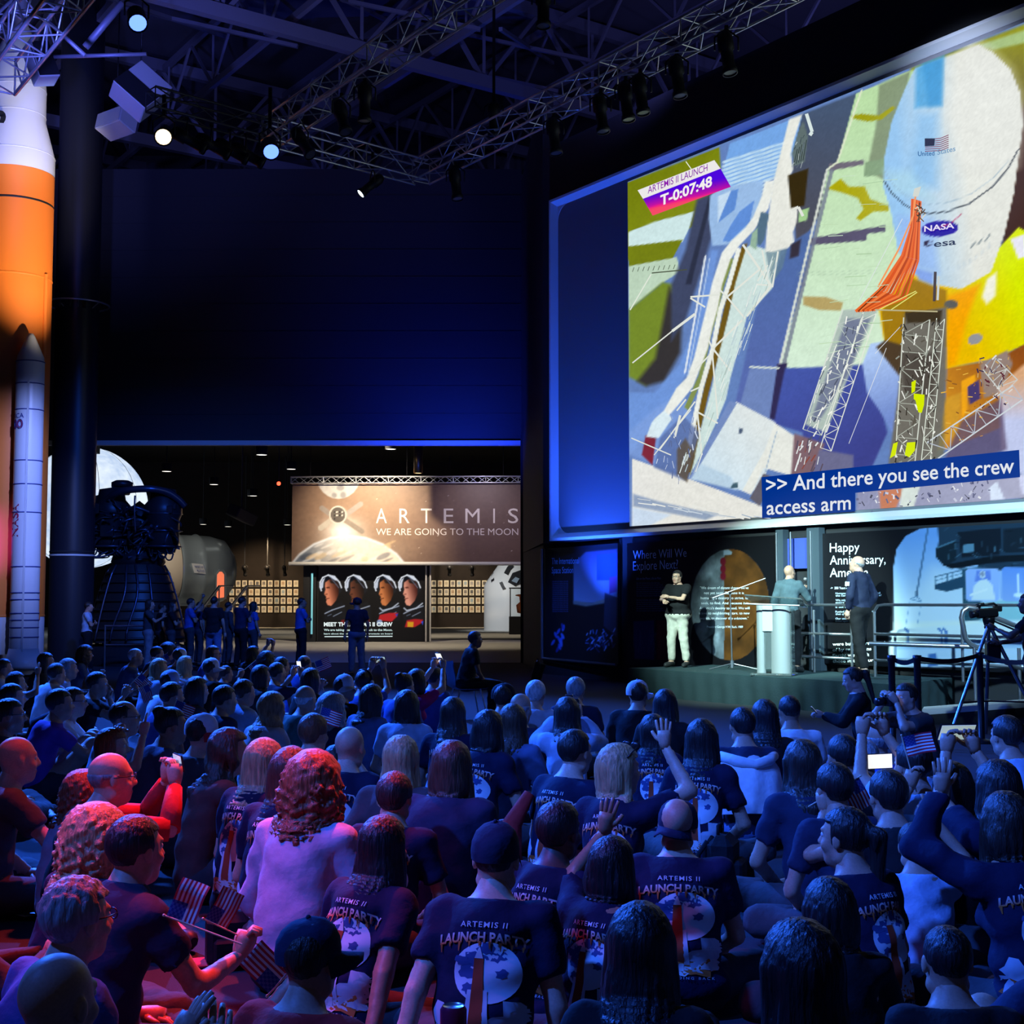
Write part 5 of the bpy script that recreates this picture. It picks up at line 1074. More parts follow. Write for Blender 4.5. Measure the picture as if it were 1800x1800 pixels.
# ---- space station poster
ia, ib = atY(957, 1155, 28.6), atY(1087, 1171, 25.7); ztp = (atY(957, 963, 28.6).z+atY(1087, 957, 25.7).z)/2; zbt = (ia.z+ib.z)/2
e, n, o, eu, Wd, Ht = poster('poster_panel', [(ia.x, ia.y, ztp), (ib.x, ib.y, ztp), (ib.x, ib.y, zbt), (ia.x, ia.y, zbt)], 'narrow dark poster of an orbiting station beside the doorway')
P = Paint(o+n*.003, eu, UP, Wd, Ht, .03, .018)
P.fill('#131318'); P.poly([(1008, 990), (1030, 970), (1085, 965), (1085, 1050), (1045, 1060), (1008, 1060)], '#33344a', 3, c2='#8a8c9c', g=((1060, 980), (1020, 1055)))
P.poly([(1008, 1056), (1040, 1060), (1066, 1052), (1064, 1060), (1030, 1066), (1008, 1062)], '#8a7c6a', 3); P.poly([(1049, 975), (1084, 972), (1084, 1020), (1049, 1020)], '#2438a8', 1.5); P.poly([(1071, 1015), (1084, 1013), (1084, 1040), (1071, 1044)], '#5a2c50', 2)
P.poly([(1063, 1042), (1084, 1050), (1084, 1120), (1061, 1100)], '#2a2c3a', 2)
for k in range(60): r_ = random.Random(k+3); x = r_.uniform(1032, 1080); y = r_.uniform(1110, 1140); P.line([(x, y), (x+r_.uniform(-6, 6), y+r_.uniform(-8, 8))], 2, r_.choice(('#5a7ab8', '#9ab4e0', '#26345c', '#1c2030')), .8)
for k in range(12): r_ = random.Random(k+33); P.ell(971+r_.uniform(0, 28), 1100+r_.uniform(0, 42), 2.5, 6, r_.choice(('#4a6ad0', '#2a3a90', '#6a8ae8')), 2, .8, rot=r_.uniform(-.6, .6))
pp_ = P.build('printed_face', m_print, e, gain=2.2)
O = Over(o+n*.004, n)
O.text('The International', 970, 1018, 992, 981, '#7fa4d8', -.03, .0); O.text('Space Station', 970, 1008, 1008, 997, '#7fa4d8', -.02, .0)
for k in range(17): O.text('a laboratory for science in low orbit', 971, 999+(k*3) % 3, 1023+k*3.3, 1020.8+k*3.3, '#50689c', -.01)
O.build('poster_lettering', m_print, pp_, gain=1.6)
bar('lower_rail', (eu*0)+n*.05, eu*Wd+n*.05, .03, m_rail, e); bar('side_post', n*.05, n*.05+UP*Ht, .04, m_rail, e)
# ---------------------------------------------------------------- people: one smooth skin over a posed skeleton, clothes as shells over it
def surfnet(F, org, h):
    """surface of F<0 on a regular grid -> verts, quads (naive surface nets)"""
    ins = F < 0; nx, ny, nz = F.shape
    c = np.zeros((nx-1, ny-1, nz-1), np.int8)
    for dx in (0, 1):
        for dy in (0, 1):
            for dz in (0, 1): c += ins[dx:nx-1+dx, dy:ny-1+dy, dz:nz-1+dz]
    act = (c > 0) & (c < 8); ijk = np.argwhere(act)
    if not len(ijk): return np.zeros((0, 3)), np.zeros((0, 4), int)
    idm = np.full(act.shape, -1, np.int32); idm[act] = np.arange(len(ijk))
    i, j, k = ijk.T; S = np.zeros((len(ijk), 3)); n = np.zeros(len(ijk))
    crn = [(a, b, d) for a in (0, 1) for b in (0, 1) for d in (0, 1)]; fv = {q: F[i+q[0], j+q[1], k+q[2]] for q in crn}
    for q in crn:
        for ax in range(3):
            if q[ax]: continue
            q2 = list(q); q2[ax] = 1; q2 = tuple(q2); fa, fb = fv[q], fv[q2]; x = (fa < 0) != (fb < 0)
            t = np.where(x, fa / np.where(x, fa - fb, 1), 0); p = np.array(q, float)[None].repeat(len(t), 0); p[:, ax] += t
            S += p * x[:, None]; n += x
    Vv = (ijk + S / n[:, None]) * h + np.array(org)[None]
    qs = []
    for ax in range(3):
        o = [0, 1, 2]; o.remove(ax); a, b = o
        sl0 = [slice(None)]*3; sl1 = [slice(None)]*3; sl0[ax] = slice(0, -1); sl1[ax] = slice(1, None)
        A = ins[tuple(sl0)]; B = ins[tuple(sl1)]; e = np.argwhere(A != B)
        e = e[(e[:, a] > 0) & (e[:, b] > 0) & (e[:, a] < F.shape[a]-1) & (e[:, b] < F.shape[b]-1)]
        if not len(e): continue
        fl = A[tuple(e.T)]
        def cell(da, db): x = e.copy(); x[:, a] -= da; x[:, b] -= db; return idm[tuple(x.T)]
        Q = np.stack([cell(1, 1), cell(0, 1), cell(0, 0), cell(1, 0)], 1); fl = fl if ax != 1 else ~fl
        Q[~fl] = Q[~fl][:, ::-1]; qs.append(Q)
    q = np.concatenate(qs); return Vv, q[(q >= 0).all(1)]
class Grid:
    def __init__(s, lo, hi, h):
        s.h = h; s.lo = np.array(lo, float); s.n = np.maximum(4, np.ceil((np.array(hi)-s.lo)/h).astype(int)+1); s.F = {}
        s.ax = [s.lo[a]+np.arange(s.n[a])*h for a in range(3)]
    def new(s, k): s.F[k] = np.full(tuple(s.n), .3, np.float32); return s.F[k]
    def block(s, lo, hi):
        a = np.clip(np.floor((np.array(lo)-s.lo)/s.h).astype(int), 0, s.n-1); b = np.clip(np.ceil((np.array(hi)-s.lo)/s.h).astype(int)+1, 1, s.n)
        if (b <= a).any(): return None
        sl = tuple(slice(x, y) for x, y in zip(a, b)); X = s.ax[0][a[0]:b[0], None, None]; Y = s.ax[1][None, a[1]:b[1], None]; Z = s.ax[2][None, None, a[2]:b[2]]
        return sl, X.astype(np.float32), Y.astype(np.float32), Z.astype(np.float32)
    def smin(s, k, sl, d, kk):
        F = s.F[k][sl]
        if kk <= 0: np.minimum(F, d, out=F); return
        h = np.clip(.5+.5*(F-d)/kk, 0, 1); F[...] = F*(1-h)+d*h-kk*h*(1-h)
def d_cap(X, Y, Z, p, q, r0, r1):
    p = np.array(p, np.float32); q = np.array(q, np.float32); e = q-p; L2 = float(e@e)+1e-9
    t = np.clip(((X-p[0])*e[0]+(Y-p[1])*e[1]+(Z-p[2])*e[2])/L2, 0, 1)
    return np.sqrt((X-p[0]-t*e[0])**2+(Y-p[1]-t*e[1])**2+(Z-p[2]-t*e[2])**2)-(r0+(r1-r0)*t), t
def d_ell(X, Y, Z, c, r, M=None):
    x, y, z = X-c[0], Y-c[1], Z-c[2]
    if M is not None: x, y, z = M[0][0]*x+M[1][0]*y+M[2][0]*z, M[0][1]*x+M[1][1]*y+M[2][1]*z, M[0][2]*x+M[1][2]*y+M[2][2]*z
    k0 = np.sqrt((x/r[0])**2+(y/r[1])**2+(z/r[2])**2); k1 = np.sqrt((x/r[0]**2)**2+(y/r[1]**2)**2+(z/r[2]**2)**2)
    return k0*(k0-1)/(k1+1e-6)
# ---- heads (built once per fineness)
HEADS = {}
def head_mesh(h):
    if h in HEADS: return HEADS[h]
    g = Grid((-.10, -.13, -.20), (.10, .15, .14), h); g.new('f'); _, X, Y, Z = g.block((-1,)*3, (1,)*3); sl = tuple(slice(0, n) for n in g.n)
    A = lambda d, k=.02: g.smin('f', sl, d, k)
    A(d_ell(X, Y, Z, (0, -.014, .030), (.074, .094, .086)), 0); A(d_ell(X, Y, Z, (0, .026, -.035), (.058, .064, .088)), .03); A(d_ell(X, Y, Z, (0, .052, -.092), (.032, .030, .026)), .03)
    A(d_cap(X, Y, Z, (-.05, -.005, -.075), (.05, -.005, -.075), .022, .022)[0], .03)
    A(d_cap(X, Y, Z, (0, .084, .014), (0, .104, -.026), .009, .014)[0], .016); A(d_cap(X, Y, Z, (-.012, .094, -.032), (.012, .094, -.032), .008, .008)[0], .01)
    A(d_cap(X, Y, Z, (-.034, .077, .026), (.034, .077, .026), .010, .010)[0], .018); A(d_ell(X, Y, Z, (0, .085, -.064), (.024, .010, .010)), .008)
    for s in (-1, 1):
        A(d_ell(X, Y, Z, (s*.076, -.006, -.008), (.009, .019, .031)), .006)
        e = d_ell(X, Y, Z, (s*.031, .094, .008), (.019, .016, .012)); F = g.F['f']; hh = np.clip(.5-.5*(F+e)/.012, 0, 1); F[...] = F*(1-hh)-e*hh+.012*hh*(1-hh)
        A(d_ell(X, Y, Z, (s*.040, .060, -.032), (.020, .022, .020)), .02)
    A(d_cap(X, Y, Z, (0, -.022, -.04), (0, -.038, -.19), .054, .052)[0], .025)
    v, q = surfnet(g.F['f'], g.lo, h)
    keep = (v[q].mean(1)[:, 2] > -.185); q = q[keep]
    fz = v[q].mean(1); mi = np.zeros(len(q), int)
    mi[(abs(fz[:, 0]) < .024) & (fz[:, 1] > .078) & (abs(fz[:, 2]+.064) < .0095)] = 1
    # eyes
    mb = MB()
    for s in (-1, 1): mb.sphere((s*.031, .0745, .008), .0125, 6, 2); mb.sphere((s*.031, .0815, .008), .0068, 5, 3)
    HEADS[h] = (v, q, mi, mb); return HEADS[h]
def rotM(yaw=0, pitch=0, roll=0):
    """head turn: yaw to its right is positive, pitch up is positive"""
    return np.array((Matrix.Rotation(R(-yaw), 3, 'Z') @ Matrix.Rotation(R(pitch), 3, 'X') @ Matrix.Rotation(R(roll), 3, 'Y')))
# ---- materials
SKIN = {'light': (.62, .36, .26), 'mid': (.50, .28, .19), 'tan': (.36, .19, .12), 'brown': (.20, .10, .065), 'dark': (.10, .05, .035)}
HAIR = {'black': (.012, .010, .010), 'dark': (.028, .018, .013), 'brown': (.075, .038, .020), 'auburn': (.20, .06, .025), 'blond': (.48, .31, .15), 'grey': (.32, .31, .31), 'white': (.70, .70, .70), 'red': (.30, .075, .03)}
CL = {'navy': (.020, .026, .060), 'black': (.012, .012, .014), 'white': (.72, .72, .74), 'sky': (.42, .54, .70), 'blue': (.05, .12, .42), 'grey': (.22, .22, .24), 'char': (.055, .055, .06), 'purple': (.16, .06, .40), 'red': (.55, .03, .03), 'magenta': (.55, .02, .16), 'lilac': (.45, .40, .55), 'denim': (.10, .15, .28), 'khaki': (.40, .36, .27), 'green': (.05, .14, .12), 'brown': (.10, .06, .05), 'cream': (.6, .56, .48), 'teal': (.075, .115, .135), 'print': (.010, .012, .040), 'plaid': (.55, .58, .66), 'jeans': (.12, .18, .34), 'rust': (.45, .10, .05), 'dots': (.12, .10, .16)}
def m_skin(k): return mat('skin_'+k, SKIN[k], .5, bump=.05, bscale=120, var=.12)
def m_hair(k): return mat('hair_'+k, HAIR[k], .48, bump=.9, bscale=9, var=.45, stretch=(9, 9, 1.4), spec=.5)
def m_cloth(k): return mat('cloth_'+k, CL[k], .85, bump=.8, bscale=14, var=.18, spec=.2)
m_lip = mat('lips', (.40, .14, .12), .45); m_eyew = mat('eye_white', (.75, .75, .75), .2); m_eyed = mat('iris', (.03, .02, .015), .15)
m_shoe = mat('shoe_leather', (.02, .02, .022), .5); m_sole = mat('shoe_sole', (.6, .6, .6), .6); m_spec = mat('spectacle_frame', (.01, .01, .012), .3)
# ---- the printed T-shirt back, drawn once in flat coordinates (u right, w up, metres)
def make_print():
    v, t, c = [], [], []; n = 0
    def tri(V2, T, col):
        nonlocal n
        V2 = np.asarray(V2, float); v.append(V2); t.append(np.asarray(T)+n); n += len(V2); c.append(np.broadcast_to(np.asarray(col, float), (len(V2), 3)))
    def blob(cx, cy, rx, ry, col, seed=0, am=.25, rings=3, k=16):
        r = random.Random(seed); ph = [r.uniform(.75, 1+am) if am else 1. for _ in range(k)]; V2 = [(cx, cy)]; T = []
        for i in range(1, rings+1):
            for j in range(k): a = 2*math.pi*j/k; V2.append((cx+rx*ph[j]*i/rings*math.cos(a), cy+ry*ph[j]*i/rings*math.sin(a)))
        for j in range(k): T.append([0, 1+j, 1+(j+1) % k])
        for i in range(rings-1):
            for j in range(k): a = 1+i*k; b = a+k; T += [[a+j, b+j, b+(j+1) % k], [a+j, b+(j+1) % k, a+(j+1) % k]]
        tri(V2, T, col)
    def quad(x0, y0, x1, y1, w0, w1, col, m=8):
        V2 = []; 
        for i in range(m+1):
            f = i/m; x = x0+(x1-x0)*f; y = y0+(y1-y0)*f; w_ = w0+(w1-w0)*f; V2 += [(x-w_, y), (x+w_, y)]
        tri(V2, [[2*i, 2*i+1, 2*i+3] for i in range(m)]+[[2*i, 2*i+3, 2*i+2] for i in range(m)], col)
    blob(.025, .02, .098, .098, (.62, .68, .74), 1, .0, 6, 32)
    for k, (x, y, r) in enumerate(((-.01, .06, .03), (.055, .075, .022), (-.03, .02, .025), (.07, .02, .016), (-.045, .055, .02), (.02, .095, .02), (-.02, -.03, .02))): blob(x, y, r, r*.8, (.05, .09, .24), k, .5)
    blob(-.12, -.15, .05, .06, (.55, .62, .70), 3, .6); blob(.11, -.14, .055, .05, (.55, .60, .68), 5, .7); blob(.135, -.10, .03, .03, (.62, .66, .72), 9, .7)
    blob(-.09, -.185, .06, .03, (.55, .12, .03), 6, .7); blob(.06, -.185, .08, .028, (.60, .16, .04), 8, .7); blob(0, -.19, .06, .03, (.72, .70, .68), 12, .6); blob(.10, -.175, .03, .02, (.7, .68, .66), 13, .6)
    for s in (-1, 1): quad(.002+s*.030, -.175, .002+s*.022, -.035, .009, .006, (.62, .66, .72)); quad(.002+s*.012, -.2, .002+s*.012, -.17, .008, .008, (.75, .75, .75), 2)
    quad(.002, -.17, .002, .065, .022, .013, (.42, .06, .025), 10); quad(.002, .065, .002, .10, .012, .002, (.66, .66, .68), 3)
    tv, tt = text_fit('ARTEMIS II', -.062, .075, .165, .183, .01, 1.2); tri(tv, tt, (.62, .64, .70))
    tv, tt = text_fit('LAUNCH PARTY', -.125, .135, .118, .150, .03); f = ((tv[:, 1]-.118)/.032).clip(0, 1)[:, None]; tv[:, 1] -= .9*(tv[:, 0]-.005)**2
    tri(tv, tt, np.array((.55, .14, .03))*(1-f)+np.array((.66, .58, .60))*f)
    for k in range(9): r = random.Random(k); x = -.12+k*.03; quad(x, .118-.9*x*x-r.uniform(.01, .03), x, .12-.9*x*x, .001, .004, (.50, .13, .03), 2)
    tv, tt = text_fit('WE ARE GOING BACK', -.10, .12, -.232, -.222, .01, 1.6); tri(tv, tt, (.5, .52, .6))
    lay = np.concatenate([np.full(len(a), i) for i, a in enumerate(v)])
    return np.concatenate(v), np.concatenate(t), np.concatenate(c), lay
PRINT = None
m_shirtprint = colmat('shirt_print', rough=.8, spec=.15)
def ik(a, b, l1, l2, hint):
    """elbow position between shoulder a and wrist b"""
    a = np.array(a); b = np.array(b); d = b-a; L_ = np.linalg.norm(d); mx = (l1+l2)*.995
    if L_ > mx: b = a+d/L_*mx; d = b-a; L_ = mx
    d = d/L_; x = (l1*l1-l2*l2+L_*L_)/(2*L_); y = math.sqrt(max(0, l1*l1-x*x)); h = np.array(hint, float); h -= d*(h@d); h /= np.linalg.norm(h)+1e-9
    return a+d*x+h*y, b
def hand_geo(mb, w_, d, nrm, thumb, pose, s=1., n=6):
    """palm and five fingers; d along the hand, nrm out of the back of the hand, thumb side"""
    w_ = Vector(w_); d = Vector(d).normalized(); nrm = Vector(nrm); nrm = (nrm-d*nrm.dot(d)).normalized(); sd = d.cross(nrm)
    if sd.dot(Vector(thumb)) < 0: sd = -sd
    k = w_+d*.085*s
    mb.tube([w_-d*.01, w_+d*.02*s, w_+d*.055*s, k], [.026*s, .034*s, .040*s, .036*s], max(n, 8))
    for i, (off, ln, r) in enumerate(((.031, .070, .0098), (.010, .078, .0100), (-.011, .072, .0096), (-.030, .056, .0088))):
        base = k+sd*off*s-d*.012*s; c = {'flat': 4, 'relax': 24, 'grip': 62, 'fist': 80, 'spread': 6}[pose]; spread = off*(6 if pose == 'spread' else 1.2)
        p = base; pts = [p]; ang = R(c*.35); dr = d+sd*spread
        for seg in (.45, .32, .25):
            p = p+(dr.normalized()*math.cos(ang)-nrm*math.sin(ang))*ln*s*seg; pts.append(p); ang += R(c*.85)
        mb.tube(pts, [r*s, r*s*.97, r*s*.9, r*s*.72], n)
    b = w_+d*.028*s+sd*.026*s; td = (d*.75+sd*.75-nrm*(.5 if pose in ('grip', 'fist') else .15)).normalized()
    mb.tube([b-sd*.008*s, b+td*.032*s, b+td*.052*s+d*.006*s, b+td*.064*s+d*.014*s], [.014*s, .012*s, .0105*s, .008*s], n)
    return k
def bez(p, n=8):
    p = [np.array(x, float) for x in p]; return [((1-t)**2)*p[0]+2*t*(1-t)*p[1]+t*t*p[2] for t in np.linspace(0, 1, n)]
PEOPLE = []
def person(label, at, pose='cross', face=0, head=(0, 0), lean=12, arms='lap', sc=1., hair='short', hc='dark', top='navy', leg='char', skin='mid', fat=1., sleeve='short', hat=None, specs=False, pr=False,
           group='people sitting on the floor', Y=None, X=None, z0=0., hh=None, extra=None, shoes='black', twist=0, fem=0., head_roll=0, collar=None, jacket=None):
    """at = where the head's middle shows in the photograph; the seat on the floor fixes its distance"""
    global PRINT
    face_r = R(-face)
    # spine
    ph = {'cross': .115, 'knees': .115, 'side': .115, 'kneel': .30, 'crouch': .36, 'stand': .93, 'chair': .52}[pose]
    la = R(lean); fw = np.array((0, math.sin(la), math.cos(la))); fwd = np.array((0, math.cos(la), -math.sin(la))); H = np.array((0, 0, ph)) + (np.array((0, -.02, 0)) if pose != 'stand' else 0)
    curve = .05 if pose in ('cross', 'knees', 'side') else .0
    def sp(s, x=0., y=0.): return H+fw*s+fwd*(y-curve*math.sin(min(1, s/.5)*math.pi)*1.)+np.array((x, 0, 0))
    nb = sp(.535); lh = la*.45; hcn = nb+np.array((0, math.sin(lh)*.1+.034, math.cos(lh)*.128))
    # place in the hall
    hz_ = hcn[2]*sc+z0
    if Y is None: W = atZ(at[0], at[1], hz_) if hh is None else atZ(at[0], at[1], hh)
    else: W = atY(at[0], at[1], Y)
    if pose in ('cross', 'knees', 'side') and Y is None:      # nobody sits in a neighbour's lap
        d0 = W-CAM
        best = None
        for st_ in ((0, .02, .04, .06, .08, -.02, -.04) if W.y < 8 else (0, .02, .04, .06, .08, .1, .12, -.02, -.04)):
            p_ = CAM+d0*(1+st_)
            gap = min([(p_.xy-q_['seat'].xy).length for q_ in PEOPLE]+[.52])
            if best is None or gap > best[0]+.015: best = (gap, p_, st_)
        W = best[1]; sc *= (CAMZ+(hz_-CAMZ)*(1+best[2]))/hz_ if d0.y < 8 else 1.
    rz = Matrix.Rotation(face_r, 3, 'Z'); off = rz @ Vector((hcn[0], hcn[1], 0))*sc
    loc = Vector((W.x-off.x, W.y-off.y, z0)); dist = W.y
    near = dist < 5.6; midr = dist < 9.5
    h = .016 if near else (.0205 if midr else (.026 if dist < 16 else .031))
    root = empty('person', loc, face_r, label, 'person', group); root.scale = (sc,)*3
    fx = fat*(1-.06*fem)
    # skeleton
    shx = .160*(1-.10*fem)*(.65+.35*fat)
    SH = [sp(.465, -shx), sp(.465, shx)]
    Rt = np.array(((math.cos(R(-twist)), -math.sin(R(-twist)), 0), (math.sin(R(-twist)), math.cos(R(-twist)), 0), (0, 0, 1))); SH = [Rt@a for a in SH]
    M = np.array((Rt@np.array((1., 0, 0)), Rt@fwd, Rt@fw)).T
    prim = []   # (tag, kind, params)
    E = lambda tag_, c, r, k=.05, MM=M: prim.append((tag_, 'e', c, r, MM, k)); K = lambda tag_, p, q, r0, r1, k=.03: prim.append((tag_, 'c', np.array(p, float), np.array(q, float), r0, r1, k))
    E('P', sp(.0), (.172*fx, .128*fx, .115), .05); E('T', sp(.17, 0, .012*(fat-1)*6), (.146*fx, .112*fx+.03*max(0, fat-1), .15), .06); E('T', sp(.35), (.148*fx*(1-.06*fem), .110*(.5+.5*fx), .175), .06)
    if fem: 
        for s in (-1, 1): E('T', sp(.34, s*.07, .085), (.06, .055, .06), .03)
    K('T', SH[0]*.86+sp(.465)*.14, SH[1]*.86+sp(.465)*.14, .056, .056, .05); K('N', sp(.45), nb, .088, .060, .06); K('N', nb-fw*.02, hcn+np.array((0, -.03, -.07)), .052, .052, .03)
    # arms
    l1, l2 = .285, .25; wr = [None, None]; eb = [None, None]; hp = ['relax', 'relax']; hd = [None, None]; hn = [None, None]
    am = (arms, arms) if isinstance(arms, str) else arms
    for i, s in ((0, -1), (1, 1)):
        a = am[i]; t_ = a if isinstance(a, str) else a[0]; hint = (s*.6, -.25, -1); hn[i] = (0, .2, 1); dd = None
        if t_ == 'lap': w_ = sp(.08, s*.10, .27)+np.array((0, 0, .02)); hint = (s*1, -.5, -.4); dd = (-s*.8, .6, -.15)
        elif t_ == 'knee': w_ = np.array((s*.02, .46, .36)); hint = (s*1, -.1, -.5); dd = (-s*.9, .25, -.2)
        elif t_ == 'clap': w_ = sp(.36, s*.055, .33); hint = (s*.9, -.3, -.8); dd = (-s*.25, .45, .85); hn[i] = (s, 0, 0); hp[i] = 'flat'
        elif t_ == 'phone': w_ = hcn+np.array((s*.075, .27, -.03)); hint = (s*.8, -.1, -.9); dd = (-s*.25, .05, .95); hn[i] = (s*.7, .6, 0); hp[i] = 'grip'
        elif t_ == 'phoneup': w_ = hcn+np.array((s*.07, .30, .13)); hint = (s*.7, .2, -.9); dd = (-s*.2, .1, .95); hn[i] = (s*.7, .6, 0); hp[i] = 'grip'
        elif t_ == 'flag': w_ = hcn+np.array((s*.19, .27, -.10)); hint = (s*.8, -.2, -1); dd = (0, .3, .95); hn[i] = (s, .3, 0); hp[i] = 'fist'
        elif t_ == 'raise': w_ = hcn+np.array((s*.16, .20, .10)); hint = (s*.9, .3, -.6); dd = (-s*.1, .1, 1); hn[i] = (0, -1, 0); hp[i] = 'spread'
        elif t_ == 'back': w_ = np.array((s*.27, -.26, .05)); hint = (s*.4, -1, .2); dd = (s*.2, -.9, -.2); hp[i] = 'flat'
        elif t_ == 'side': w_ = sp(-.04, s*.25, .08); hint = (s*.7, -1, 0); dd = (0, .15, -1); hn[i] = (s, 0, 0)
        elif t_ == 'fold': w_ = sp(.26, -s*.03, .19); hint = (s*1, -.1, -.7); dd = (-s*1, .25, .1); hn[i] = (0, 1, .2)
        elif t_ == 'pocket': w_ = sp(.0, s*.19, .06); hint = (s*1, -.8, 0); dd = (-s*.1, .3, -1); hn[i] = (s, 0, 0)
        elif t_ == 'mic': w_ = sp(.36, s*.08, .28); hint = (s*.7, -.4, -.9); dd = (0, .5, .8); hp[i] = 'fist'; hn[i] = (s, .2, 0)
        elif t_ == 'chin': w_ = hcn+np.array((s*.04, .10, -.13)); hint = (s*.5, .5, -1); dd = (-s*.2, .0, 1)
        elif t_ == 'head': w_ = hcn+np.array((s*.09, .06, .10)); hint = (s*1, .3, .2); dd = (-s*1, -.2, .4)
        else:
            w_ = np.array(a[1], float); hint = a[2] if len(a) > 2 else hint; dd = a[3] if len(a) > 3 else None
            if len(a) > 4: hp[i] = a[4]
        eb[i], wr[i] = ik(SH[i], w_, l1, l2, hint)
        hd[i] = np.array(dd if dd is not None else wr[i]-eb[i], float)
        K('U%d' % i, SH[i], eb[i], .049*(.5+.5*fat), .038, .02); K('F%d' % i, eb[i], wr[i], .040, .0275, .012)
    # legs
    fo = []
    for s in (-1, 1):
        hj = H+np.array((s*.085, .02, -.01))
        if pose == 'cross': kn = np.array((s*.33, .27, .13)); an = np.array((-s*.12, .40, .075)); ft = an+np.array((-s*.13, .04, -.02))
        elif pose == 'knees': kn = np.array((s*.115, .36, .45)); an = np.array((s*.10, .56, .075)); ft = an+np.array((s*.02, .16, -.03))
        elif pose == 'side': kn = np.array((.26+s*.06, .30, .12+.02*s)); an = np.array((.36, -.06-.05*s, .08)); ft = an+np.array((.12, -.08, -.02))
        elif pose == 'kneel': kn = np.array((s*.13, .38, .075)); an = np.array((s*.12, -.10, .09)); ft = an+np.array((s*.02, -.14, -.02))
        elif pose == 'crouch': kn = np.array((s*.17, .42, .30 if s < 0 else .08)) + (np.array((0, .02, .25)) if s < 0 else 0); an = np.array((s*.14, .40, .08)) if s < 0 else np.array((.13, -.05, .10)); ft = an+np.array((0, .15, -.03)) if s < 0 else an+np.array((0, -.02, -.06))
        elif pose == 'chair': kn = np.array((s*.12, .46, .50)); an = np.array((s*.12, .44, .08)) if s < 0 else np.array((s*.10, .36, .09)); ft = an+np.array((0, .16, -.04))
        else: st = extra.get('step', 0) if extra else 0; kn = np.array((s*.105, .03+st*s*.10, .50)); an = np.array((s*.12, -.02+st*s*.17, .085)); ft = an+np.array((s*.03, .16, -.045))
        K('L', hj, kn, .092*(.5+.5*fat), .062, .03); K('S', kn, an, .060, .042, .02); fo.append((an, ft))
        K('A', an+np.array((0, 0, -.0)), ft, .040, .034, .02)
    pts = np.array([p for q in prim for p in ((q[2], q[3]) if q[1] == 'c' else (q[2],))]); lo = pts.min(0)-.19; hi = pts.max(0)+.19; lo[2] = max(lo[2], -.03)
    hi[2] = min(hi[2], max(nb[2]+.10, max(w_[2] for w_ in wr)+.07, max(e[2] for e in eb)+.09))
    g = Grid(lo, hi, h); g.new('s'); g.new('p'); hb = .021 if near else (.025 if midr else (.028 if dist < 16 else .032)); g2 = Grid(lo, hi, hb); g2.new('b')
    so = .011 if fat <= 1.05 else .014; po = .013
    for q in prim:
        if q[1] == 'c': l_ = np.minimum(q[2], q[3])-max(q[4], q[5])-.10; u_ = np.maximum(q[2], q[3])+max(q[4], q[5])+.10
        else: l_ = q[2]-max(q[3])-.08; u_ = q[2]+max(q[3])+.08
        bl = g.block(l_, u_)
        if bl is None: continue
        sl, X_, Y_, Z_ = bl; tg = q[0]
        if q[1] == 'c': d, t = d_cap(X_, Y_, Z_, q[2], q[3], q[4], q[5])
        else: d = d_ell(X_, Y_, Z_, q[2], q[3], q[4]); t = None
        b2 = g2.block(l_, u_); g2.smin('b', b2[0], d_cap(*b2[1:], q[2], q[3], q[4], q[5])[0] if q[1] == 'c' else d_ell(*b2[1:], q[2], q[3], q[4]), q[-1])
        if tg in 'TPN' or (tg[0] == 'U' and sleeve != 'none') or (tg[0] == 'F' and sleeve == 'long'):
            d2 = d-so-(.008 if (tg[0] in 'U' and sleeve == 'short') else (.010 if tg[0] in 'UF' else 0))
            if tg[0] == 'U' and sleeve == 'short': d2 = np.maximum(d2, (t-.66)*l1)
            if tg[0] == 'F': d2 = np.maximum(d2, (t-.93)*l2)
            if tg == 'N': d2 = d2+so*.4
            g.smin('s', sl, d2, q[-1])
        if tg in 'PLS':
            d3 = d-po-(.010 if tg == 'S' else 0)
            if tg == 'S': d3 = np.maximum(d3, (t-.93)*.4)
            g.smin('p', sl, d3, q[-1])
    X_, Y_, Z_ = g.block(lo, hi)[1:]
    ph_ = random.random()*9; am_ = .0075 if near else .006
    wrk = am_*np.sin(11*X_+ph_+2.5*np.sin(9*Z_+ph_))*np.sin(24*Z_+7*Y_+3*np.sin(8*X_+ph_))+am_*.6*np.sin(46*Z_+26*np.abs(X_)+3*np.sin(12*X_+ph_))*np.sin(13*Y_+9*X_+ph_)+am_*.35*np.sin(30*X_-55*Z_+ph_)
    Fs = g.F['s']; 
    # cut the shirt at neck and hem
    up_ = (X_-nb[0])*fw[0]+(Y_-nb[1])*fw[1]+(Z_-nb[2])*fw[2]; ng = (np.sqrt((X_-nb[0])**2+(Y_-nb[1])**2) < .11)
    Fs += wrk; Fs[...] = np.where(ng, np.maximum(Fs, up_-(-.006 if collar is None else .026)), Fs)
    dn = (X_-H[0])*fw[0]+(Y_-H[1])*fw[1]+(Z_-H[2])*fw[2]; hem = -.055 if not (extra and 'hem' in extra) else extra['hem']
    far_arm = np.minimum.reduce([d_cap(X_, Y_, Z_, eb[i], wr[i], .04, .03)[0] for i in (0, 1)]) < .03
    Fs[...] = np.where(far_arm, Fs, np.maximum(Fs, hem-dn))
    Fp = g.F['p']; Fp += wrk*.9; Fp[...] = np.maximum(Fp, dn-.16)
    if pose in ('cross', 'knees', 'side', 'chair', 'kneel', 'crouch'): pass
    def mk(name, key, m, parent, midx=None):
        sb = 2 if (key == 'p' and midr) else 1; v, q = surfnet(g.F[key][::sb, ::sb, ::sb], g.lo, h*sb); me = fastmesh(name, v, q, True); me.materials.append(m); o = bpy.data.objects.new(name, me); return link(o, parent), v, q
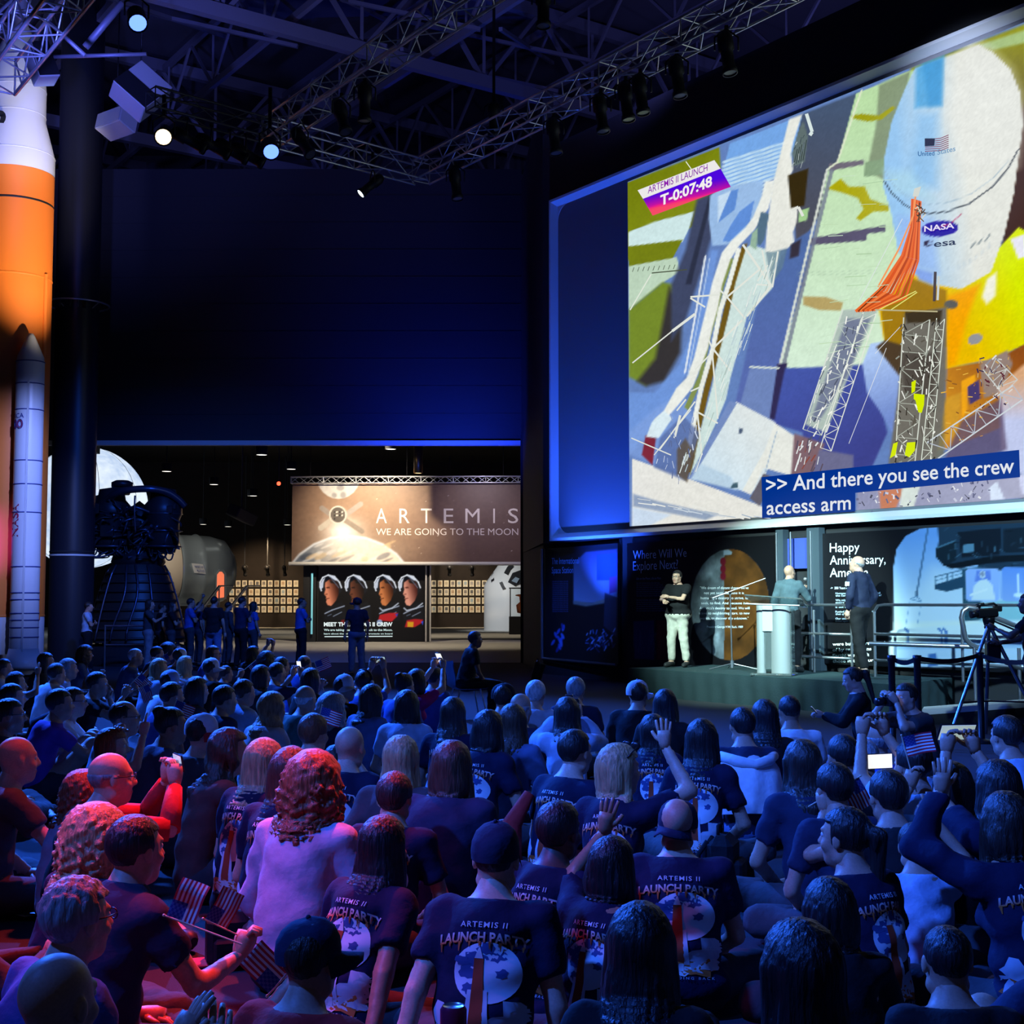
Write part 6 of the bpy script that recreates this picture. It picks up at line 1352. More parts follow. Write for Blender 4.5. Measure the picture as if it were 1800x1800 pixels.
    # body: skin surface, head and hands in one mesh
    v, q = surfnet(g2.F['b'], g2.lo, hb); hv, hq, hmi, eyes = head_mesh(.0072 if near else (.0105 if midr else .0145))
    HM = rotM(head[0], head[1], head_roll); hv2 = hv@HM.T+hcn[None]
    mb = MB(); fn = 8 if near else 5
    for i, s in ((0, -1), (1, 1)):
        if t_ is not None: hand_geo(mb, wr[i], hd[i], hn[i], (-s, .5, .6), hp[i], 1.0 - .08*fem, fn)
    if dist < 30 : 
        ev = [tuple(HM@np.array(p)+hcn) for p in eyes.v]; mb.add(ev, [], 0); o_ = mb.n-len(ev)
        for f, mm in zip(eyes.f, eyes.m): mb.f.append([a+o_ for a in f]); mb.m.append(mm); mb.sm.append(True)
    nb_, nh = len(v), len(hv2); fa = [q, hq+nb_]; tri_ = [np.array([a+nb_+nh for a in f]) for f in mb.f]
    mi = [np.zeros(len(q), int), hmi]; fl = []
    for k in sorted({len(f) for f in tri_}):
        ii = [j for j, f in enumerate(tri_) if len(f) == k]; fa.append(np.array([tri_[j] for j in ii])); mi.append(np.array([mb.m[j] for j in ii]))
    me = fastmesh('body', np.concatenate([v, hv2, np.array([tuple(p) for p in mb.v]).reshape(-1, 3)]), fa, True, np.concatenate(mi))
    for m in (m_skin(skin), m_lip, m_eyew, m_eyed): me.materials.append(m)
    link(bpy.data.objects.new('body', me), root)
    shirt, sv, sq = mk('shirt' if not jacket else 'jacket', 's', m_cloth(top), root)
    mk('trousers', 'p', m_cloth(leg), root)
    if pr:
        if PRINT is None: PRINT = make_print()
        pv, pt, pc, lay = PRINT; k_ = 1.0*fx; 
        if not near: pass
        u = pv[:, 0]*k_*1.05; w2 = pv[:, 1]*1.0+.265
        Pn = (Rt@(sp(0)[:, None]*0+0)).T if False else None
        base = H[None]+fw[None]*w2[:, None]+np.array((1., 0, 0))[None]*u[:, None]; base = base@Rt.T
        bd = Rt@(-fwd); hit = np.full(len(u), np.nan); last = None
        for st in np.linspace(.34, -.02, 46):
            p_ = base+bd[None]*st; f_ = (p_-g.lo)/h; i0 = np.clip(np.floor(f_).astype(int), 0, g.n-2); fr = np.clip(f_-i0, 0, 1); val = 0
            for a in (0, 1):
                for b in (0, 1):
                    for c_ in (0, 1):
                        wgt = np.where(a, fr[:, 0], 1-fr[:, 0])*np.where(b, fr[:, 1], 1-fr[:, 1])*np.where(c_, fr[:, 2], 1-fr[:, 2]); val = val+wgt*Fs[i0[:, 0]+a, i0[:, 1]+b, i0[:, 2]+c_]
            if last is not None:
                ok = np.isnan(hit) & (val < 0) & (last[1] >= 0); tt = last[1]/(last[1]-val+1e-9); hit = np.where(ok, last[0]+(st-last[0])*tt, hit)
            last = (st, val)
        good = ~np.isnan(hit); hit2 = np.where(good, hit, 0); pos = base+bd[None]*(hit2+.0035+lay*.00016)[:, None]
        tt_ = pt[good[pt].all(1)]
        me = fastmesh('back_print', pos, tt_, True, col=pc); me.materials.append(m_shirtprint); tag(link(bpy.data.objects.new('back_print', me), shirt), kind='stuff')
    # shoes
    if pose != 'cross' or midr:
        for an, ft in fo:
            mb = MB(); d = Vector(ft-an); d.z = 0; d.normalize() if d.length > 0 else None; sd = Vector((-d.y, d.x, 0)); z_ = min(an[2], ft[2]); a0 = Vector(an); f0 = Vector(ft)
            mb.tube([a0-d*.05+UP*-.02, a0+UP*-.015, a0.lerp(f0, .55)+UP*-.012, f0, f0+d*.035], [.040, .050, .047, .044, .020], 10)
            mb.build('shoe', m_shoe if shoes == 'black' else m_sole, root)
    add_hair(root, hair, hc, hcn, HM, near, midr, nb, fw, fwd, H, g, Fs, h)
    if hat: add_hat(root, hat, hcn, HM, near)
    if specs:
        mb = MB(); T = lambda p: Vector(HM@np.array(p)+hcn)
        for s in (-1, 1):
            mb.tube([T((s*.033+.021*math.cos(a), .098, .008+.016*math.sin(a))) for a in np.linspace(0, 2*math.pi, 11)], .0022, 5, caps=False); mb.tube([T((s*.054, .097, .012)), T((s*.079, .05, .012)), T((s*.081, -.01, .010))], .0024, 5)
        mb.tube([T((-.012, .10, .010)), T((.012, .10, .010))], .002, 5); mb.build('spectacles', m_spec, root)
    rec = dict(root=root, hcn=hcn, wr=wr, hd=hd, eb=eb, loc=loc, rz=rz, sc=sc, HM=HM, sp=sp, nb=nb, H=H, fwd=fwd, fw=fw, dist=dist, seat=Vector(W)); PEOPLE.append(rec); return rec
def W(rec, p): return rec['loc']+rec['rz'] @ Vector(p)*rec['sc']
def add_hair(root, style, hc, hcn, HM, near, midr, nb, fw, fwd, H, gb, Fs, hbody):
    if style == 'bald': return
    h = .0085 if near else (.012 if midr else .016); m = m_hair(hc); rnd = random.random()*20
    long_ = style in ('long', 'longwavy', 'pony', 'curly', 'bob'); ln = {'long': .44, 'longwavy': .46, 'pony': .36, 'curly': .27, 'bob': .20}.get(style, .16)
    lo = np.array((-.17, -.20, -ln-.06)); hi = np.array((.17, .15, .16)) if style not in ('curly', 'afro') else np.array((.20, .17, .20))
    if style == 'curly': lo[:] = (-.20, -.22, -ln-.06)
    g = Grid(lo, hi, h); g.new('f'); sl = tuple(slice(0, n) for n in g.n); _, X, Y, Z = g.block(lo, hi)
    A = lambda d, k=.02: g.smin('f', sl, d, k)
    Xs, Ys, Zs = np.broadcast_arrays(X, Y, Z); ang = np.arctan2(Xs, -Ys)
    strand = .0016*np.sin(ang*26+rnd+6*Zs)+.0014*np.sin(ang*57+9*Zs+rnd)
    lift = {'short': .010, 'buzz': .004, 'fringe': .006, 'spiky': .016, 'bob': .018, 'long': .016, 'longwavy': .020, 'pony': .010, 'bun': .010, 'curly': .040, 'afro': .05, 'thin': .006, 'crop': .014}.get(style, .012)
    cap_ = d_ell(X, Y, Z, (0, -.014, .030), (.074+lift, .094+lift, .086+lift))
    # hairline: open the face, end at the nape
    if style in ('fringe',): cut = np.maximum(Zs-(.035), -1)          # ring of hair below a bald crown
    face = np.minimum(Ys-.030-.25*np.maximum(0, Zs-.03)-(.0 if long_ else 0), .062-Zs)        # >0 in front of the face
    face = np.where(Zs < .062, Ys-.022, -(.062-Zs)*0-1.)
    side = np.where(long_, -1., np.maximum(-(Zs+.062+.35*np.minimum(0, Ys+.02)*0), np.where(Ys > -.045, -.002-Zs, -1.)))
    d = np.maximum(cap_, np.maximum(face, side))
    if style == 'fringe': d = np.maximum(d, np.minimum(Zs-.03, 1)); 
    if style == 'thin': d = np.maximum(d, np.where((Ys > -.06) & (np.abs(Xs) < .055) & (Zs > .05), .02, -1.))
    d = d+strand*(.5 if not long_ else 1.)
    if style == 'spiky': d = d+.006*np.sin(Xs*150+rnd)*np.sin(Ys*130)*(Zs > .03)
    A(d, 0)
    if style in ('long', 'longwavy', 'bob'):
        wv = .016*np.sin(Zs*38+ang*3+rnd) if style == 'longwavy' else .004*np.sin(Zs*20+rnd)
        e = d_ell(X, Y, Z+ln*.42, (0, -.062, .03), (.096 if style != 'bob' else .098, .062, ln*.58)); e = np.maximum(e, np.minimum(Zs-.05, 1))
        e = np.maximum(e, -(Zs+ln+.012*np.sin(Xs*90+rnd))); A(e+strand*1.4+wv, .03)
        for s in (-1, 1): A(np.maximum(d_cap(X, Y, Z, (s*.074, -.01, .02), (s*.088, -.015, -ln*.72), .026, .026)[0]+strand*1.3+wv, Ys-.03), .02)
    if style == 'curly':
        n3 = .012*np.sin(Xs*72+rnd+3*np.sin(Zs*40))*np.sin(Zs*68+2*np.sin(Ys*50))+.009*np.sin(Ys*125+Xs*60+rnd)*np.sin(Zs*135+Xs*53)+.004*np.sin(Xs*190+Zs*60)*np.sin(Zs*210+Ys*90)
        e = d_ell(X, Y, Z, (0, -.035, -.06), (.135, .125, .20)); e = np.maximum(e, np.where((Zs < .06) & (Ys > .02) & (np.abs(Xs) < .06), .02, -1.)); A(e+n3, .02)
    if style == 'afro':
        n3 = .010*np.sin(Xs*110+rnd)*np.sin(Zs*120)*np.sin(Ys*105); e = np.maximum(d_ell(X, Y, Z, (0, -.02, .04), (.125, .125, .115)), face); A(e+n3, .01)
    if style == 'pony':
        A(d_cap(X, Y, Z, (0, -.105, .05), (0, -.15, .02), .022, .028)[0], .015); A(d_cap(X, Y, Z, (0, -.15, .02), (.01, -.135, -ln*.8), .034, .020)[0]+strand+.004*np.sin(Xs*200), .02)
    if style == 'bun': A(d_ell(X, Y, Z, (0, -.085, .098), (.045, .042, .038))+strand, .012)
    v, q = surfnet(g.F['f'], g.lo, h); v = v@(HM if True else 1).T+hcn[None]
    if long_ and style != 'pony':
        # let long hair hang down over the back instead of into it
        rel = v-nb[None]; s_ = rel@fw; lowm = s_ < .05
        f_ = (v-gb.lo)/hbody; i0 = np.clip(np.round(f_).astype(int), 0, gb.n-1); val = Fs[i0[:, 0], i0[:, 1], i0[:, 2]]
        push = np.where(lowm & ((rel@fwd) < .06), np.clip(.018-val, 0, .09), 0); push = np.where(push > 0, push, 0); v = v-fwd[None]*push[:, None]
    me = fastmesh('hair', v, q, True); me.materials.append(m); link(bpy.data.objects.new('hair', me), root)
def add_hat(root, hat, hcn, HM, near):
    """hat: (colour of crown, colour of brim, yaw of brim)"""
    ca, cb, yw = hat; n = 20 if near else 14; mc, mb_ = m_cloth(ca), m_cloth(cb); Mz = np.array(Matrix.Rotation(R(-yw), 3, 'Z'))
    T = lambda p: Vector(HM@(Mz@np.array(p))+hcn)
    b = MB(); pr = [(.092, .008), (.094, .035), (.090, .07), (.076, .10), (.050, .122), (.02, .131), (0, .132)]; vs = []
    for r, z in pr:
        for k in range(n): a = 2*math.pi*k/n; vs.append(T((r*.92*math.cos(a), r*1.10*math.sin(a)-.012, z+.004*math.sin(a))))
    fs = [[i*n+k, i*n+(k+1) % n, (i+1)*n+(k+1) % n, (i+1)*n+k] for i in range(len(pr)-1) for k in range(n)]
    b.add(vs, fs, 0, True); c = b.build('cap', mc, root)
    b = MB(); vs = []; m_ = 9
    for zz in (0, .006):
        for j in range(4):
            for k in range(m_): a = R(22+136*k/(m_-1)); rr_ = 1+j*.26*math.sin(a)**1.2; vs.append(T((.084*math.cos(a)*(1+.04*j), .101*math.sin(a)*rr_-.012, .016-.012*j*abs(math.cos(a))*1.2-.004*j+zz)))
    o = 4*m_; fs = []
    for j in range(3):
        for k in range(m_-1): fs += [[j*m_+k, j*m_+k+1, (j+1)*m_+k+1, (j+1)*m_+k], [o+j*m_+k, o+(j+1)*m_+k, o+(j+1)*m_+k+1, o+j*m_+k+1]]
    for k in range(m_-1): fs += [[3*m_+k, 3*m_+k+1, o+3*m_+k+1, o+3*m_+k]]
    b.add(vs, fs, 0, True); b.build('brim', mb_, c)
    MB().sphere(T((0, -.012, .134)), .008, 5).build('button', mb_, c)
# ---------------------------------------------------------------- things people hold
m_phone = mat('phone_case', (.012, .012, .014), .3); m_pscr = mat('phone_screen_lit', (.55, .72, .70), .2, emit=.55); m_pscr2 = mat('phone_screen_bright', (.95, .95, .85), .2, emit=1.0)
m_stick = mat('flag_stick', (.62, .50, .34), .5); m_flag = colmat('flag_print', rough=.75, spec=.2)
def frame_from(zv, xv):
    z = Vector(zv).normalized(); x = Vector(xv); x = (x-z*x.dot(z)).normalized(); y = z.cross(x); return Matrix((x, y, z)).transposed()
def phone(rec, label, bright=False, at=None, land=True, sz=1.):
    """held between both hands, its screen towards the holder's face"""
    p = at if at is not None else (W(rec, (Vector(rec['wr'][0])+Vector(rec['wr'][1]))/2+Vector((0, .035, .085))))
    back = W(rec, rec['hcn'])-p; M = frame_from(back, rec['rz'] @ Vector((1, 0, 0))); e = empty('phone', p, 0, label, 'phone', 'phones held up')
    w_, h_ = ((.155, .078) if land else (.078, .155)); w_ *= sz; h_ *= sz
    MB().box((0, 0, 0), (w_, h_, .009), rot=M, bev=.003).build('case', m_phone, e); MB().box(M @ Vector((0, 0, .0055)), (w_*.93, h_*.90, .002), rot=M).build('screen', m_pscr2 if bright else m_pscr, e)
    MB().lathe([(0, 0), (.008, 0), (.008, .003), (0, .003)], M @ Vector((w_*.36, h_*.25, -.008)), 10, axis=M).build('lens', m_lens, e); return e
_FL = {}
def flag_mesh(k):
    if k in _FL: return _FL[k]
    n, m_ = 26, 26; r = random.Random(k); a, b = r.uniform(3, 6), r.uniform(0, 6); vs = []; cs_ = []; fs = []
    for j in range(13):
        for i in range(14):
            x0, x1 = .15*i/14, .15*(i+1)/14; z0_, z1 = .108*(12-j)/13, .108*(13-j)/13; o = len(vs)
            for x, z in ((x0, z0_), (x1, z0_), (x1, z1), (x0, z1)): vs.append((x, .010*math.sin(x*34*a/4+b)*x/.1+.004*math.sin(z*50+b), z-.25*x*x*a/5))
            c = (.55, .03, .05) if j % 2 == 0 else (.75, .75, .75)
            if i < 6 and j < 7: c = (.02, .04, .22) if (i+j) % 2 else (.08, .11, .30)
            cs_ += [c]*4; fs.append([o, o+1, o+2, o+3])
    me = fastmesh('cloth', np.array(vs), np.array(fs), False, col=np.array(cs_)); me.materials.append(m_flag); _FL[k] = me; return me
m_flagstick = None
def flag(label, p, tilt=(0, 0, 0), k=1, sc=1.):
    e = empty('hand_flag', p, 0, label, 'flag', 'small flags on sticks'); e.rotation_euler = [R(a) for a in tilt]; e.scale = (sc,)*3
    o = bpy.data.objects.new('cloth', flag_mesh(k)); o.location = (.004, 0, .10); link(o, e)
    bar('stick', (0, 0, -.09), (0, 0, .215), .0035, m_stick, e); MB().sphere((0, 0, .218), .006, 5).build('finial', m_stick, e); return e
def hand_flag(rec, i, label, tilt=(0, 0, 0), k=1, sc=1.): return flag(label, W(rec, Vector(rec['wr'][i])+Vector(rec['hd'][i]).normalized()*.06), tilt, k, sc)
FD = lambda px: 60-px*.034
def P_(label, x, y, **k):
    k.setdefault('face', FD(x))
    if y > 1400: k['sc'] = k.get('sc', 1.)*.92
    return person(label, (x, y), **k)
nav = dict(top='print', pr=True)
# ---- first rows at the far side (left)
P_('boy with dark hair in a white shirt at the view edge near the rocket base', 8, 1174, hc='dark', top='white', sc=.95, arms='clap')
P_('girl with dark bob and pale top lifting an arm below the rocket base', 29, 1200, hair='bob', top='white', fem=1, arms=('lap', 'raise'), sc=.92)
P_('dark-haired man in dark shirt just below the girl with the lifted arm', 22, 1227, top='char')
P_('man in glasses and dark shirt sitting at the view edge above the bald man', 18, 1258, top='navy', specs=True, hair='short', face=70)
P_('woman with long dark hair in black sitting beside the rocket base', 82, 1164, hair='long', top='black', fem=1, face=75)
P_('grey spiky-haired man in pale shirt beside the column foot', 121, 1176, hair='spiky', hc='grey', top='sky', face=70)
P_('man in white polo seen from behind below the column foot', 100, 1190, top='white', hc='dark', face=35, collar=1)
P_('curly-haired woman clapping in front of the engine stand', 151, 1150, hair='curly', hc='brown', top='denim', fem=1, arms='clap', face=75, sc=.98)
r9 = P_('dark-haired person in black waving two small flags', 172, 1203, top='black', face=80, arms=('chin', 'flag'))
hand_flag(r9, 1, 'small flag raised by the person in black near the engine stand', (0, 40, 10), 2, 1.0); flag('second small flag crossing the first near the engine stand', W(r9, Vector(r9['wr'][1])+Vector((.03, .05, .03))), (10, 65, 0), 4, 1.0)
P_('person in bright purple shirt sitting behind the man with a draped sweater', 106, 1238, top='purple', hc='black', face=60, arms='knee', pose='knees')
P_('man in white T-shirt with a dark sweater over his shoulders', 130, 1241, top='white', leg='jeans', pose='knees', arms='knee', face=78, lean=20, hair='short', hc='brown', specs=True, skin='light')
P_('balding man in glasses and grey-blue shirt with a flag', 220, 1262, hair='thin', hc='dark', top='sky', arms=('clap', 'flag'), specs=True, face=78, skin='light')
P_('woman with copper bob resting her head on raised arms', 198, 1313, hair='bob', hc='red', top='rust', fem=1, arms=('head', 'raise'), face=75, sc=.9, skin='light')
r14 = P_('bald man in dark shirt clapping at the view edge, red-lit', 32, 1335, hair='bald', top='char', arms=('lap', ('x', (.20, .44, .42), (.8, -.4, -.7), (-.2, .4, .9), 'spread')), face=55, skin='light', fat=1.12)
r15 = P_('bald bearded man in glasses and dark vest filming with a phone', 197, 1368, hair='fringe', hc='grey', top='black', arms='phone', specs=True, face=62, skin='light', fat=1.1, sleeve='none')
phone(r15, 'landscape phone held by the bald bearded man')
P_('woman with curly copper hair and pale top behind the filming bald man', 150, 1396, hair='curly', hc='red', top='lilac', fem=1, face=55, sc=.86, skin='light')
r17 = P_('dark-haired woman in dotted dress holding a blue phone', 302, 1294, hair='bun', hc='black', top='dots', fem=1, face=60, arms='lap', skin='tan')
phone(r17, 'blue-screened phone lying in the dotted dress woman\'s hands', at=W(r17, (.02, .36, .22)), land=False)
P_('man in white cap with bright red brim turned from us', 357, 1292, hat=('white', 'red', 55), top='char', hair='buzz', face=40, skin='light')
P_('woman with long brown hair in a taupe jacket, seen in profile', 404, 1322, hair='longwavy', hc='brown', top='brown', fem=1, sleeve='long', face=62, skin='light', pose='knees', arms='knee')
P_('woman with wavy strawberry-blond hair in dark top, red-lit', 172, 1478, hair='curly', hc='blond', top='navy', fem=1, face=42, skin='light')
r21 = P_('dark-haired man in navy polo with a small logo, waving a flag', 240, 1494, hair='short', hc='black', top='navy', face=38, arms=('lap', ('x', (.22, .42, .38), (.6, -.3, -1), (.1, .3, .9), 'fist')), fat=1.1, skin='mid', collar=1)
hand_flag(r21, 1, 'small flag drooping in the navy polo man\'s fist', (10, -60, 20), 3, .8)
P_('grey-haired man in glasses and blue shirt above the nearest bald head', 138, 1617, hair='spiky', hc='grey', top='blue', face=40, specs=True, skin='light')
r23 = P_('nearest bald man clapping in the lower corner', 104, 1762, hair='bald', top='navy', face=25, arms=(('x', (.14, .40, .60), (-.8, -.4, -.7), (.2, .5, .85), 'spread'), ('x', (.25, .40, .58), (.8, -.4, -.7), (-.3, .5, .85), 'flat')), skin='light', fat=1.1)
r25 = P_('person cut by the view edge clasping a pencil', -70, 1520, hair='short', top='char', face=50, arms=(('x', (.10, .42, .40), (-.8, -.4, -.7), (.1, .5, .8), 'fist'), ('x', (.16, .42, .42), (.8, -.4, -.7), (-.1, .5, .8), 'fist')), skin='light', sleeve='long')
tag(MB().tube([(0, 0, -.06), (.02, 0, .10)], .004, 6).build('pencil', m_stick, None, W(r25, (.13, .47, .46))), 'pencil held upright by the person cut at the edge', 'pencil')
# cluster below the engine
CL2 = [('woman with long fair hair in a pale top below the engine rail', 281, 1176, dict(hair='long', hc='blond', top='sky', fem=1)), ('person in a white baseball cap nearest the engine rail', 317, 1155, dict(hat=('white', 'white', 50), top='grey', hair='short')),
       ('fair-haired woman in white tee with her back turned, below the white cap', 326, 1178, dict(hair='long', hc='blond', top='white', fem=1, face=25)), ('person in a pale slouched cap below the fair-haired women', 300, 1201, dict(hat=('sky', 'sky', 70), top='white', hair='buzz')),
       ('person in white cap holding a flag before the standing group', 372, 1176, dict(hat=('white', 'white', 40), top='black', arms=('lap', 'flag'))), ('dark-haired child in black near the flag-waving white cap', 398, 1192, dict(top='black', sc=.85)),
       ('dark-haired person in dark jacket two rows below the standing group', 396, 1230, dict(top='navy', hc='black', sleeve='long')), ('man with short black hair in royal blue shirt', 303, 1224, dict(top='blue', hc='black', face=50)),
       ('person in a dark hoodie beside the royal blue shirt', 347, 1234, dict(top='char', sleeve='long', hair='bob', hc='black')), ('man in light blue shirt with a broad back', 430, 1218, dict(top='sky', hc='brown', face=42, fat=1.12, skin='light', collar=1)),
       ('child face turned this way under the standing group', 312, 1140, dict(sc=.8, face=110, top='navy', skin='light')), ('person with dark hair just under the engine bell', 277, 1150, dict(top='navy', hc='black')), ('woman in glasses below the standing group', 376, 1150, dict(hair='bob', hc='brown', top='blue', fem=1, specs=True, face=95, skin='light')),
       ('person with pale short hair waving a flag by the guard rail', 239, 1155, dict(hc='white', top='denim', arms=('lap', 'flag'), face=85)), ('dark curly-haired person by the standing group', 296, 1150, dict(hair='afro', hc='black', top='black')),
       ('girl with dark hair lifting a paper by the light floor', 446, 1150, dict(hair='long', hc='black', top='navy', fem=1, arms='phoneup')), ('dark curly head just left of the uniformed guard', 470, 1164, dict(hair='curly', hc='black', top='black', fem=1)),
       ('dark short-haired man left of the uniformed guard', 496, 1172, dict(hc='black', top='char')), ('woman with dark hair and a pale headband', 460, 1190, dict(hair='bob', hc='black', top='char', fem=1)), ('person filming with a small lit phone behind the wavy blond', 488, 1186, dict(hc='black', top='navy', arms='phone')),
       ('woman with long wavy blond hair and frilled top', 480, 1246, dict(hair='longwavy', hc='blond', top='white', fem=1, face=40, skin='light')), ('balding man in blue polo beside the guard\'s feet', 536, 1168, dict(hair='thin', top='blue', face=30)),
       ('woman with long black hair holding a folded flag', 548, 1196, dict(hair='long', hc='black', top='black', fem=1, arms=('flag', 'lap'))), ('person with thin pale hair in green jacket', 538, 1230, dict(hair='fringe', hc='white', top='green', sleeve='long', face=30)),
       ('man in a white baseball cap looking to the stage', 606, 1210, dict(hat=('white', 'white', 78), top='black', hair='buzz', face=35, head=(30, 0))), ('woman with frizzy grey-brown hair in dark blue', 586, 1248, dict(hair='curly', hc='grey', top='navy', fem=1, sc=.95)),
       ('person in headphones filming with both arms up', 640, 1200, dict(hc='black', top='blue', arms='phoneup', face=20)), ('person with long dark hair in blue shirt behind the bald tattooed man', 655, 1240, dict(hair='long', hc='dark', top='denim', fem=1)),
       ('person with a dark topknot beside the red shirt', 712, 1206, dict(hair='bun', hc='black', top='blue', fem=1)), ('woman with dark bob in a crimson shirt filming overhead', 734, 1204, dict(hair='bob', hc='black', top='magenta', fem=1, arms='phoneup', face=40, skin='light')),
       ('woman with dark bob in plain blue tee, back turned', 716, 1242, dict(hair='bob', hc='black', top='sky', fem=1, face=8)), ('man in blue shirt behind the raised arms', 765, 1195, dict(top='blue', hc='black', fat=1.2)),
       ('woman with long dark hair in printed tee near the seated usher', 797, 1256, dict(hair='long', hc='dark', fem=1, face=15, **nav))]
recs = {}
for lab, x, y, k in CL2: recs[lab] = P_(lab, x, y, **k)
g_ = lambda s: next(v for k, v in recs.items() if s in k)
hand_flag(g_('holding a flag before'), 1, 'small flag held by the white cap before the standing group', (0, 50, 0), 1, 1.); hand_flag(g_('pale short hair'), 1, 'small flag held by the guard rail', (0, 60, 0), 2, 1.); hand_flag(g_('folded flag'), 0, 'folded small flag beside the long black hair', (0, -20, 30), 3, 1.1)
phone(g_('headphones filming'), 'dark phone lifted by the person in headphones'); phone(g_('crimson shirt'), 'bright phone lifted by the woman in crimson', True, land=False); phone(g_('small lit phone'), 'small lit phone behind the wavy blond woman', True, land=False)
hp_ = g_('headphones filming'); T_ = lambda r, p: Vector(r['HM'] @ np.array(p)+r['hcn'])
e = empty('headphones', hp_['loc'], hp_['root'].rotation_euler.z, 'over-ear headphones on the person filming with both arms up', 'headphones'); MB().tube([T_(hp_, (.095*math.cos(a), -.01, .03+.10*math.sin(a))) for a in np.linspace(0, math.pi, 9)], .009, 6).build('headband', m_phone, e)
for s in (-1, 1): MB().sphere(T_(hp_, (s*.088, -.005, -.005)), .035, 8, sc=(.5, 1, 1)).build('ear_cup', m_cab, e) if False else MB().sphere((0, 0, 0), .035, 8, sc=(.5, 1, 1)).build('ear_cup', m_cab, e, T_(hp_, (s*.088, -.005, -.005)))
# ---- middle of the crowd
CL3 = [('woman with short reddish-blond hair and lilac collar', 552, 1290, dict(hair='crop', hc='auburn', top='lilac', fem=1, face=25, skin='light', arms=('flag', 'lap'))), ('bald man in printed tee with a tattooed arm', 616, 1314, dict(hair='bald', face=22, skin='light', fat=1.1, arms=('lap', 'back'), **nav)),
       ('woman with long straight blond hair in printed tee, magenta-lit', 466, 1342, dict(hair='long', hc='blond', fem=1, face=30, skin='light', **nav)), ('woman with straight brown hair in printed tee beside the blond', 514, 1362, dict(hair='long', hc='brown', fem=1, face=25, skin='light', **nav)),
       ('woman with big curly red hair in long grey cardigan', 553, 1384, dict(hair='curly', hc='red', top='lilac', fem=1, face=20, skin='light', sleeve='long', fat=1.1)), ('woman with blond hair and dark vest with bare arms', 706, 1336, dict(hair='long', hc='blond', top='char', fem=1, face=15, skin='light', arms=('back', 'back'))),
       ('broad person with brown bob in plain navy shirt', 796, 1350, dict(hair='bob', hc='brown', top='navy', fat=1.2, face=22, skin='light', sleeve='long')), ('boy with tousled dark hair in printed tee', 694, 1402, dict(hair='crop', hc='dark', face=12, sc=.95, **nav)),
       ('woman with long black hair in printed tee, leaning sideways', 676, 1490, dict(hair='long', hc='black', fem=1, face=32, skin='tan', arms=('lap', 'back'), lean=20, **nav)),
       ('person in a navy cap with red top in the near row', 548, 1690, dict(hat=('navy', 'navy', 40), top='red', hair='buzz', face=25, sc=.92, hc='dark', arms=('flag', 'lap'))), ('man in a navy knit cap and printed tee leaning on one hand', 872, 1510, dict(hair='buzz', hc='black', hat=None, face=12, fat=1.12, skin='light', arms=('back', 'side'), lean=16, **nav)),
       ('woman with dark skin and short hair in printed tee', 984, 1462, dict(hair='crop', hc='black', fem=1, face=38, skin='dark', sleeve='short', **nav)), ('child with black hair in printed tee, hand raised', 1078, 1524, dict(hair='bob', hc='black', face=35, sc=.86, skin='tan', arms=('raise', 'lap'), **nav)),
       ('big man with shaved head and a cap worn backwards, printed tee', 1190, 1450, dict(hair='bald', hat=None, face=8, fat=1.25, skin='mid', **nav)), ('woman with long black hair, nearest and darkest in the bottom row', 1126, 1668, dict(hair='long', hc='black', top='black', fem=1, face=10)),
       ('person in dark cap beside the bald man near the usher', 887, 1229, dict(hat=('black', 'black', 60), top='black', hair='short')), ('bald man in dark shirt beside the white-haired woman', 916, 1246, dict(hair='fringe', hc='grey', top='navy', face=25, skin='mid')),
       ('white-haired woman in pale plaid shirt', 942, 1224, dict(hair='crop', hc='white', top='plaid', fem=1, face=15, skin='light', sleeve='long')), ('woman with long dark hair photographing in a blue sweater', 997, 1256, dict(hair='long', hc='black', top='sky', fem=1, face=5, arms=('phone', 'phone'), sleeve='long', skin='light')),
       ('person behind the raised camera in dark blue', 1012, 1214, dict(hair='crop', hc='grey', top='navy', face=10)), ('man in a white cap and black jacket near the stage corner', 1122, 1222, dict(hat=('white', 'sky', 40), top='black', hair='short', face=15, sleeve='long', fat=1.1)),
       ('woman with long black hair right of the white cap', 1170, 1240, dict(hair='long', hc='black', top='black', fem=1, face=15, fat=1.1)), ('dark-haired woman in printed tee behind the black jacket', 1148, 1288, dict(hair='long', hc='black', fem=1, face=10, sc=.95, **nav)),
       ('woman with long black hair in printed tee before the stage skirt', 1234, 1302, dict(hair='long', hc='black', fem=1, face=18, **nav)), ('person with black bob in printed tee in mid crowd', 860, 1284, dict(hair='bob', hc='black', face=30, fem=1, **nav)),
       ('woman with very long brown hair in a denim jacket', 902, 1288, dict(hair='long', hc='brown', top='denim', fem=1, face=18, skin='light', sleeve='long')), ('man with dark hair in printed tee beside a red sweater', 1012, 1322, dict(hair='short', hc='black', face=42, skin='light', **nav)),
       ('blond woman with sunglasses on her head and a hand raised, printed tee', 1090, 1354, dict(hair='bob', hc='blond', fem=1, face=25, head=(35, 0), skin='light', arms=('lap', 'raise'), **nav))]
for lab, x, y, k in CL3: recs[lab] = P_(lab, x, y, **k)
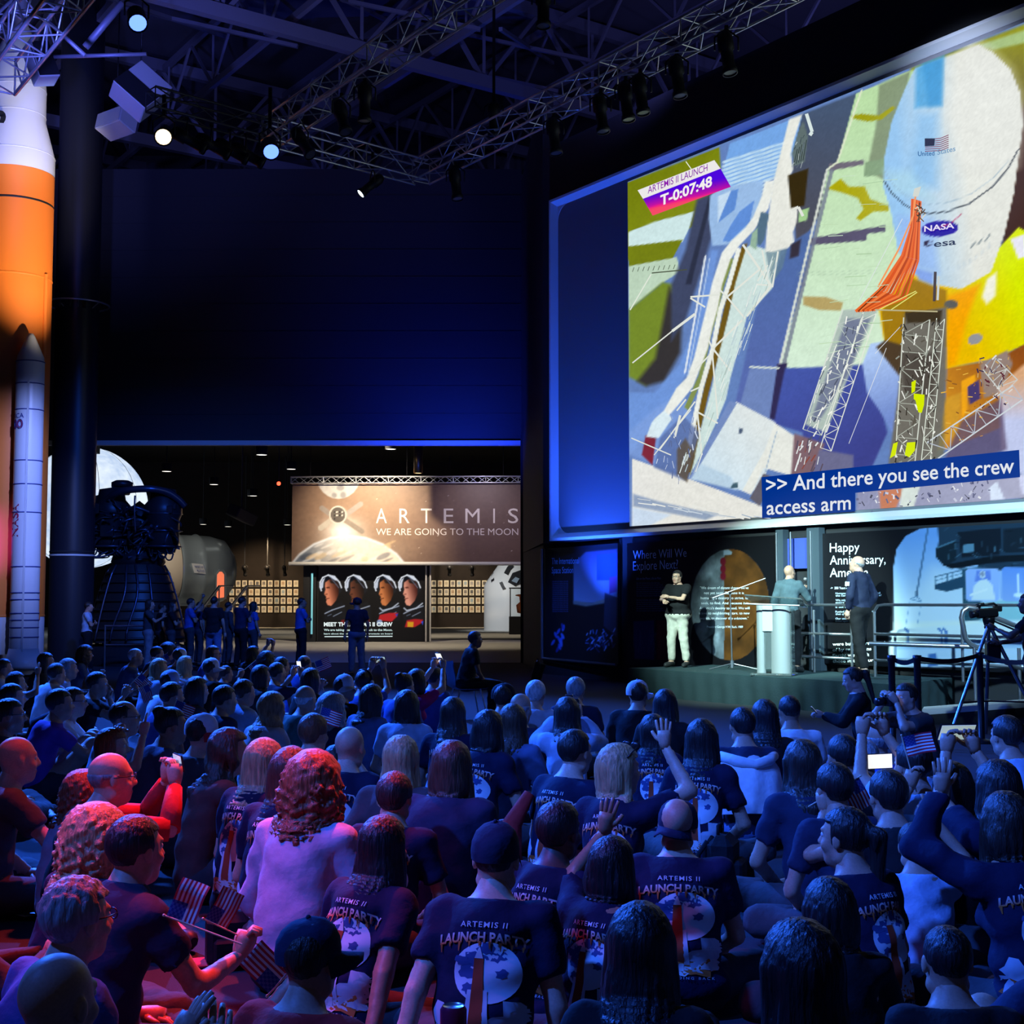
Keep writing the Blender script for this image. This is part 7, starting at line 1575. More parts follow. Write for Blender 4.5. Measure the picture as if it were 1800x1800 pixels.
# knit cap and backwards cap
nk = g_('navy knit cap'); add_hat(nk['root'], ('navy', 'navy', 0), nk['hcn'], nk['HM'], True)
bc_ = g_('worn backwards'); add_hat(bc_['root'], ('navy', 'navy', 205), bc_['hcn']+np.array((0, 0, -.02)), bc_['HM'], True)
cu = g_('curly red hair in long'); 
ra = P_('arm-raised dark-haired man filming between curly red hair and the bald man', 590, 1340, hair='short', hc='dark', top='char', arms='phone', face=10, sc=.9)
phone(ra, 'landscape phone showing the stage above the curly red hair', at=atY(557, 1338, ra['dist']-.1))
hand_flag(g_('lilac collar'), 0, 'small flag held by the woman with the lilac collar', (0, 15, 0), 2, .9)
# camera in the blue sweater woman's hands
def compact_camera(p, back, xdir, label, sc=1.):
    M = frame_from(back, xdir); e = empty('camera', p, 0, label, 'camera', 'cameras held up'); s = sc
    MB().box((0, 0, 0), (.13*s, .09*s, .06*s), rot=M, bev=.012).build('body', m_phone, e); MB().lathe([(0, -.11*s), (.034*s, -.11*s), (.036*s, -.03*s), (0, -.03*s)], n=14, axis=M).build('lens', m_phone, e)
    MB().box(M @ Vector((0, -.01*s, .031*s)), (.075*s, .05*s, .003), rot=M).build('screen', m_pscr2, e); MB().box(M @ Vector((0, .055*s, 0)), (.05*s, .03*s, .05*s), rot=M, bev=.008).build('viewfinder', m_phone, e); return e
bs_ = g_('photographing in a blue'); pc_ = W(bs_, (Vector(bs_['wr'][0])+Vector(bs_['wr'][1]))/2+Vector((0, .05, .07))); compact_camera(pc_, W(bs_, bs_['hcn'])-pc_, bs_['rz'] @ Vector((1, 0, 0)), 'camera with a lit rear screen held by the blue sweater woman', 1.15)
sgp = g_('sunglasses on her head'); e = empty('sunglasses', sgp['loc'], sgp['root'].rotation_euler.z, 'sunglasses pushed up on the blond woman\'s hair', 'sunglasses')
for s in (-1, 1): MB().sphere((0, 0, 0), .026, 7, sc=(1, .35, .8)).build('lens', m_spec, e, T_(sgp, (s*.036, .065, .115))); MB().tube([T_(sgp, (s*.06, .06, .115)), T_(sgp, (s*.088, -.02, .07))], .003, 5).build('temple', m_spec, e)
# ---- right side of the crowd
CL4 = [('man with short black hair and a white hoodie draped on his back', 1305, 1276, dict(hair='short', hc='black', top='navy', face=-2, leg='jeans')), ('person with long dark hair between the hoodie and the white tee', 1344, 1278, dict(hair='long', hc='black', top='black', fem=1, face=0)),
       ('black-haired man in a white tee near the stage', 1387, 1270, dict(hair='buzz', hc='black', top='white', face=-8, skin='tan')), ('woman with very long dark hair below the white tee', 1410, 1345, dict(hair='long', hc='dark', top='navy', fem=1, face=-5)),
       ('bald man seen from behind in front of the kneeling photographer', 1539, 1302, dict(hair='fringe', hc='grey', top='blue', face=-5)), ('dark-haired person holding up a bright phone', 1603, 1346, dict(hair='crop', hc='black', top='sky', arms='phoneup', face=-22)),
       ('dark-haired man in black left of the bright phone', 1481, 1330, dict(hair='short', hc='black', top='black', face=-10)), ('fair-haired person just behind the bright phone', 1517, 1336, dict(hair='crop', hc='grey', top='navy', face=-12)),
       ('dark-haired child in navy tee below the man in black', 1465, 1386, dict(hair='crop', hc='black', top='navy', face=-15, sc=.9)), ('person with dark hair at the view edge under the camera operator', 1768, 1294, dict(hair='crop', hc='dark', top='sky', face=-20)),
       ('woman with dark hair lifting a phone at the view edge', 1752, 1388, dict(hair='bob', hc='black', face=-10, arms='phoneup', fem=1, **nav)), ('woman with dark ponytail in printed tee, face turned aside', 1484, 1472, dict(hair='pony', hc='black', fem=1, face=-28, head=(-20, 0), skin='mid', **nav)),
       ('short-haired person in light blue shirt reaching forward', 1607, 1487, dict(hair='short', hc='dark', top='sky', face=2, sc=.92, arms=('lap', 'raise'))), ('woman with dark bob in printed tee with navy sleeves raised', 1766, 1450, dict(hair='bob', hc='dark', fem=1, face=-8, arms=('raise', 'lap'), sleeve='long', **nav)),
       ('person with dark bob in front of the ponytail woman', 1456, 1604, dict(hair='bob', hc='black', top='black', face=-10, fem=1, sc=.9)), ('woman with long dark hair in printed tee in the bottom row', 1405, 1712, dict(hair='long', hc='black', fem=1, face=-15, **nav)),
       ('child with round dark head in black, bottom row', 1664, 1690, dict(hair='buzz', hc='black', top='black', face=0, sc=.82)), ('person in navy cut by the lower right edge', 1850, 1640, dict(hair='short', hc='dark', top='navy', leg='jeans', face=-20, pose='knees', arms='knee')),
       ('dark-haired woman behind the draped hoodie man\'s neighbours', 1276, 1345, dict(hair='bob', hc='black', top='navy', face=5, fem=1, sc=.9)) if False else ('dark-haired person in black beside the lifted phones', 1672, 1385, dict(hair='bob', hc='black', top='black', face=-12, arms=('phone', 'lap'))),
       ('dark-haired boy below the lifted phones', 1560, 1400, dict(hair='crop', hc='black', top='black', face=-10, sc=.9, arms=('flag', 'lap')))]
for lab, x, y, k in CL4: recs[lab] = P_(lab, x, y, **k)
bp_ = g_('holding up a bright phone'); phone(bp_, 'bright phone lifted in front of the photographer', True, at=atY(1546, 1338, bp_['dist']+.25))
vp_ = g_('lifting a phone at the view edge'); phone(vp_, 'large phone lifted at the right view edge', False, sz=1.15)
hand_flag(g_('beside the lifted phones'), 0, 'striped flag waving beside the phone at the right edge', (0, -14, 0), 5, .9); hand_flag(g_('boy below the lifted phones'), 0, 'small flag held by the boy near the ponytail woman', (0, 60, 0), 3, .9)
hand_flag(g_('navy cap with red top'), 0, 'small flag held low by the person in the navy cap', (0, 225, 20), 4, .8); flag('small flag standing by the black bag', atY(385, 1645, 4.0), (0, -70, 0), 2, .8)
hand_flag(next(p for p in PEOPLE if 'grey-blue shirt' in p['root']['label']), 1, 'small flag in the balding man\'s hand', (0, 20, 0), 3, .9)
# hoodie draped over a back: a cloth shell hung on the shoulders
hm = g_('white hoodie'); SPH = hm['sp']; b = MB(); nu, nv = 15, 11; vs = []
for j in range(nv):
    for i in range(nu):
        u = (i/(nu-1)-.5)*2; v_ = j/(nv-1); s = .50-.40*v_; x = u*(.20+.035*v_); y = -.125-.055*(1-u*u)-.012*math.sin(u*9+v_*3)-.02*v_+(.09*abs(u)**2.2)+(.10*(1-v_)**6); p = SPH(s, x, y); vs.append(tuple(p))
fs = [[j*nu+i, j*nu+i+1, (j+1)*nu+i+1, (j+1)*nu+i] for j in range(nv-1) for i in range(nu-1)]
b.add(vs, fs, 0, True); vs2 = [tuple(np.array(p)+hm['fwd']*.012) for p in vs]; b.add(vs2, [f[::-1] for f in fs], 0, True)
hd_ = b.build('hoodie', m_cloth('white'), None, hm['loc']); hd_.rotation_euler = (0, 0, hm['root'].rotation_euler.z); tag(hd_, 'white hoodie draped over the back of the short-haired man', 'hoodie')
sl_ = MB(); sl_.tube([SPH(.47, -.17, -.06), SPH(.43, -.10, -.15), SPH(.40, .02, -.185), SPH(.43, .12, -.14), SPH(.47, .18, -.05)], [.03, .035, .03, .035, .03], 10); sl_.build('tied_sleeves', m_cloth('white'), hd_)
# dark sweater over the white T-shirt man's shoulders
sw = next(p for p in PEOPLE if 'draped sweater' not in p['root']['label'] and 'dark sweater' in p['root']['label']); SPW = sw['sp']; b = MB(); b.tube([SPW(.30, .15, -.10), SPW(.47, .17, .02), SPW(.535, .07, -.07), SPW(.535, -.07, -.07), SPW(.47, -.17, .02), SPW(.25, -.15, .14)], [.03, .045, .05, .05, .045, .03], 10)
b.tube([SPW(.53, .02, -.09), SPW(.40, .03, -.16), SPW(.25, .0, -.16)], [.05, .075, .04], 10)
so_ = b.build('sweater', m_cloth('navy'), None, sw['loc']); so_.rotation_euler = (0, 0, sw['root'].rotation_euler.z); tag(so_, 'dark sweater slung round the white T-shirt man\'s shoulders', 'sweater')
# red sweater beside the dark-haired man
rs = g_('beside a red sweater'); b = MB(); b.tube([rs['sp'](.42, -.20, -.06), rs['sp'](.25, -.235, -.10), rs['sp'](.08, -.24, -.08), rs['sp'](-.06, -.22, -.04)], [.03, .055, .05, .04], 10)
o_ = b.build('sweater', m_cloth('red'), None, rs['loc']); o_.rotation_euler = (0, 0, rs['root'].rotation_euler.z); tag(o_, 'bright red sweater hanging at the dark-haired man\'s side', 'sweater')
# red cloth sleeves of the bald bearded man
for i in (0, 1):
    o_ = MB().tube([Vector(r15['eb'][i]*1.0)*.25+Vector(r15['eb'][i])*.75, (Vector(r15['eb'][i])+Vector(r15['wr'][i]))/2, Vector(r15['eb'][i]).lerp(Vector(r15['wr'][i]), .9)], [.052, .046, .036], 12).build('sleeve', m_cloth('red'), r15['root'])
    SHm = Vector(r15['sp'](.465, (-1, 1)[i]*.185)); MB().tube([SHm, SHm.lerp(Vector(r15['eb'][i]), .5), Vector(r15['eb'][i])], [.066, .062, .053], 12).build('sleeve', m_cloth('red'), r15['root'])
# ---- floor clutter
def backpack(P, rz, label, m, s=1.):
    e = empty('backpack', P, rz, label, 'backpack', 'bags on the floor'); b = MB(); b.box((0, 0, .19*s), (.30*s, .18*s, .38*s), bev=.06*s); b.build('pack', m, e)
    MB().box((0, -.11*s, .13*s), (.22*s, .07*s, .18*s), bev=.025*s).build('pocket', m, e); MB().tube([(-.05*s, .02, .37*s), (-.05*s, .02, .44*s), (.05*s, .02, .44*s), (.05*s, .02, .37*s)], .012*s, 6).build('grab_loop', m, e)
    for k in (-1, 1): MB().tube([(k*.09*s, .09*s, .34*s), (k*.11*s, .15*s, .25*s), (k*.12*s, .15*s, .12*s), (k*.13*s, .09*s, .05*s)], .018*s, 6).build('strap', m, e)
backpack(atZ(400, 1700, 0), R(20), 'black backpack standing on the floor by the red papers', m_cloth('black'), .62); backpack(atZ(1272, 1565, 0), R(70), 'black bag lying beside the big man in printed tee', m_cloth('black'), .8)
def drink_can(P, label):
    e = empty('drink_can', P, 0, label, 'can'); MB().lathe([(0, 0), (.026, 0), (.033, .008), (.033, .112), (.027, .122)], n=24).build('can_body', mat('can_red', (.45, .03, .10), .3, .5), e); MB().lathe([(.027, .122), (.025, .118), (0, .118)], n=24).build('can_lid', m_alu, e); MB().lathe([(.0335, .03), (.0335, .045)], n=24).build('can_band', m_cab, e)
drink_can(atY(797, 1783, 3.35)-UP*.10, 'pink-red drink can beside the man in the knit cap')
def cup(P, label): 
    e = empty('paper_cup', P, 0, label, 'cup'); MB().lathe([(0, 0), (.03, 0), (.041, .12)], n=18).build('cup_body', m_cab, e); MB().lathe([(.043, .118), (.043, .128), (.03, .132), (0, .132)], n=18).build('cup_lid', m_cab, e)
cup(atZ(1268, 1535, 0), 'white lidded cup beside the black bag'); cup(atZ(1338, 1560, 0), 'pale cup beside the ponytail woman\'s knee')
for i, (x, y, m, lab) in enumerate(((375, 1690, m_cloth('red'), 'red folder on the floor by the backpack'), (62, 1600, mat('leaflet', (.7, .62, .5), .6), 'pale leaflet on the floor at the left'), (862, 1445, mat('paper', (.62, .6, .66), .6), 'white paper held low in the dark mid crowd'))):
    P0 = atZ(x, y, .02 if i < 2 else .35); e = MB(); e.box((0, 0, 0), (.22, .15, .006)); o_ = e.build('leaflet', m, None, P0); o_.rotation_euler = (R(-10 if i == 2 else 0), R(10 if i == 2 else 0), R(35*i+20)); tag(o_, lab, 'paper', 'papers in the crowd')
# ---------------------------------------------------------------- stage
SZ = .45
m_deckc = mat('stage_carpet', (.016, .042, .048), .9, bump=.4, bscale=180, var=.2); m_skirt = mat('stage_skirt', (.009, .024, .030), .85, bump=.4, bscale=40)
A_ = atZ(1106, 1174, SZ); B_ = atZ(1570, 1203, SZ); C_ = atZ(1716, 1187, SZ)
def to_wall(p, off=.16): q = Vector(p); return q-N1*((q-SP).dot(N1)-off)
st = empty('stage', (A_.x, A_.y, 0), 0, 'low carpeted stage with a draped dark skirt', 'stage'); so = Vector((A_.x, A_.y, 0))
slab('deck', [p-so for p in (A_, B_, C_, to_wall(C_), to_wall(A_))], .06, m_deckc, st, dirn=Vector((0, 0, -1)))
def skirt(p, q, name):
    p = Vector(p)-so; q = Vector(q)-so; d = q-p; n = int(d.length/.045); nn = Vector((d.y, -d.x, 0)).normalized(); vs = []; r = random.Random(5)
    for i in range(n+1):
        a = p+d*(i/n); wv = .012*math.sin(i*.9)+.010*math.sin(i*.37+1)
        for z, k in ((SZ-.005, .2), (.28, .8), (.24, 1.3), (.12, 1.), (.0, 1.6)): vs.append(Vector((a.x, a.y, 0))+nn*(wv*k+.012+(.006 if z == .28 else 0))+UP*z)
    fs = [[i*5+j, (i+1)*5+j, (i+1)*5+j+1, i*5+j+1] for i in range(n) for j in range(4)]
    b = MB(); b.add(vs, fs, 0, True); return b.build(name, m_skirt, st)
skirt(A_, B_, 'skirt'); skirt(B_, C_, 'skirt'); skirt(to_wall(A_), A_, 'skirt')
# pilasters and pipes between the posters
for px, w_, lab in ((1378, .16, 0), (1437, .26, 1)):
    MB().box(SW(s_of(px, .1), 1.6, .12), (w_, .14, 2.3), rot=RW).build('trim_%d' % (px), mat('pilaster', (.05, .07, .09), .5)); structure(COL.objects[-1])
for i, px in enumerate((1366, 1391, 1426)):
    o_ = bar('conduit', SW(s_of(px, .2), .46, .2), SW(s_of(px, .2), 2.7, .2), .02, m_rail); tag(o_, ('thin bright conduit on the edge of the planet poster', 'thin bright conduit between the two stage posters', 'thin bright conduit beside the greeting poster')[i], 'pipe', 'conduits')
MB().box(SW(s_of(1408, .1), 2.35, .06), (.75, .05, .5), rot=RW).build('trim_blue', mat('blue_panel', (.05, .08, .4), .6)); structure(COL.objects[-1])
# ---- speakers and interpreter
gs = 'people on the stage'
person('interpreter in black shirt, glasses and pale trousers signing with both hands', (1190, 1013), pose='stand', Y=22.55, z0=SZ, sc=.955, face=218, fat=1.42, top='black', leg='cream', specs=True, hc='black', skin='light', lean=0, group=gs, extra=dict(step=.35, hem=-.02),
       arms=(('x', (-.02, .36, 1.24), (-.9, -.2, -.6), (.9, .2, .1), 'flat'), ('x', (.06, .38, 1.18), (.9, -.2, -.6), (-.55, .6, -.35), 'flat')), collar=None)
s1 = person('bald speaker in teal jacket holding a microphone beside the lectern', (1388, 998), pose='stand', Y=20.95, z0=SZ, sc=.985, face=32, hair='bald', top='teal', leg='black', sleeve='long', skin='mid', lean=2, group=gs, arms=('side', ('x', (.13, .34, 1.30), (.7, -.3, -.9), (0, .4, .9), 'fist')), head=(14, 12), jacket=True, extra=dict(hem=-.16), collar=1)
s2 = person('tall speaker in navy flight jacket looking up at the screen', (1506, 986), pose='stand', Y=19.9, z0=SZ, sc=1.05, face=-38, hair='fringe', hc='grey', top='navy', leg='black', sleeve='long', skin='light', lean=1, group=gs, arms=('pocket', 'pocket'), head=(-18, 16), jacket=True, extra=dict(step=.8, hem=-.10), collar=1)
pm = W(s1, Vector(s1['wr'][1])+Vector((0, .03, .09))); e = empty('microphone', pm, 0, 'handheld microphone in the bald speaker\'s hand', 'microphone')
MB().tube([(0, 0, -.12), (.01, 0, .07)], [.011, .016], 10).build('handle', m_phone, e); MB().sphere((.012, 0, .095), .030, 8).build('head', mat('mic_mesh', (.5, .5, .52), .4, .8), e)
lp = Vector(s2['eb'][0])*.35+Vector(s2['sp'](.465, -.185))*.65
def patch(rec, p, n, w_, h_, m, nm): M = frame_from(n, (0, 0, 1)); MB().box(Vector(p), (h_, w_, .008), rot=M).build(nm, m, rec['root'])
patch(s2, lp+Vector((-.075, .0, 0)), (-1, 0, .1), .075, .06, m_cab, 'sleeve_flag'); patch(s2, s2['sp'](.38, -.09, .13), (0, 1, 0), .08, .08, m_cab, 'chest_patch')
# ---- lectern
m_acr = mat('acrylic', (.80, .92, .92), .04, trans=.92, ior=1.2); m_silv = mat('lectern_silver', (.42, .44, .44), .35, .6)
lc = atZ(1343, 1188, SZ) - N1 * .22; lec = empty('lectern', lc, math.atan2(D1.y, D1.x)+R(30), 'clear acrylic lectern with silver curved columns', 'lectern')
MB().box((0, 0, .02), (.62, .46, .04), bev=.01).build('base', m_acr, lec)
for x, w_ in ((-.20, .07), (.10, .15)):
    b = MB(); b.lathe([(w_, .04), (w_, 1.06)], (x, .02, 0), 14, axis=Matrix.Diagonal((1, .55, 1)), a0=math.pi, a1=2*math.pi); b.lathe([(w_*.9, .04), (w_*.9, 1.06)], (x, .02, 0), 14, axis=Matrix.Diagonal((1, .55, 1)), a0=math.pi, a1=2*math.pi); b.build('column', m_silv, lec)
MB().box((-.05, -.02, .86), (.24, .03, .40), bev=.005).build('plaque', mat('plaque_white', (.36, .40, .40), .4), lec); MB().box((-.05, 0, .40), (.24, .012, .62)).build('front_pane', m_acr, lec)
MB().box((.26, .1, .52), (.012, .22, .96)).build('side_pane', m_acr, lec)
for z in (.22, .42, .66): bar('shelf_edge', (.18, .1, z), (.28, .1, z), .012, m_acr, lec)
MB().box((.03, .04, 1.12), (.86, .50, .02), rot=EM(-14, 4, 0), bev=.004).build('reading_top', m_acr, lec); bar('lip', (-.38, -.19, 1.075), (.44, -.19, 1.05), .014, m_silv, lec)
# ---- microphone stand
ms = atZ(1287, 1177, SZ); e = empty('microphone_stand', ms, 0, 'boom microphone stand between interpreter and lectern', 'microphone stand'); hy = lambda py: (1177-py)/FPX*ms.y; hx2 = lambda px: (px-1287)/FPX*ms.y
bar('pole', (0, 0, .05), (hx2(1285), 0, hy(1043)), .013, m_rail, e); bar('boom', (hx2(1345), -.1, hy(1018)), (hx2(1256), .1, hy(1052)), .010, m_rail, e)
for a in (200, 340, 90): bar('leg', (0, 0, .10), (.42*math.cos(R(a)), .42*math.sin(R(a)), .012), .010, m_rail, e)
MB().lathe([(.03, 0), (.03, .12)], (0, 0, .03), 10).build('hub', m_rail, e); MB().sphere((0, 0, 0), .025, 8).build('clutch', m_phone, e, (hx2(1285), 0, hy(1043))); MB().tube([(hx2(1256), .1, hy(1052)), (hx2(1250), .12, hy(1053))], [.014, .022], 8).build('microphone', m_phone, e)
# ---- tube railings on the stage
def railing(label, pts_px, Yf, rails, posts, r=.022, ends=True):
    """pts_px: (x0, x1); rails: y at x0 and slope; a constant offset from the wall"""
    x0, x1 = pts_px; off = Yf; o = SW(s_of(x0, off), 0, off); e = empty('stage_railing', o, 0, label, 'railing', 'stage railings')
    zs = [z_of(x0, y, off) for y in rails]; s0, s1_ = s_of(x0, off), s_of(x1, off)
    for i, z in enumerate(zs):
        pts = [SW(s0, z, off)-o, SW(s1_, z, off)-o]
        if i == 0 and ends: pts = [SW(s0, z-.35, off)-o, SW(s0+.01, z-.10, off)-o, SW(s0+.08, z-.015, off)-o, SW(s0+.2, z, off)-o, SW(s1_-.2, z, off)-o, SW(s1_-.08, z-.015, off)-o, SW(s1_-.01, z-.10, off)-o, SW(s1_, z-.35, off)-o]
        MB().tube(pts, r, 8).build('rail', m_rail, e)
    for px in posts: bar('post', SW(s_of(px, off), SZ, off)-o, SW(s_of(px, off), zs[0]-.08, off)-o, r, m_rail, e, 'rod')
    return e
railing('tube railing behind the bald speaker', (1372, 1497), .55, (1063, 1112, 1152), (1374, 1430, 1496)); railing('tube railing before the launch tower poster', (1535, 1860), .75, (1063, 1114, 1160), (1536, 1690, 1840))
rp = []
YR = 17.6
for px, py in ((1800, 1178), (1760, 1160), (1706, 1132), (1697, 1122), (1690, 1085), (1693, 1074), (1702, 1068), (1715, 1070), (1760, 1090), (1850, 1125)): rp.append(atY(px, py, YR))
e = empty('ramp_railing', (rp[0].x, YR, 0), 0, 'looped handrail of the ramp beside the video camera', 'railing', 'stage railings'); MB().tube([p-Vector((rp[0].x, YR, 0)) for p in rp], .034, 10).build('loop_rail', m_rail, e)
for px in (1712, 1790): bar('post', Vector((atY(px, 1100, YR).x-rp[0].x, 0, 0)), Vector((atY(px, 1100, YR).x-rp[0].x, 0, .95)), .024, m_rail, e, 'rod')
bar('deck_rail', Vector((atY(1560, 1135, YR).x-rp[0].x, .9, .98)), Vector((atY(1745, 1142, YR).x-rp[0].x, .4, .95)), .03, m_rail, e, 'rod')
# white barrier and ramp edge low at the right
b_ = atY(1760, 1215, 16.5); e = empty('ramp', (b_.x, b_.y, 0), 0, 'pale ramp edge low behind the tripod', 'ramp'); MB().box((0, .6, .20), (1.5, .5, .12), rot=EM(0, -6, -20)).build('ramp_deck', m_cab, e); MB().box((0, .35, .10), (1.5, .05, .2), rot=EM(0, -6, -20)).build('ramp_side', m_black, e)
# ---- belt stanchions
m_post = mat('stanchion_black', (.014, .014, .016), .4)
sp3 = [atY(1567, 1152, 14.4), atY(1612, 1152, 14.1), atY(1722, 1147, 14.9), atY(1830, 1155, 13.6)]
for i, p in enumerate(sp3):
    e = empty('belt_stanchion', (p.x, p.y, 0), 0, ('black belt post nearest the tall speaker', 'black belt post just right of its neighbour', 'black belt post under the video camera', 'black belt post cut by the view edge')[i], 'stanchion', 'belt stanchions')
    MB().lathe([(0, 0), (.17, 0), (.17, .02), (.05, .04), (.036, .05), (.036, p.z-.06), (.045, p.z-.05), (.045, p.z), (0, p.z+.005)], n=20).build('post', m_post, e)
    if i < 3:
        q_ = sp3[i+1]; d = Vector((q_.x-p.x, q_.y-p.y, 0)); b = MB(); vs = []
        for k in range(9):
            f = k/8; s = -.05*math.sin(f*math.pi)
            for z in (-.055, -.005): vs.append(d*f+UP*(p.z+(q_.z-p.z)*f+s+z))
        b.add(vs, [[2*k, 2*k+2, 2*k+3, 2*k+1] for k in range(8)]); b.add([v+Vector((0, .004, 0)) for v in vs], [[2*k, 2*k+1, 2*k+3, 2*k+2] for k in range(8)]); b.build('belt', m_post, e)
# ---- video camera on a tripod, and its operator
tp = atY(1738, 1085, 15.4); e = empty('tripod_camera', (tp.x, tp.y, 0), 0, 'video camera on a tall tripod beside the stage', 'video camera')
cz_ = tp.z; MB().box((-.02, 0, cz_+.05), (.24, .10, .11), rot=EM(0, -4, 8), bev=.015).build('camera_body', m_phone, e); MB().tube([(-.13, -.02, cz_+.04), (-.22, -.03, cz_+.03)], [.035, .045], 14).build('lens_hood', m_phone, e)
MB().tube([(-.11, 0, cz_+.10), (-.09, 0, cz_+.14), (.06, 0, cz_+.16), (.10, 0, cz_+.13)], .014, 8).build('top_handle', m_phone, e); MB().tube([(-.14, 0, cz_+.135), (-.05, 0, cz_+.15)], .02, 8).build('microphone', m_phone, e); MB().box((.11, .02, cz_+.10), (.09, .07, .07), bev=.01).build('eyepiece', m_phone, e)
MB().lathe([(.05, cz_-.10), (.07, cz_-.04), (.07, cz_), (0, cz_)], n=14).build('fluid_head', m_phone, e); bar('pan_bar', (.05, 0, cz_-.04), (.42, -.15, cz_-.22), .012, m_phone, e)
for a in (205, 335, 80): bar('leg', (0, 0, cz_-.08), (.62*math.cos(R(a)), .5*math.sin(R(a)), .01), .022, m_rail, e)
for a in (205, 335, 80): bar('spreader', (0, 0, .42), (.42*math.cos(R(a)), .34*math.sin(R(a)), .42), .01, m_phone, e)
MB().box((.02, -.05, .98), (.16, .1, .24), bev=.02).build('battery_pack', m_phone, e)
person('camera operator in black at the view edge', (1806, 1072), pose='stand', Y=15.0, sc=.97, face=-62, top='black', leg='black', hc='black', skin='brown', lean=4, arms=(('x', (-.12, .42, 1.30), (-.8, -.2, -.8), (0, .8, .4), 'grip'), ('x', (.12, .42, 1.12), (.8, -.2, -.8), (0, .9, .3), 'grip')), group='people standing', sleeve='short')
# ---- crouching woman and kneeling photographer by the stage
cw = person('woman with ponytail in black crouching beside the stage, reading a phone', (1498, 1195), pose='kneel', Y=12.2, sc=.9, face=-82, lean=10, hair='pony', hc='dark', top='black', leg='jeans', fem=1, sleeve='long', head=(0, -18), arms=(('x', (-.05, .42, .60), (-.7, -.3, -.8), (0, .9, .2), 'grip'), ('x', (.07, .40, .58), (.7, -.3, -.8), (0, .9, .2), 'grip')), group='people by the stage', skin='light')
phone(cw, 'phone read by the crouching woman', at=W(cw, (.0, .50, .64)))
kp = person('photographer in grey shirt kneeling with a camera at his eye', (1592, 1226), pose='cross', face=-112, lean=12, hair='short', hc='dark', top='char', leg='char', specs=False, arms=(('x', (-.09, .30, .74), (-.7, .1, -1), (.4, .3, .6), 'grip'), ('x', (.09, .28, .74), (.7, .1, -1), (-.4, .3, .6), 'grip')), group='people by the stage', skin='light', fat=1.1, head=(-6, -4))
cpp = W(kp, Vector(kp['hcn'])+Vector((0, .19, -.02))); compact_camera(cpp, W(kp, kp['hcn'])-cpp, kp['rz'] @ Vector((1, 0, 0)), 'black camera at the kneeling photographer\'s eye', 1.0)
# ---- usher on a chair
us = person('usher with short dark hair and bare arms sitting on a chair', (836, 1124), pose='chair', Y=18.0, sc=.90, face=72, lean=14, hair='crop', hc='black', top='black', leg='black', sleeve='short', skin='brown', fat=1.05, group='people by the stage', arms='lap')
m_chair = mat('chair_shell', (.10, .18, .30), .45); ch = empty('chair', us['loc'], us['root'].rotation_euler.z, 'blue-lit shell chair under the usher', 'chair')
b = MB(); vs = []
prf = [(.26, .43), (.10, .42), (-.12, .425), (-.19, .46), (-.22, .58), (-.25, .72), (-.27, .82)]
for j, (y, z) in enumerate(prf):
    for i in range(7): u = (i/6-.5)*2; vs.append((u*.22, y-.0+.03*u*u*(1 if j > 3 else 0), z*.93+.02*u*u))
fs = [[j*7+i, j*7+i+1, (j+1)*7+i+1, (j+1)*7+i] for j in range(6) for i in range(6)]; b.add(vs, fs, 0, True); b.add([(x, y-.012, z-.012) for x, y, z in vs], [f[::-1] for f in fs], 0, True); b.build('seat_shell', m_chair, ch)
for sx in (-1, 1):
    for yy in (.2, -.16): bar('leg', (sx*.16, yy*.8, .40), (sx*.21, yy*1.25, 0), .011, m_rail, ch)
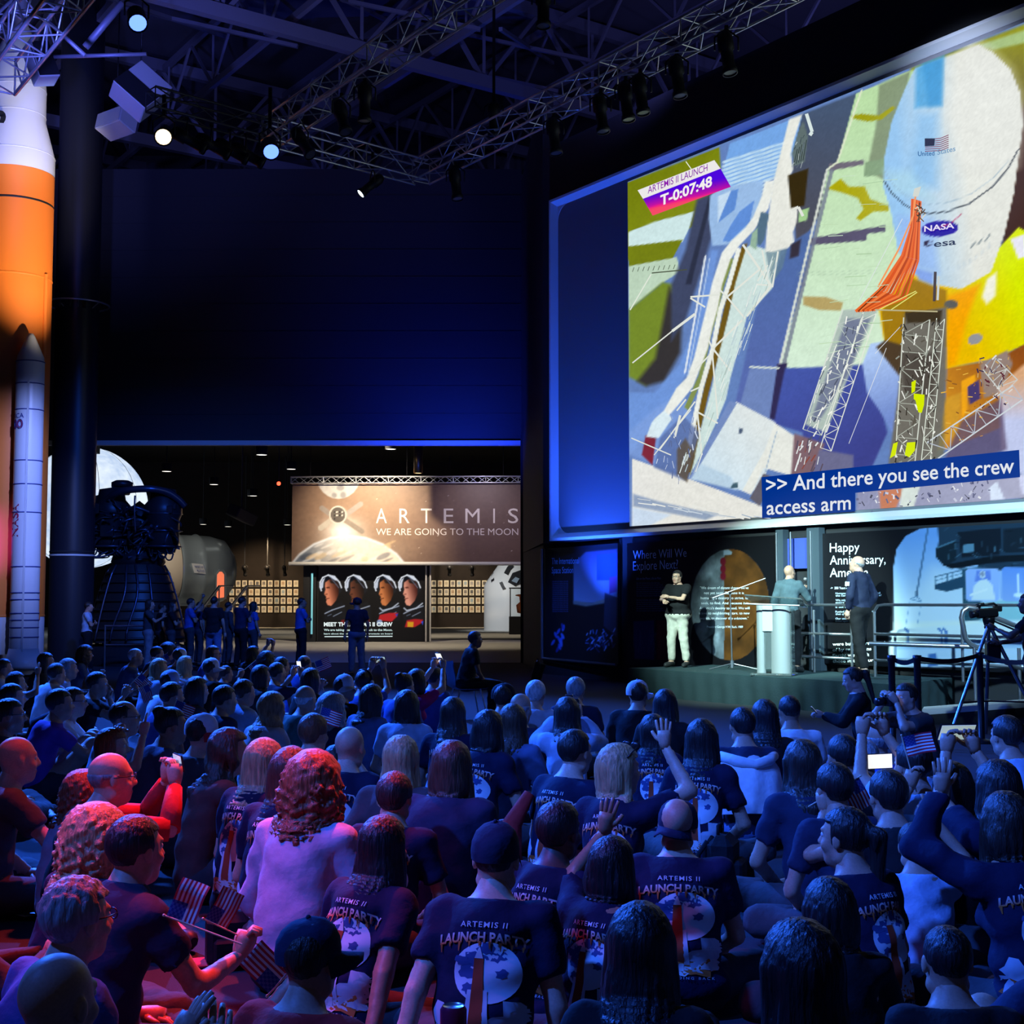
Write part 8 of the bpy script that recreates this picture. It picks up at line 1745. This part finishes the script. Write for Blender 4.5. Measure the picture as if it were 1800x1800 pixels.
# ---- people standing at the back
BG = 'people standing at the back'
person('uniformed guard with hands clasped near the crew screen', (531, 1070), pose='stand', Y=30.5, sc=.955, face=60, top='blue', leg='black', hc='black', lean=0, arms='fold', head=(20, 8), group=BG, skin='tan')
person('man in a dark cap and jeans standing before the crew screen', (627, 1074), pose='stand', Y=27.5, sc=.95, face=-20, top='navy', leg='jeans', hair='buzz', hat=('navy', 'navy', -55), lean=1, arms='side', group=BG, skin='mid')
for lab, x, y, Y, k in (('woman in grey tee with bare arms standing by the engine stand', 264, 1076, 29.5, dict(face=80, top='char', leg='grey', hair='bob', hc='dark', fem=1, arms=('side', 'clap'), sc=.93)), ('person in dark top crossing arms beside the engine bell', 303, 1092, 30.5, dict(face=70, top='black', hair='long', hc='black', fem=1, arms='fold', sc=.90)),
                        ('person lifting a phone in front of the habitat', 336, 1070, 31, dict(face=65, top='blue', arms=('phoneup', 'fold'), sc=.95, fem=1)), ('man in black tee and jeans with his back turned', 377, 1066, 29, dict(face=15, top='black', leg='jeans', sc=.97, fat=1.1)), ('man in dark shirt watching beside the stair rail', 426, 1064, 30, dict(face=40, top='navy', leg='black', arms='fold', sc=.97)),
                        ('person with a pale strap partly behind the stair rail', 446, 1088, 31.5, dict(face=50, top='blue', sc=.9, fem=1, hair='long', hc='black')), ('man with folded arms beside the column foot', 156, 1086, 29.5, dict(face=75, top='sky', leg='black', arms='fold', sc=.90)), ('person in dark clothes half hidden behind the bare-armed woman', 285, 1100, 31.5, dict(face=60, top='black', sc=.88)),
                        ('person in dark clothes behind the man in black tee', 352, 1088, 32, dict(face=60, top='navy', sc=.9)), ('person in dark jacket between the two men by the stairs', 402, 1086, 32, dict(face=50, top='char', sc=.9, sleeve='long'))):
    k = dict(k); person(lab, (x, y), pose='stand', Y=Y, group=BG, lean=k.pop('lean', 1), arms=k.pop('arms', 'side'), leg=k.pop('leg', 'char'), **k)
# blue floor uplight cans under the screen, lighting the cloth
for i, (s_, o_, aim_s, aim_z, pw) in enumerate(((-1.0, 1.5, -.7, 4.4, 2600),)):
    p = SW(s_, (.0 if i == 0 else SZ), o_); fixture(p+UP*.2, (SW(aim_s, aim_z)-p), .7, ('floor uplight can left of the stage', 'floor uplight can behind the lectern', 'floor uplight can under the launch tower poster')[i], m_lensblue, 'floor uplights', hang=.02)
    lamp('SPOT', p+UP*.42+(SW(aim_s, aim_z)-p).normalized()*.25, SW(aim_s, aim_z), (.02, .10, 1), pw, .08, 70, .9)
